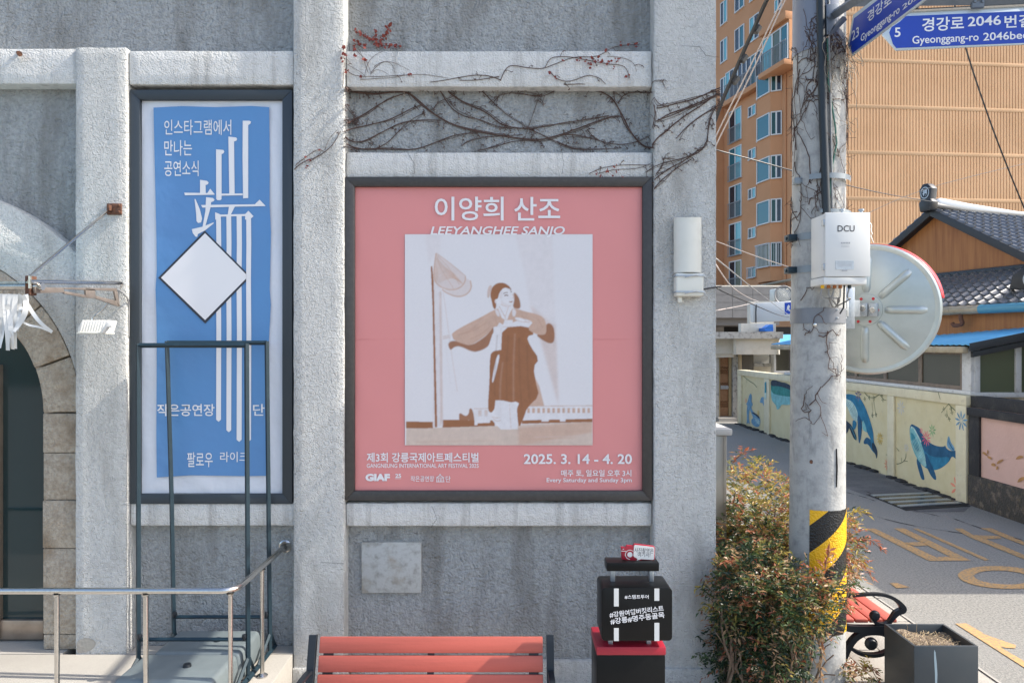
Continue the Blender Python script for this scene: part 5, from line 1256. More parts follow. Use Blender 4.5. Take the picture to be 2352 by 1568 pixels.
for i in range(len(divs) - 1):
    g = MB(); u0, u1 = la(divs[i + 1]) + .002, la(divs[i]) - .002; f_ = .05
    g.pbox(LP, u0, u0 + f_, 1.727, 2.328, -.03, .006); g.pbox(LP, u1 - f_, u1, 1.727, 2.328, -.03, .006); g.pbox(LP, u0 + f_, u1 - f_, 1.727, 1.79, -.03, .005); g.pbox(LP, u0 + f_, u1 - f_, 2.28, 2.328, -.03, .005)
    wdw = g.build('window', M['brownframe'], lt)
    g = MB(); g.pbox(LP, u0 + f_, u1 - f_, 1.79, 2.28, -.02, -.012); g.build('pane', M['shedglass'], wdw)
# end facing the viewer, glazed
EP = Plane((0, 10.97, 0), (1, 0, 0)); CE = CMr
def e_(px, py): return EP.hit(px, py)
zb_ = e_(2240, 901)[1]; xL_ = e_(2239, 850)[0]
b = MB(); b.box(xL_ - .01, 9.1, 10.97, 11.05, zb_ - .075, zb_, .004)
slope = .2
zt_ = lambda x: e_(2239, 803)[1] + (x - xL_) * slope * .82
for x in (xL_, e_(2334, 850)[0], e_(2334, 850)[0] + .75, e_(2334, 850)[0] + 1.5): b.prism(EP, [(x, zb_ + .001), (x + .085, zb_ + .001), (x + .085, zt_(x + .085)), (x, zt_(x))], -.07, .0, .003)
b.prism(EP, [(xL_, zt_(xL_) + .001), (9.1, zt_(9.1) + .001), (9.1, zt_(9.1) + .07), (xL_, zt_(xL_) + .07)], -.07, .004, .003)
ef = b.build('end_frame', M['alu'], lt)
b = MB(); b.prism(EP, [(xL_ + .02, zb_), (9.05, zb_), (9.05, zt_(9.05)), (xL_ + .02, zt_(xL_))], -.05, -.04); b.build('pane', M['shedgreen'], ef)
RXe = WX - .14
def rz(x): return EZ + (x - RXe) * slope
b = MB(); N_ = 110
for i in range(N_ + 1):          # corrugated sheet
    y = d0 - .25 + (d1 + .4 - d0 + .25) * i / N_; h = .018 * (i % 2)
    for x in (RXe, 9.3): b.bm.verts.new((x, y, rz(x) + h))
b.bm.verts.ensure_lookup_table()
for i in range(N_): b.bm.faces.new((b.bm.verts[2 * i], b.bm.verts[2 * i + 1], b.bm.verts[2 * i + 3], b.bm.verts[2 * i + 2]))
rf = b.build('roof', M['blueroof'], lt); sm = rf.modifiers.new('t', 'SOLIDIFY'); sm.thickness = .015; sm.offset = -1
EPf = Plane((0, d0 - .26, 0), (1, 0, 0)); b = MB()
b.prism(EPf, [(RXe + .02, rz(RXe) - .10), (RXe + .02, rz(RXe) + .02), (9.3, rz(9.3) + .02), (9.3, rz(9.3) - .10)], -.03, 0, .004); b.prism(EPf, [(RXe + .1, rz(RXe) - .19), (RXe + .1, rz(RXe) - .105), (9.3, rz(9.3) - .105), (9.3, rz(9.3) - .19)], -.12, -.06, .004); b.build('fascia', M['fascia'], lt)
b = MB(); b.box(RXe - .06, RXe + .04, d0 - .2, d1 + .3, EZ - .13, EZ - .03, .02)
for i in range(19): b.box(RXe - .064, RXe + .03, d0 + .1 + i * .4, d0 + .115 + i * .4, EZ - .134, EZ - .026, .002)
b.build('gutter', M['gutter'], lt)

# main house with gable
hs_ = thing('gabled_house', 'traditional house with black tiled roof and cedar boarded gable', 'house', (9.5, 14.5, 0))
A_, B_g = Vector((8.34, 14.0, 0)), Vector((8.89, 12.4, 0)); tdir = (B_g - A_).normalized(); ndir = Vector((-tdir.y, tdir.x, 0))
if ndir.x < 0: ndir = -ndir
GP = Plane((A_.x, A_.y, 0), tdir)                # reader outside; a grows towards the viewer
if GP.n.dot(ndir) > 0: GP.n = -GP.n
za, zg = 4.97, 3.80; hwid = 1.95; sl_ = (za - zg) / hwid
b = MB(); b.prism(GP, [(-hwid, zg - .2), (hwid, zg - .2), (hwid, zg), (0, za), (-hwid, zg)], -.12, 0); b.build('gable_wall', M['wood'], hs_)
b = MB(); 
cn = [GP.at(a, 0, n_) for a, n_ in ((-1.9, -.14), (2.4, -.14), (2.4, -9), (-1.9, -9))]
b.prism(Plane((0, 0, 0), (1, 0, 0), (0, 1, 0)), [(p.x, p.y) for p in cn], 0, zg - .3); b.build('wall', M['wood'], hs_)
ov = .28
def bargebar(sign, m, t0, t1, n0, n1, name):
    g = MB(); e2 = hwid + .25
    g.prism(GP, [(0, za + t0), (sign * e2, za - sl_ * e2 + t0), (sign * e2, za - sl_ * e2 + t1), (0, za + t1)], n0, n1, .006); return g.build(name, m, hs_)
for s_g in (1, -1):
    bargebar(s_g, M['fascia'], -.02, .14, .14, .20, 'barge_board'); bargebar(s_g, M['fascia'], .0, .045, .0, .14, 'soffit')
def tile_field(pl3, w_, h_, nx, ny, name, par, tz=.045):
    """rows of overlapping pan tiles: origin at the eave, u across, v up the slope"""
    g = MB(); px_ = w_ / nx; py_ = h_ / ny; K_ = 7
    for j in range(ny):
        rows = []
        for e2, (v, lift) in enumerate(((j * py_ - .02, tz * .75), ((j + 1) * py_ + .0, 0.0))):
            row = []
            for i in range(nx * K_ + 1):
                u = i / K_; ph = u % 1; hgt = tz * (max(0, math.sin(2 * math.pi * min(1, ph / .42) * .5)) if ph < .42 else -.28 * math.sin(math.pi * (ph - .42) / .58))
                row.append(g.bm.verts.new(pl3.at(u * px_, v, hgt + lift + .01)))
            rows.append(row)
        base = [g.bm.verts.new(pl3.at(i / K_ * px_, j * py_ - .02, -.01)) for i in range(nx * K_ + 1)]
        for i in range(nx * K_):
            g.bm.faces.new((rows[0][i], rows[0][i + 1], rows[1][i + 1], rows[1][i])); g.bm.faces.new((base[i], base[i + 1], rows[0][i + 1], rows[0][i]))
    return g.build(name, M['tile'], par, 50)
e2 = hwid + .25; sl_len = e2 * math.hypot(1, sl_)
for s_g in (1, -1):
    orig = GP.at(s_g * e2, za - sl_ * e2 + .10, .18); vdir = (GP.u * -s_g + Vector((0, 0, 1)) * sl_).normalized()
    u_ = ndir if s_g > 0 else ndir
    pr = Plane(orig, ndir * 1.0, vdir)
    if pr.n.z < 0: pr.n = -pr.n
    tile_field(pr, 6.5, sl_len, 30, 13, 'roof_slope', hs_)
b = MB(); r0 = GP.at(0, za + .16, .15); r1 = r0 - GP.n * 7
b.tube([r0, r0 + (r1 - r0) * .15 + Vector((0, 0, -.06)), r1 + Vector((0, 0, -.06))], [.12, .10, .10], 10)
b.build('ridge', M['tile_dark'], hs_)
b = MB(); pr_ = [(0, .16), (.10, .20), (.9, .14), (2.2, .07), (6.9, .07), (6.9, -.05), (1.8, -.05), (.15, .0)]
RP = Plane(GP.at(0, za + .12, .14), -GP.n); b.prism(RP, pr_, -.10, .10, .01)
if RP.n.dot(Vector((0, -1, 0))) < 0: pass
b.build('ridge_flashing', M['ridgemetal'], hs_)
b = MB(); b.prism(GP, [(-.12, za + .06), (.12, za + .06), (.15, za + .24), (.10, za + .28), (.13, za + .50), (.04, za + .60), (-.06, za + .60), (-.14, za + .50), (-.11, za + .28), (-.15, za + .24)], .14, .32, .02)
rt = b.build('ridge_end_tile', M['tile_dark'], hs_)
GE = Plane(GP.at(0, 0, .325), GP.u); GE.n = GP.n
def emblem(cx_, cz_, r, pl3, par):
    g = MB()
    for k in range(24):
        a_, c_ = 2 * math.pi * k / 24, 2 * math.pi * (k + 1) / 24
        g.flat(pl3, [(cx_ + q * r * math.cos(t2), cz_ + q * r * 1.2 * math.sin(t2)) for q, t2 in ((1, a_), (1, c_), (.86, c_), (.86, a_))], .002)
    g.build('emblem_ring', M['galv'], par)
    c = [cx_ + r * .6, 0]; lo = pl3.at(cx_ - r * .55, cz_ - r * .6); hi = pl3.at(cx_ + r * .55, cz_ + r * .65)
    f2 = lambda p: (CX + p.x / p.y * K, CY - (p.z - EYE) / p.y * K)
    lettering('福', pl3, (*f2(lo), *f2(hi)), .002, M['galv'], par, .03)
emblem(0, za + .42, .095, GE, rt)
# skirt roof, gutter
A2 = Vector((A_.x, A_.y, 0)) - tdir * 2.2; SO = .98
vd = (ndir * 1.15 + Vector((0, 0, .70))).normalized(); sk0 = A2 - ndir * 1.12 + Vector((0, 0, 3.10))
pr = Plane(sk0, tdir, vd)
if pr.n.dot(Vector((-1, -1, 1))) < 0: pr.n = -pr.n
tile_field(pr, 6.4, math.hypot(1.12, .70), 36, 8, 'skirt_roof', hs_, .04)
b = MB(); b.prism(GP, [(-2.2, zg - .10), (4.2, zg - .10), (4.2, zg + .03), (-2.2, zg + .03)], -.05, .10, .02); b.build('flashing', M['tile_dark'], hs_)
g0 = sk0 + Vector((0, 0, -.07)) - ndir * .06; g1 = g0 + tdir * 6.4
gm = g0 + tdir * 4.0
b = MB(); b.tube([g0, gm], .075, 10)
for k in range(8): p = g0 + tdir * (.3 + k * .45); b.tube([p, p + tdir * .03], .08, 10)
b.build('gutter', M['gutter'], hs_)
b = MB(); b.tube([gm + tdir * .005, g1], .078, 10); b.build('gutter', M['gutterblue'], hs_)
b = MB(); p = gm - tdir * .35; b.tube(smooth([p + Vector((0, 0, -.05)), p + Vector((0, 0, -.16)), p - ndir * .0 + tdir * .05 + Vector((0, 0, -.24)), p - tdir * .12 + Vector((0, 0, -.27)), p - tdir * .16 + Vector((0, 0, -.22))], 2), .035, 8); b.build('spout', M['rust'], hs_)
b = MB(); SPn = Plane(sk0 + ndir * .12, tdir); SPn.n = GP.n; b.prism(SPn, [(0, 2.45 - 3.1 + .0), (6.4, 2.45 - 3.1), (6.4, -.12), (0, -.12)], -.06, 0); b.build('eave_boards', M['wood'], hs_)
# ornamental end tile on the skirt corner
b = MB(); q = sk0 + tdir * 4.55 + vd * .42 + pr.n * .10
OP = Plane(q, (GP.u * .75 + Vector((.66, 0, 0))).normalized()); OP.n = OP.u.cross(Vector((0, 0, 1))); OP.n = OP.n if OP.n.y < 0 else -OP.n
b.prism(OP, [(-.26, -.05), (-.22, .16), (-.1, .27), (.05, .30), (.20, .24), (.30, .08), (.34, -.05), (.04, -.10)], -.12, .02, .02); ot = b.build('corner_tile', M['tile_dark'], hs_)
OPe = Plane(q, OP.u); OPe.n = OP.n; OPe.o = q + OP.n * .024; emblem(.04, .09, .12, OPe, ot)
# neighbour house further right
nh = thing('plain_house', 'flat roofed rendered house beyond the pink wall', 'house', (10, 9, 0))
b = MB(); b.box(8.15, 13, 6.85, 10.6, 0, 3.75, .02); b.build('wall', M['palewall'], nh)
b = MB(); b.box(8.0, 13.1, 6.75, 10.68, 3.76, 3.92, .02); b.build('roof', M['capstone'], nh)
b = MB(); b.box(8.12, 8.148, 8.0, 9.2, 1.0, 2.2); wn_ = b.build('window', M['alu'], nh)
b = MB(); b.box(8.112, 8.119, 8.06, 9.14, 1.06, 2.14); b.build('pane', M['dkglass'], wn_)

# ------------------------------------------------------------------ end of the lane
GD = 23.2
def gx(px): return px2x(px, GD)
def gz(py): return py2z(py, GD)
CG = CMl
gh = thing('gate_house', 'pale rendered gate with thick concrete canopy over a patterned wooden door', 'gate', (gx(1668), GD, 0))
def cg(x, y): p = CG(x, y); return gx(p[0]), gz(p[1])
def cbox(mb, x0, y0, x1, y1, d0_, d1_, bev=.01):
    a = cg(x0, y1); c = cg(x1, y0); mb.box(a[0], c[0], d0_, d1_, a[1], c[1], bev)
b = MB(); cbox(b, -120, 700, 478, 655, GD - .9, GD + 2, .02); b.build('canopy', M['capstone'], gh)
b = MB(); cbox(b, -120, 826, 122, 703, GD - .5, GD + 2); cbox(b, 105, 820, 455, 703, GD - .75, GD + .6, .06); b.build('parapet', M['palewall'], gh)
b = MB(); cbox(b, -1500, 1500, -122, 690, GD - .2, GD + .3); b.build('wall', M['palewall'], gh)
b = MB(); cbox(b, -120, 858, 124, 830, GD - .3, GD + .1); b.build('lintel', M['white'], gh)
b = MB(); cbox(b, 132, 1440, 178, 828, GD - .2, GD + .3); cbox(b, -120, 1440, 8, 862, GD - .2, GD + .3); b.build('post', M['capstone'], gh)
dw = MB(); cbox(dw, 34, 1360, 104, 868, GD + .02, GD + .06); dw = dw.build('door', M['doorwood'], gh)
b = MB(); cbox(b, 20, 1390, 32, 862, GD - .05, GD + .08, .002); cbox(b, 106, 1390, 128, 862, GD - .05, GD + .08, .002); b.build('door_frame', mat('brass_frame', (.42, .33, .19), .45, .3), gh)
b = MB()
for y in (945, 970, 990, 1080, 1105, 1235, 1255, 1275):
    a = [cg(36 + k * 11, y + (12 if k % 2 else 0)) for k in range(7)]; b.tube([(p[0], GD + .018, p[1]) for p in a], .022, 4)
b.build('relief', mat('relief_brown', (.20, .095, .04), .5), dw)
b = MB(); cbox(b, 40, 1130, 100, 1105, GD - .02, GD + .02, .01); b.lathe([(0, .07), (.05, .06), (.05, 0)], Matrix.Translation((cg(92, 1118)[0], GD, cg(92, 1118)[1])) @ Matrix.Rotation(R(90), 4, 'X'), 10); b.build('handle', M['galv'], dw)
b = MB(); cbox(b, -20, 1402, 132, 1366, GD - .6, GD + .2); b.build('step', M['platform'], gh)
b = MB(); b.tube([(cg(178, 1440)[0], GD - .3, 0), (cg(178, 830)[0], GD - .3, gz(CG(0, 835)[1]))], .06, 8); b.build('drain_pipe', mat('pipe_ochre', (.30, .24, .15), .5), gh)
sh2 = thing('grey_shutter', 'dark grey louvred shutter panel right of the wooden gate door', 'shutter', (gx(1716), GD + .3, 1))
b = MB(); cbox(b, 184, 1100, 340, 826, GD + .25, GD + .35)
for k in range(4): cbox(b, 192, 880 + k * 32, 305, 852 + k * 32, GD + .22, GD + .245, .005)
b.build('panel', M['greywood'], sh2)
an = thing('white_annex', 'small white sided annex with a window and a blue roofed porch', 'building', (gx(1770), GD + 2, 0))
b = MB(); 
for k in range(8): cbox(b, 342, 920 - k * 16 , 548, 907 - k * 16, GD + 1.0 - .0, GD + 1.3, .004)
b.build('siding', M['white'], an)
b = MB(); cbox(b, 335, 945, 545, 922, GD + .8, GD + 1.4); b.build('ledge', M['capstone'], an)
b = MB(); cbox(b, 345, 1400, 700, 947, GD + 1.0, GD + 1.3); b.build('wall', M['palewall'], an)
b = MB(); cbox(b, 552, 998, 566, 780, GD + .6, GD + .9); cbox(b, 566, 1000, 700, 985, GD + .6, GD + .9); b.build('window', M['alu'], an)
b = MB(); cbox(b, 566, 984, 690, 785, GD + .7, GD + .8); b.build('pane', M['shedglass'], an)
b = MB(); p = [(*cg(440, 735),), (*cg(520, 715),), (*cg(640, 690),), (*cg(760, 690),)]
b.quad((p[0][0], GD - .2, p[0][1]), (p[3][0], GD - .2, p[0][1]), (p[3][0], GD + 1.2, p[2][1] + .1), (p[1][0], GD + 1.2, p[2][1] + .1)); b.build('porch_roof', M['blueroof'], an)
b = MB(); cbox(b, 442, 765, 700, 736, GD - .25, GD - .15); 
for k in range(6): cbox(b, 470 + k * 38, 768, 476 + k * 38, 734, GD - .27, GD - .14, 0)
b.build('gutter', M['gutter'], an)
b = MB(); cbox(b, 400, 790, 720, 560, GD + 2.2, GD + 2.5); cbox(b, 500, 560, 720, 350, GD + 2.4, GD + 2.7); b.build('rear_wall', M['palewall'], an)
b = MB(); cbox(b, 568, 630, 640, 605, GD + 1.6, GD + 2.2); b.prism(front(GD + 1.6), [cg(566, 606), cg(640, 606), cg(640, 572), cg(610, 572)], -.4, 0); b.build('awning', mat('awning_blue', (.02, .16, .55), .5), an)
b = MB(); cbox(b, 455, 700, 545, 655, GD + 1.5, GD + 2.0, .05); tkk = b.build('water_barrel', mat('barrel_teal', (.01, .10, .12), .4), an)
b = MB(); cbox(b, 586, 700, 640, 640, GD + 2.1, GD + 2.19); b.build('window', M['dkglass'], an)
# white box sign with blue end
SGd = 20.0
def s3(x, y): p = CG(x, y); return px2x(p[0], SGd), py2z(p[1], SGd)
bs = thing('box_sign', 'long white box sign with a blue end panel above the lane', 'sign', (*s3(480, 560), ) [:1] + (SGd, s3(480, 560)[1]))
b = MB(); ps = front(SGd); b.prism(ps, [s3(315, 405), s3(620, 382), s3(800, 370), s3(800, 548), s3(620, 552), s3(318, 566)], -.25, 0, .01); b.build('box', M['white'], bs)
b = MB(); b.flat(ps, [s3(584, 398), s3(700, 390), s3(700, 488), s3(586, 496)], .004); bl2 = b.build('blue_panel', mat('panel_blue', (.01, .06, .40), .4), bs)
b = MB()
for poly in ([(600, 470), (606, 430), (618, 412), (630, 430), (622, 445), (634, 470), (620, 468), (612, 452)],): b.flat(ps, [s3(*p) for p in poly], .007)
b.build('white_figure', M['white'], bl2)
b = MB(); b.tube([(*s3(340, 415)[:1], SGd - .03, s3(340, 415)[1]), (s3(334, 480)[0], SGd - .05, s3(334, 480)[1]), (s3(338, 570)[0], SGd - .03, s3(338, 570)[1])], .02, 5); b.build('cord', M['cable'], bs)
ac = thing('air_conditioner', 'white outdoor air conditioner unit below the orange flats', 'air conditioner', (px2x(1797, 27), 27, py2z(692, 27)))
def s4(x, y): p = CG(x, y); return px2x(p[0], 27), py2z(p[1], 27)
b = MB(); a = s4(496, 384); c = s4(650, 278); b.box(a[0], c[0], 27, 27.5, a[1], c[1], .03); acb = b.build('case', M['cream'], ac)
b = MB(); m_ = s4(575, 330); b.lathe([(.34, 0), (.36, .03), (.34, .04), (.30, .01)], Matrix.Translation((m_[0], 27, m_[1])) @ Matrix.Rotation(R(90), 4, 'X'), 28); 
for k in range(5): b.lathe([(.06 + k * .055, .02), (.075 + k * .055, .02)], Matrix.Translation((m_[0], 26.995, m_[1])) @ Matrix.Rotation(R(90), 4, 'X'), 24)
b.build('fan_grille', M['cablegrey'], acb)
b = MB()
for k in range(9): p = s4(505, 300 + k * 9); q = s4(528, 303 + k * 9); b.box(p[0], q[0], 26.99, 27.0, q[1], p[1])
b.build('vent', M['cablegrey'], acb)
b = MB(); b.box(a[0], c[0], 27.05, 27.4, a[1] - .5, a[1] - .01); b.build('support', M['galv'], ac)

# ------------------------------------------------------------------ apartment block
ap = thing('apartment_block', 'tall orange rendered apartment block with teal windows and ribbed ochre end wall', 'building', (20, 48, 0))
c0 = Vector((18.1, 45, 0)); ed = Vector((-1.8, 7.2, 0)).normalized(); fd = Vector((1, .083, 0)).normalized()
AP = Plane((*(c0 + ed * 12).xy, 0), -ed)              # left face, a = 12 - s
if AP.n.dot(Vector((-1, 0, 0))) < 0: AP.n = -AP.n
FP = Plane((*c0.xy, 0), fd)
def S(s): return 12 - s
TOP = 36
b = MB(); p = [c0, c0 + ed * 22, c0 + ed * 22 + fd * 28, c0 + fd * 28]
b.prism(Plane((0, 0, 0), (1, 0, 0), (0, 1, 0)), [(v.x, v.y) for v in p], 0, TOP); b.build('wall', M['orange'], ap)
b = MB(); b.pbox(FP, .0, 28, 4, TOP - .1, .004, .06); b.build('end_wall', M['ochre'], ap)
b = MB(); rib = .205
for k in range(132): b.pbox(FP, .35 + k * rib, .35 + k * rib + .105, 4, TOP - .2, .055, .092)
b.build('rib', M['ochre'], ap)
b = MB()
for k in range(12): z = 5.85 + k * 2.92; b.pbox(FP, .02, 27.9, z - .14, z + .10, .05, .10, .01)
b.build('floor_band', M['ochre'], ap)
def awin(s0, s1, z0, z1, panes, n0=0.0, rail=0.0, bars=False, pl_=None):
    """window of the left face: s measured from the corner, panes = glass names from the near side"""
    q = pl_ or AP; a0_, a1_ = (S(s1), S(s0)) if pl_ is None else (s0, s1); f_ = .07
    g = MB(); n_ = len(panes); w_ = (a1_ - a0_) / n_
    g.pbox(q, a0_ - f_, a0_, z0, z1, n0 + .0, n0 + .07); g.pbox(q, a1_, a1_ + f_, z0, z1, n0, n0 + .07)
    g.pbox(q, a0_ - f_, a1_ + f_, z1, z1 + f_, n0, n0 + .072); g.pbox(q, a0_ - f_, a1_ + f_, z0 - f_, z0, n0, n0 + .10)
    for k in range(1, n_): g.pbox(q, a0_ + k * w_ - .05, a0_ + k * w_ + .05, z0, z1, n0, n0 + .068)
    wv = g.build('window', M['white'], ap)
    for k, pn in enumerate(panes):
        g = MB(); g.pbox(q, a0_ + k * w_ + (.05 if k else 0), a0_ + (k + 1) * w_ - (.05 if k < n_ - 1 else 0), z0, z1, n0 + .012, n0 + .03); g.build('pane', M[pn], wv)
    if rail or bars:
        g = MB(); zr = z0 + rail if rail else z1; m_ = max(4, int((a1_ - a0_) / .14)); o_ = n0 + .18
        for k in range(m_ + 1): a = a0_ + (a1_ - a0_) * k / m_; g.pbox(q, a - .012, a + .012, z0 - .05, zr, o_, o_ + .025)
        g.pbox(q, a0_ - .05, a1_ + .05, zr, zr + .05, o_ - .01, o_ + .035); g.pbox(q, a0_ - .05, a1_ + .05, z0 - .10, z0 - .05, o_ - .01, o_ + .035)
        g.build('railing', M['alu'] if bars else M['cablegrey'], wv)
def sOf(px): k = (px - CX) / K; return (18.1 - 45 * k) / (.2426 + .97 * k)
F_ = 2.76
for k in range(5):
    awin(sOf(1703), sOf(1677), 8.46 - 2.25 + F_ * k, 8.46 + F_ * k, [('dkglass', 'dkglass', 'dkglass', 'teal', 'dkglass')[k], ('shedgreen', 'lightglass', 'teal', 'lightglass', 'lightglass')[k]], 0, 1.0)
    if k < 5: awin(sOf(1736), sOf(1721), 16.05 - .62 - F_ * (4 - k) + .25 * (k == 4) + F_, 16.05 - F_ * (4 - k) + .25 * (k == 4) + F_, ['dkglass', 'lightglass'], 0, 0, k == 0)
# bay with three facets
bs0, bs1 = 1.75, 3.95; mid0, mid1 = 2.2, 3.7; od = .58; M['greenglass'] = mat('green_glass', (.004, .055, .045), .08)
def bayplan(z0, z1, grow, m, name):
    g = MB(); pts3 = [AP.at(S(bs1 + grow), 0, 0), AP.at(S(mid1 + grow * .5), 0, od + grow), AP.at(S(mid0 - grow * .5), 0, od + grow), AP.at(S(bs0 - grow), 0, 0)]
    g.prism(Plane((0, 0, 0), (1, 0, 0), (0, 1, 0)), [(p.x, p.y) for p in pts3], z0, z1); return g.build(name, m, ap)
bayplan(6.6, 20.2, 0, M['orange'], 'bay')
P1, P2, P3_, P4 = [AP.at(S(v), 0, n_) for v, n_ in ((bs1, 0), (mid1, od), (mid0, od), (bs0, 0))]
for k in range(5):
    zt2 = 9.05 + 2.86 * k; z1_, z0_ = zt2, zt2 - 1.42
    for (qa, qb, pn) in ((P1, P2, ['dkglass']), (P2, P3_, ['shedgreen' if k == 0 else 'teal']), (P3_, P4, ['greenglass', 'dkglass'])):
        q = Plane((qa.x, qa.y, 0), (qb - qa)); 
        if q.n.dot(AP.n) < 0: q.n = -q.n
        L3 = (qb - qa).length; awin(.09, L3 - .09, z0_, z1_, pn, .01, 0, k == 0, q)
# wide balcony floor
bz0 = 20.45; 
for (s0, s1, pn) in ((7.4, 8.4, 'lightglass'), (6.3, 7.3, 'dkglass'), (5.2, 6.2, 'dkglass'), (4.0, 5.1, 'teal'), (2.9, 3.9, 'dkglass')): awin(s0, s1, bz0, bz0 + 2.05, [pn, 'dkglass'], .1, 1.1)
for (s0, s1, pn) in ((1.75, 2.7, 'lightglass'), (.85, 1.6, 'shedgreen'), (.1, .72, 'teal')): awin(s0, s1, bz0 + .0, bz0 + 2.1, [pn], .75, 1.1)
b = MB(); b.pbox(AP, S(8.6), S(2.85), bz0 - .45, bz0 - .10, 0, .5, .02); b.pbox(AP, S(2.8), S(0), bz0 - .45, bz0 - .12, 0, 1.1, .02); b.pbox(AP, S(2.8), S(0), bz0 - .1, bz0 + 2.4, 0, .72); b.pbox(AP, S(2.9), S(0), bz0 + 2.41, bz0 + 2.9, 0, 1.0, .02); b.build('balcony', M['orange'], ap)
for k in range(3):
    zz0 = 23.75 + 2.86 * k
    awin(sOf(1709), sOf(1690), zz0, zz0 + 1.5, ['dkglass', 'teal'], 0); awin(sOf(1743), sOf(1724), zz0 - .1, zz0 + 1.5, ['lightglass', 'dkglass'], 0); awin(sOf(1795), sOf(1782), zz0 + .7, zz0 + 1.4, ['lightglass', 'dkglass'], 0)
    awin(sOf(1670), sOf(1657), zz0 - 2.95 + 2.86 * 0, zz0 - 1.35, ['dkglass', 'lightglass'], 0)
b = MB(); b.pbox(AP, S(14), S(8.95), 5, 20.2, .01, 1.15); b.build('stair_wing', M['orange'], ap)
b = MB()
for s_v in (sOf(1745), sOf(1806)): b.tube([AP.at(S(s_v), 6.2, .06), AP.at(S(s_v), 20, .06)], .05, 6)
b.build('downpipe', M['orange'], ap)
b = MB(); b.tube([AP.at(S(sOf(1740)), 6.35, .5), AP.at(S(0), 6.5, .5)], .09, 6); b.build('pipe', M['gutter'], ap)
b = MB(); b.pbox(AP, S(14), S(-.5), 5.9, 6.0, 0, 1.2); b.build('ledge', M['podium'], ap)
# podium in front of it
pdm = thing('grey_podium', 'grey panelled podium of the apartment block with a dark gap below', 'building', (13, 38, 0))
PDD = 36.0
xa_, xb_ = px2x(1260, PDD), px2x(1797, PDD); z1_, z0_ = py2z(659, PDD), py2z(730, PDD)
b = MB(); 
xx = xa_
rows_ = 4
while xx < px2x(1778, PDD):
    for r_ in range(rows_): h_ = (z1_ - z0_) / rows_; b.box(xx + .008, min(xx + 1.03, px2x(1778, PDD)) - .008, PDD, PDD + .2, z0_ + r_ * h_ + .008, z0_ + (r_ + 1) * h_ - .008)
    xx += 1.03
b.build('cladding', M['podium'], pdm)
b = MB(); b.box(xa_, px2x(1790, PDD), PDD + .05, PDD + 6, z0_ + .01, z1_ - .01); b.box(xa_, px2x(1797, PDD), PDD + .4, PDD + 6, py2z(746, PDD), z0_); b.build('wall', mat('podium_soffit', (.20, .18, .165), .8), pdm)
b = MB(); b.box(xa_ - 3, px2x(1800, PDD) + 2, PDD + 3, PDD + 3.5, 0, py2z(747, PDD)); b.build('opening', M['void'], pdm)
b = MB(); b.box(xa_, xb_, PDD + .02, PDD + .3, z1_ + .0, z1_ + .08, .02); b.build('coping', M['palewall'], pdm)
for x in (1672, 1756):
    b = MB(); b.box(px2x(x, PDD), px2x(x + 26, PDD), PDD + 2.6, PDD + 2.9, 0, py2z(747, PDD)); b.build('column', M['podium'], pdm)

# ------------------------------------------------------------------ cables
def wire(label, pts, r, m, name='cable', sag=0):
    q = [pw(x, y, d) for x, y, d in pts]; q = smooth(q, 2)
    g = MB(); g.tube(q, r, 6); o = g.build(name, m); tag(o, label, 'cable'); return o
wire('thick dark bundled cable dropping steeply beside the hall wall', [(1790, -60, 6.5), (1752, 20, 6.8), (1728, 75, 7), (1703, 130, 7.1), (1682, 180, 7.2), (1655, 240, 7.3), (1625, 330, 7.4)], .022, M['cable'])
b = MB()
for (x, y, d) in ((1739, 68, 7.0), (1708, 135, 7.1), (1689, 185, 7.2)): p = pw(x, y, d); b.tube([p + Vector((.02, 0, .03)), p + Vector((-.02, 0, -.03))], .034, 8)
tag(b.build('cable_tie', M['cable']), 'black tape bands round the thick dark bundled cable', 'cable tie')
wire('upper strand of the pale pair of cables crossing the orange flats', [(1830, -60, 7), (1796, 0, 7), (1730, 140, 7.4), (1655, 290, 7.8), (1630, 345, 7.9)], .008, M['cablewhite'])
wire('thin lower strand of the pale pair of cables crossing the orange flats', [(1836, -60, 7), (1802, 0, 7), (1736, 150, 7.4), (1655, 312, 7.8), (1630, 365, 7.9)], .008, M['cablewhite'])
wire('dark thin cable running from the hall past the pole to the roof ridge', [(1630, 340, 6), (1660, 349, 6), (1740, 370, 6.2), (1815, 391, 6.4), (1940, 425, 8), (2040, 447, 11), (2140, 463, 13.6)], .006, M['cable'])
wire('dark cable slanting down in front of the ochre ribbed wall', [(2190, 0, 9), (2215, 105, 9.1), (2270, 270, 9.3), (2320, 400, 9.5), (2370, 520, 9.7)], .010, M['cable'])
wire('faint thin wire climbing right across the ochre ribbed wall', [(1950, 510, 12), (2100, 440, 12), (2250, 400, 12), (2380, 370, 12)], .004, M['cablegrey'])
wire('pale wire sloping from the hall to the pole band', [(1630, 548, 6), (1655, 558, 6), (1740, 590, 5.8), (1812, 613, 5.4)], .0035, M['cablewhite'])
wire('long thin wire dropping to the white box sign end', [(1640, 590, 8), (1655, 602, 8), (1720, 655, 12), (1780, 700, 17), (1814, 725, 19.8)], .008, M['cablegrey'])
wire('pale looped wire reaching the top of the white box sign', [(1640, 600, 9), (1655, 625, 9), (1680, 660, 12), (1720, 685, 16), (1742, 692, 19.6)], .008, M['cablewhite'])
wire('dark wire running to the far end of the white box sign', [(1640, 655, 9), (1655, 668, 9), (1720, 695, 13), (1790, 725, 18), (1812, 728, 19.8)], .010, M['cable'])
wire('white wire rising gently to the near end of the white box sign', [(1640, 714, 10), (1655, 711, 10), (1700, 703, 15), (1735, 694, 19.6)], .008, M['cablewhite'])

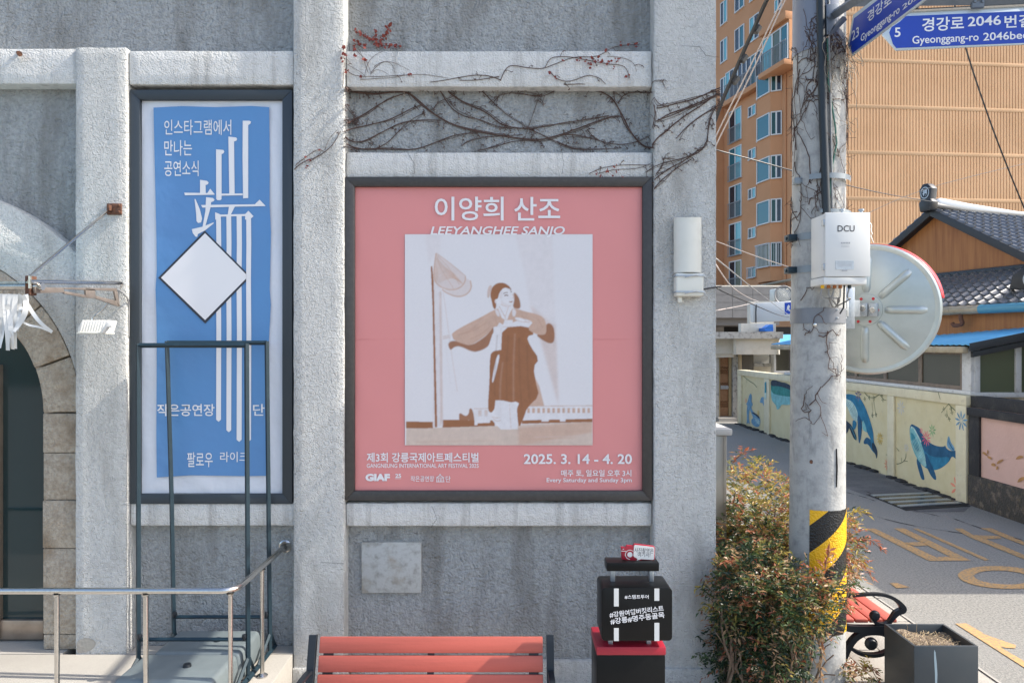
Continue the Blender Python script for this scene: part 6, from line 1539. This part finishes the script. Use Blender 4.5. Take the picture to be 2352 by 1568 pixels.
# ------------------------------------------------------------------ climbing vines
CV = crop(700, 0, 1100, 2352)
def vdepth(px, py):
    if 799 < px < 1498 and 196 < py < 346: return DR - .006
    if 799 < px < 1498 and (py <= 110): return DR - .006
    if 799 < px < 1498: return DB - .004
    return D0 - .004
def vine_strand(g, pts, r0, r1, twigs, rr, mi=0, hairs=True):
    P = [CV(*p) for p in pts]; Q = smooth([Vector((*p, 0)) for p in P], 2)
    dense = []
    for i in range(len(Q) - 1):
        n_ = max(1, int((Q[i + 1] - Q[i]).length / 7))
        for k in range(n_): dense.append(Q[i].lerp(Q[i + 1], k / n_) + Vector((rr.uniform(-1.1, 1.1), rr.uniform(-1.1, 1.1), 0)))
    dense.append(Q[-1]); m_ = len(dense)
    P3 = [pw(p.x, p.y, vdepth(p.x, p.y)) for p in dense]
    # ease the step between panel and beam
    for _ in range(2): P3 = [P3[0]] + [(P3[i - 1] + P3[i] * 2 + P3[i + 1]) / 4 for i in range(1, m_ - 1)] + [P3[-1]]
    g.tube(P3, [r0 + (r1 - r0) * i / max(1, m_ - 1) for i in range(m_)], 5, mi=mi)
    for _ in range(int(twigs * m_ / 10)):
        i = rr.randrange(m_ - 1); p = P3[i]; t = (P3[i + 1] - P3[i]).normalized(); a = rr.choice((-1, 1)) * rr.uniform(.5, 1.3)
        d_ = Vector((t.x * math.cos(a) - t.z * math.sin(a), 0, t.x * math.sin(a) + t.z * math.cos(a))); L = rr.uniform(.012, .055)
        e_ = p + d_ * L + Vector((0, -rr.uniform(0, .012), -.006)); md = p + d_ * L * .5 + Vector((0, -.006, .006))
        g.tube([p, md, e_], [.0022, .002, .0016], 3, mi=mi)
        if rr.random() < .6:
            for q in range(3): g.tube([e_, e_ + Vector((rr.uniform(-.014, .014), -rr.uniform(0, .01), rr.uniform(-.014, .008)))], .0026, 3, mi=mi)
    return P3
rr = random.Random(11)
strands_main = [([(355, 475), (500, 510), (640, 485), (700, 500), (760, 560), (860, 640), (980, 690), (1150, 720), (1300, 745), (1400, 750), (1500, 720), (1640, 670), (1760, 625), (1815, 620)], .0085, .004, 2),
    ([(1990, 790), (1940, 785), (1880, 720), (1840, 640), (1800, 560), (1760, 510), (1690, 480), (1600, 465), (1480, 460)], .0075, .004, 2),
    ([(355, 660), (450, 615), (540, 550), (640, 505), (700, 495)], .006, .003, 2.5), ([(355, 695), (500, 665), (620, 630), (700, 580), (760, 560)], .005, .003, 2.5),
    ([(355, 745), (420, 770), (540, 710), (660, 650), (760, 640), (860, 645)], .005, .003, 2.5), ([(500, 800), (590, 760), (640, 690), (700, 640), (780, 600)], .004, .002, 2),
    ([(355, 770), (420, 800), (560, 795), (700, 805), (790, 780), (880, 740), (960, 715), (1060, 710)], .006, .003, 2.5), ([(850, 475), (900, 560), (940, 600), (1000, 630), (1080, 640), (1160, 680), (1240, 690)], .0045, .003, 2.5),
    ([(900, 490), (960, 540), (1060, 580), (1120, 610), (1180, 670), (1280, 690), (1400, 680), (1560, 650), (1760, 620)], .006, .003, 3), ([(1060, 470), (1120, 530), (1180, 590), (1250, 640), (1330, 685)], .0035, .002, 2),
    ([(1330, 690), (1440, 740), (1540, 790), (1640, 800)], .004, .002, 2.5), ([(1060, 805), (1140, 790), (1250, 750), (1400, 755)], .004, .002, 2.5), ([(970, 780), (1020, 745), (1120, 730), (1300, 720)], .003, .002, 2),
    ([(1500, 720), (1600, 720), (1680, 745), (1780, 775), (1900, 770), (1985, 720)], .004, .002, 3), ([(1640, 690), (1680, 740), (1770, 780)], .0035, .002, 3), ([(1480, 760), (1560, 800), (1700, 800), (1820, 790)], .0035, .002, 2),
    ([(1400, 500), (1380, 520), (1320, 505), (1240, 495), (1180, 500), (1130, 560)], .0045, .002, 2.5), ([(1480, 480), (1420, 510), (1380, 520)], .004, .002, 2), ([(1375, 530), (1350, 620), (1310, 730), (1300, 790)], .002, .0012, 1),
    ([(1810, 555), (1830, 510), (1880, 490), (1990, 495)], .004, .002, 3), ([(1780, 480), (1790, 540)], .003, .002, 2), ([(1700, 465), (1800, 470), (1980, 470)], .004, .003, 3), ([(360, 490), (480, 510), (560, 495)], .0035, .002, 4), ([(820, 590), (840, 540), (960, 510), (900, 490)], .003, .002, 2),
    ([(350, 560), (380, 610), (430, 640), (400, 660)], .0035, .002, 3), ([(355, 640), (380, 660)], .004, .003, 2), ([(350, 470), (480, 462), (640, 470), (760, 465), (900, 468), (1100, 465), (1300, 462)], .004, .003, 4)]
v1 = thing('climbing_vine', 'bare dark ivy stems tangled across the recess above the pink poster', 'vine', pw(1140, 346, 5.1))
g = MB()
for (pts, r0, r1, tw) in strands_main:
    vine_strand(g, pts, r0 * .85, r1 * .85, tw * 1.3, rr)
    q_ = [(x + rr.uniform(-16, 16), min(803, max(466, y + rr.uniform(-16, 16)))) for x, y in pts]; vine_strand(g, q_, r0 * .42, r1 * .42, tw * 1.2, rr)
g.build('stems', M['bark'], v1)
g = MB()
for k in range(30):
    x, y = rr.choice(((640, 490), (760, 470), (800, 465), (1150, 470), (1240, 470), (1300, 480), (1310, 470))); x += rr.uniform(-30, 30); a = rr.uniform(.8, 2.4); L = rr.uniform(20, 55)
    p = CV(x, y); q = CV(x + L * math.cos(a) * .6, y + L * math.sin(a)); g.tube(smooth([pw(*p, DR - .02), pw((p[0] + q[0]) / 2 + 2, (p[1] + q[1]) / 2, DR - .03), pw(*q, DR - .015)], 1), .0012, 3)
g.build('aerial_roots', M['paletwig'], v1)
v2 = thing('climbing_vine', 'bare ivy stems fanning over the right pilaster from its outer edge', 'vine', pw(1560, 390, 4.99))
g = MB()
for (pts, r0, r1, tw) in [([(1990, 790), (2010, 740), (2060, 705), (2160, 620), (2260, 560), (2352, 490)], .005, .005, 2.5), ([(2010, 580), (2100, 560), (2220, 530), (2352, 470)], .004, .005, 2.5), ([(2010, 650), (2090, 600), (2200, 570), (2300, 520), (2352, 500)], .004, .004, 2.5), ([(2020, 640), (2120, 610), (2230, 550), (2352, 505)], .003, .004, 2),
    ([(2120, 740), (2190, 660), (2280, 600), (2352, 560)], .003, .004, 2), ([(2352, 540), (2300, 620), (2290, 690), (2280, 780), (2220, 830), (2120, 855), (2010, 880), (1960, 920)], .004, .003, 3.5), ([(2000, 960), (2080, 900), (2180, 850), (2270, 780)], .004, .003, 3), ([(2000, 1010), (2050, 950), (2120, 900), (2200, 850)], .004, .003, 3),
    ([(2010, 930), (2060, 870), (2040, 845), (2110, 850)], .003, .002, 3), ([(2000, 520), (2020, 560), (2080, 570)], .003, .002, 2), ([(1990, 440), (2040, 420), (2065, 480)], .002, .0012, 1), ([(1990, 700), (2010, 610), (2000, 560)], .004, .003, 2)]:
    vine_strand(g, pts, r0 * .9, r1 * .9, tw * 1.2, rr); vine_strand(g, [(x + rr.uniform(-12, 12), y + rr.uniform(-14, 14)) for x, y in pts], r0 * .45, r1 * .45, tw, rr)
g.build('stems', M['bark'], v2)
v3 = thing('climbing_vine', 'thin curling vine with red leaves on the beam above the recess at the right', 'vine', pw(1360, 190, 5.03))
g = MB()
for (pts, r0, r1, tw) in [([(1180, 430), (1200, 370), (1240, 345), (1320, 365), (1400, 370), (1460, 350), (1520, 320), (1600, 300), (1700, 310), (1760, 260), (1840, 240), (1920, 238)], .003, .002, 1), ([(1420, 360), (1440, 310), (1500, 300), (1590, 310), (1680, 330), (1780, 350), (1840, 345), (1868, 400), (1868, 420)], .0025, .002, 1.2), ([(1440, 380), (1480, 430), (1560, 440), (1640, 400), (1700, 410), (1740, 450)], .003, .002, 1.2), ([(1750, 300), (1850, 310), (1900, 345), (1905, 385)], .0018, .001, 1), ([(1180, 430), (1100, 395), (980, 410), (880, 430), (800, 440)], .0035, .002, 2), ([(1170, 410), (1060, 430), (960, 430)], .003, .002, 2), ([(1400, 460), (1560, 450), (1640, 450), (1760, 470)], .003, .002, 2)]:
    vine_strand(g, pts, r0 * .95, r1 * .95, tw, rr)
g.build('stems', M['bark'], v3)
def red_leaves(par, spots, size, name='leaves'):
    g = MB()
    for (x, y, n_, sp) in spots:
        for k in range(n_):
            p = CV(x + rr.gauss(0, sp), y + rr.gauss(0, sp)); c = pw(*p, vdepth(*p) - rr.uniform(.006, .03)); a = rr.uniform(0, 6.3); s_l = size * rr.uniform(.6, 1.3)
            u = Vector((math.cos(a), rr.uniform(-.5, .5), math.sin(a))).normalized(); v = Vector((-math.sin(a), rr.uniform(-.6, .6), math.cos(a))).normalized()
            vs_ = [g.bm.verts.new(c + u * (q[0] * s_l) + v * (q[1] * s_l) + Vector((0, -.2 * s_l * abs(q[1]), 0))) for q in ((-.5, 0), (-.1, .42), (.2, .28), (.6, 0), (.2, -.28), (-.1, -.42))]
            g.bm.faces.new(vs_)
    g.build(name, M['redleaf'], par, 80)
red_leaves(v3, [(1600, 315, 3, 8), (1640, 325, 4, 10), (1690, 320, 7, 12), (1720, 325, 7, 10), (1760, 325, 4, 10), (1800, 325, 7, 12), (1790, 360, 2, 5), (1515, 325, 2, 4), (1445, 385, 3, 6), (1475, 420, 2, 6), (1745, 265, 2, 4), (1820, 243, 4, 6), (1860, 240, 3, 5), (1905, 237, 4, 6), (1660, 352, 2, 4), (1865, 400, 2, 8)], .020)
v4 = thing('climbing_vine', 'deep red leafed creeper sprig at the upper left corner of the beam', 'vine', pw(830, 115, 5.1))
g = MB()
for (pts, r0, r1, tw) in [([(515, 262), (510, 215), (510, 170)], .003, .002, 0), ([(520, 250), (560, 200), (585, 130)], .003, .002, 0), ([(500, 220), (460, 200), (405, 168)], .003, .002, 0), ([(515, 255), (580, 240), (645, 250)], .003, .002, 0), ([(450, 262), (420, 240), (390, 230)], .003, .002, 0), ([(455, 400), (470, 320), (530, 280), (560, 275)], .002, .0012, .6), ([(470, 390), (440, 300), (420, 262)], .002, .0012, .6), ([(485, 390), (540, 330), (600, 325), (690, 375)], .0022, .0012, .6), ([(500, 360), (560, 320), (610, 350), (612, 390)], .002, .001, .6), ([(480, 400), (520, 360), (580, 400)], .0018, .001, .5), ([(410, 270), (470, 330), (485, 390)], .002, .0014, .5), ([(360, 380), (400, 410), (520, 410), (640, 405), (760, 395), (900, 420)], .0025, .0016, 1.5), ([(430, 425), (560, 420), (690, 400)], .002, .0014, 1), ([(340, 250), (345, 320), (340, 420), (335, 470)], .003, .002, 1), ([(350, 340), (440, 390), (460, 420)], .0018, .001, .6)]:
    vine_strand(g, pts, r0 * .8, r1 * .8, tw, rr)
g.build('stems', M['bark'], v4)
red_leaves(v4, [(585, 135, 5, 6), (578, 155, 6, 7), (570, 178, 6, 7), (558, 198, 5, 7), (545, 218, 6, 8), (510, 170, 4, 5), (510, 190, 4, 5), (508, 212, 5, 6), (512, 235, 6, 8), (530, 242, 6, 8), (408, 168, 3, 5), (430, 180, 5, 6), (455, 195, 6, 7), (478, 206, 5, 6), (495, 212, 4, 6), (400, 232, 5, 7), (425, 232, 6, 8), (450, 245, 4, 6), (560, 243, 5, 6), (590, 240, 5, 6), (620, 243, 5, 6), (642, 248, 3, 4), (345, 255, 4, 6), (342, 290, 4, 6), (340, 320, 3, 6), (400, 265, 4, 6), (402, 300, 3, 5), (450, 318, 4, 5), (352, 380, 5, 6), (430, 408, 2, 4), (688, 400, 3, 4)], .021)
v5 = thing('climbing_vine', 'sparse vine with a few red leaves on the pilaster between the two framed signs', 'vine', pw(740, 330, 4.99))
g = MB()
for (pts, r0, r1, tw) in [([(75, 905), (130, 860), (190, 845), (250, 810), (300, 750), (325, 700)], .003, .002, 1), ([(85, 880), (150, 830), (205, 795), (235, 810)], .0025, .0015, .6), ([(150, 870), (200, 840), (220, 810)], .002, .001, .6), ([(240, 800), (260, 740), (310, 690)], .0012, .001, .5)]:
    vine_strand(g, pts, r0, r1, tw, rr)
g.build('stems', M['bark'], v5)
red_leaves(v5, [(205, 798, 3, 5), (150, 858, 2, 4), (145, 890, 3, 5), (135, 835, 1, 3), (165, 860, 1, 3)], .016)
v6 = thing('climbing_vine', 'sprig of rusty leaves trailing along the beam above the poster corner', 'vine', pw(1420, 400, 5.03))
g = MB()
for (pts, r0, r1, tw) in [([(1650, 930), (1700, 905), (1780, 885), (1880, 880), (2000, 885)], .002, .002, 1), ([(1700, 930), (1790, 900), (1900, 910), (1990, 870)], .002, .0015, 1)]: vine_strand(g, pts, r0, r1, tw, rr)
g.build('stems', M['bark'], v6)
red_leaves(v6, [(1685, 920, 3, 6), (1790, 905, 6, 10), (1750, 915, 4, 8), (1710, 940, 3, 5), (1775, 935, 2, 6), (1830, 940, 2, 5)], .015)
# vine on the pole
vp = thing('climbing_vine', 'bare ivy stems wrapped round the concrete utility pole', 'vine', (PXc, PDp - .2, 1.5))
g = MB()
def polewalk(a, z, da, dz, n_, r0, depth=0):
    P = []; 
    for k in range(n_):
        rad = prad(z) + .006 + (.004 if depth else 0); P.append(Vector((pcx(z) + rad * math.sin(a), PDp - rad * math.cos(a), z)))
        a += da * rr.uniform(.3, 1.7) + rr.gauss(0, .05); z += dz * rr.uniform(.3, 1.7) + rr.gauss(0, .012)
        da = da * .92 + rr.gauss(0, .03); dz = dz * .95 + rr.gauss(0, .006)
        if depth < 2 and rr.random() < .28: polewalk(a, z, rr.uniform(-.14, .14), rr.uniform(-.045, .045), int(n_ * .45), r0 * .65, depth + 1)
    if len(P) > 2: g.tube(P, [r0 * (1 - .5 * k / len(P)) for k in range(len(P))], 4)
    if rr.random() < .5: g.tube([P[-1], P[-1] + Vector((rr.uniform(-.05, .05), -rr.uniform(.0, .04), rr.uniform(-.05, .03)))], .0016, 3)
for k in range(27): polewalk(R(rr.uniform(-95, 60)), rr.uniform(3.25, 4.55), rr.uniform(-.17, .17), rr.uniform(-.05, .05), 15, .0034)
for k in range(10): polewalk(R(rr.uniform(-60, 60)), rr.uniform(4.3, 4.6), rr.uniform(-.16, .16), rr.uniform(-.03, .02), 12, .0034)
for (px, py, da, dz) in ((1830, 690, .12, .02), (1850, 910, -.02, -.03), (1860, 930, .08, .03), (1880, 770, .10, -.01), (1850, 770, .09, .015), (1900, 760, .03, -.03)):
    p = polpx(px, py, .0); polewalk(math.asin(max(-1, min(1, (p.x - pcx(p.z)) / prad(p.z)))), p.z, da, dz, 12, .0036, 1)
g.build('stems', M['bark'], vp)
g = MB()
for k in range(46):
    z = rr.uniform(4.35, 4.58); a = R(rr.uniform(-20, 75)); rad = prad(z) + .01; P = [Vector((pcx(z) + rad * math.sin(a), PDp - rad * math.cos(a), z))]
    for q in range(5): P.append(P[-1] + Vector((rr.uniform(-.04, .045), rr.uniform(-.03, .012), rr.uniform(-.10, .02))))
    g.tube(smooth(P, 1), .0018, 3)
for k in range(22):
    z = rr.uniform(3.2, 4.3); a = R(rr.uniform(10, 50)); rad = prad(z) + .01; P = [Vector((pcx(z) + rad * math.sin(a), PDp - rad * math.cos(a), z))]
    for q in range(4): P.append(P[-1] + Vector((rr.uniform(-.03, .03), rr.uniform(-.02, .008), rr.uniform(-.07, .03))))
    g.tube(smooth(P, 1), .0015, 3)
g.build('dry_roots', M['paletwig'], vp)

# ------------------------------------------------------------------ shrubs
def shrub(label, blobs, nleaf, mix, stems, seed, lsize=.034, sprays=()):
    """heavenly-bamboo shrub: many narrow leaflets gathered in sprays on thin canes"""
    r_ = random.Random(seed); base = Vector((sum(b_[0].x for b_ in blobs) / len(blobs), sum(b_[0].y for b_ in blobs) / len(blobs), 0))
    t = thing('shrub', label, 'shrub', base, 'shrubs round the foot of the utility pole')
    names = ['leaf_green', 'leaf_deep', 'leaf_olive', 'leaf_rust', 'leaf_tan', 'leaf_yellow']
    vv, ff, mi_ = [], [], []; tot = sum(b_[2] for b_ in blobs)
    def leaf(c, d_, L, W, m):
        up = Vector((r_.gauss(0, .5), r_.gauss(0, .5), 1)); s_ = d_.cross(up)
        if s_.length < 1e-4: return
        s_.normalize(); n_ = s_.cross(d_); k = len(vv)
        vv.extend([c, c + d_ * L * .45 + s_ * W + n_ * L * .07, c + d_ * L - n_ * L * .12, c + d_ * L * .45 - s_ * W + n_ * L * .07]); ff.append((k, k + 1, k + 2)); ff.append((k, k + 2, k + 3)); mi_.extend((m, m))
    def spray(c, axis, mixw, n_):
        L0 = r_.uniform(.07, .16); m0 = r_.choices(range(6), mixw)[0]
        for q in range(n_):
            u = q / n_; p = c + axis * (L0 * u) + Vector((0, 0, -.25 * L0 * u * u)); side = axis.cross(Vector((0, 0, 1))); 
            if side.length < 1e-3: side = Vector((1, 0, 0))
            side.normalize(); sg = 1 if q % 2 else -1
            d_ = (axis * r_.uniform(.35, .9) + side * sg * r_.uniform(.4, 1) + Vector((r_.gauss(0, .25), r_.gauss(0, .25), r_.uniform(-.55, .35)))).normalized()
            m = m0 if r_.random() < .7 else r_.choices(range(6), mixw)[0]
            leaf(p, d_, lsize * r_.uniform(.6, 1.35), lsize * r_.uniform(.13, .24), m)
    for (c, rad, wt, mixw) in blobs:
        for k in range(int(nleaf * wt / tot / 9)):
            while True:
                q = Vector((r_.uniform(-1, 1), r_.uniform(-1, 1), r_.uniform(-1, 1)))
                if q.length <= 1 and (q.length > .55 or r_.random() < .35): break
            lump = 1 + .20 * math.sin(q.x * 6 + seed) * math.sin(q.z * 5 + 2 * seed) + .12 * math.sin(q.y * 9 + q.z * 7)
            p = c + Vector((q.x * rad[0], q.y * rad[1], q.z * rad[2])) * lump
            if p.z < .08 or (p.x < 1.47 and p.y > 4.96) or (Vector((p.x - PXc, p.y - PDp)).length < .2): continue
            ax = Vector((q.x + r_.gauss(0, .4), q.y + r_.gauss(0, .4), q.z * .6 + r_.gauss(.15, .35)))
            if ax.length < .01: continue
            top = q.z
            mw = list(mixw)
            spray(p, ax.normalized(), mw, 9)
    for (p0, p1, m, n_) in sprays:
        for k in range(n_):
            u = k / n_; p = p0.lerp(p1, u) + Vector((0, 0, .05 * math.sin(math.pi * u))); d_ = ((p1 - p0).normalized() + Vector((r_.gauss(0, .55), r_.gauss(0, .5), r_.gauss(0, .55)))).normalized()
            leaf(p, d_, lsize * r_.uniform(.9, 1.6), lsize * r_.uniform(.18, .28), m if r_.random() < .8 else r_.choice((3, 4)))
    me = bpy.data.meshes.new('foliage'); me.from_pydata([v - base for v in vv], [], ff); me.update()
    for n_ in names: me.materials.append(M[n_])
    me.polygons.foreach_set('material_index', mi_); link('foliage', me, t)
    g = MB()
    for (x, y, h) in stems:
        P = [Vector((x, y, 0))]; n_ = 7
        for q in range(n_): P.append(P[-1] + Vector((r_.gauss(0, .022), r_.gauss(0, .02), h / n_)))
        g.tube(P, [.011 - .0009 * q for q in range(n_ + 1)], 5)
        for q in range(3, n_):
            e_ = P[q] + Vector((max(-.1, min(.1, r_.gauss(0, .07))), max(-.08, min(.08, r_.gauss(0, .06))), r_.uniform(.06, .2))); g.tube([P[q], P[q].lerp(e_, .5) + Vector((0, 0, .02)), e_], .004, 4)
    for (p0, p1, m, n_) in sprays: g.tube([p0, p0.lerp(p1, .5) + Vector((0, 0, .05)), p1], .0025, 4)
    g.build('canes', mat('cane', (.13, .085, .06), .85, var=(30, (.22, .17, .12), .4, .7)), t); return t
V = Vector
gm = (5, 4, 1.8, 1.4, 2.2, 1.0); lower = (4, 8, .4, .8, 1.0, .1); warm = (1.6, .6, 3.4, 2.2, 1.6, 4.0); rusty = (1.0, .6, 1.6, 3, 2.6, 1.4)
rs = random.Random(5)
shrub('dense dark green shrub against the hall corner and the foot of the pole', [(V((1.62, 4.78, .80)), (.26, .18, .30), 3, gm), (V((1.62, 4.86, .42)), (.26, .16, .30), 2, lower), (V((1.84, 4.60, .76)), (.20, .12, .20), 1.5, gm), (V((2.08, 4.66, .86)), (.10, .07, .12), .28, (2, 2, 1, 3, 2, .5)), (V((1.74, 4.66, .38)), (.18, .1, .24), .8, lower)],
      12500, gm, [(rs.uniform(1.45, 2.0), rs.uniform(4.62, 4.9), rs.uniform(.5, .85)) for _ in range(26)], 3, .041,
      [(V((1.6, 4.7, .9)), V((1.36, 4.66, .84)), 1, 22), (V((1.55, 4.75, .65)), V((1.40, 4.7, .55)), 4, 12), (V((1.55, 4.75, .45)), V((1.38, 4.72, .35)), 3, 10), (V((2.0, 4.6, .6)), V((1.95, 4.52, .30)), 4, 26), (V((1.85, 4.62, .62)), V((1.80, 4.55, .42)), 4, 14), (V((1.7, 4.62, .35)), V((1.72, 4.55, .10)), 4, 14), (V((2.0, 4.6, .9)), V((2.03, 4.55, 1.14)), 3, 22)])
shrub('sunlit yellow and rust tinged shrub between the steel cabinet and the lane', [(V((2.02, 5.95, 1.05)), (.44, .55, .38), 4, warm), (V((1.95, 5.75, .62)), (.42, .5, .45), 3, gm), (V((1.80, 5.5, .95)), (.24, .3, .22), 1.5, (3, 3, 2, 1.5, 1, 1)), (V((2.45, 6.0, .78)), (.16, .4, .42), 1.3, warm)],
      17000, warm, [(rs.uniform(1.6, 2.4), rs.uniform(5.4, 6.3), rs.uniform(.8, 1.2)) for _ in range(24)], 8, .042,
      [(V((2.5, 5.9, 1.15)), V((2.72, 5.9, 1.12)), 5, 26), (V((2.48, 5.9, 1.3)), V((2.62, 5.9, 1.42)), 5, 16), (V((1.9, 6.2, 1.4)), V((2.1, 6.2, 1.52)), 3, 14)])
shrub('rust red leafed shrub spilling out right of the pole over the pavement bench', [(V((2.38, 5.18, .98)), (.10, .18, .24), 1.6, rusty), (V((2.28, 5.12, .70)), (.09, .10, .28), .9, (2, 2, 1, 3, 2, .4)), (V((2.34, 4.86, .14)), (.09, .08, .16), .5, rusty)],
      3600, rusty, [(rs.uniform(2.2, 2.32), rs.uniform(5.1, 5.3), rs.uniform(.5, .9)) for _ in range(9)], 12, .038,
      [(V((2.5, 5.2, 1.02)), V((2.72, 5.2, .93)), 3, 28), (V((2.45, 5.2, 1.18)), V((2.60, 5.2, 1.20)), 5, 20), (V((2.45, 5.15, .9)), V((2.58, 5.1, .76)), 3, 20), (V((2.40, 4.9, .25)), V((2.50, 4.85, .14)), 3, 18)])
# leaves overhanging the pavement
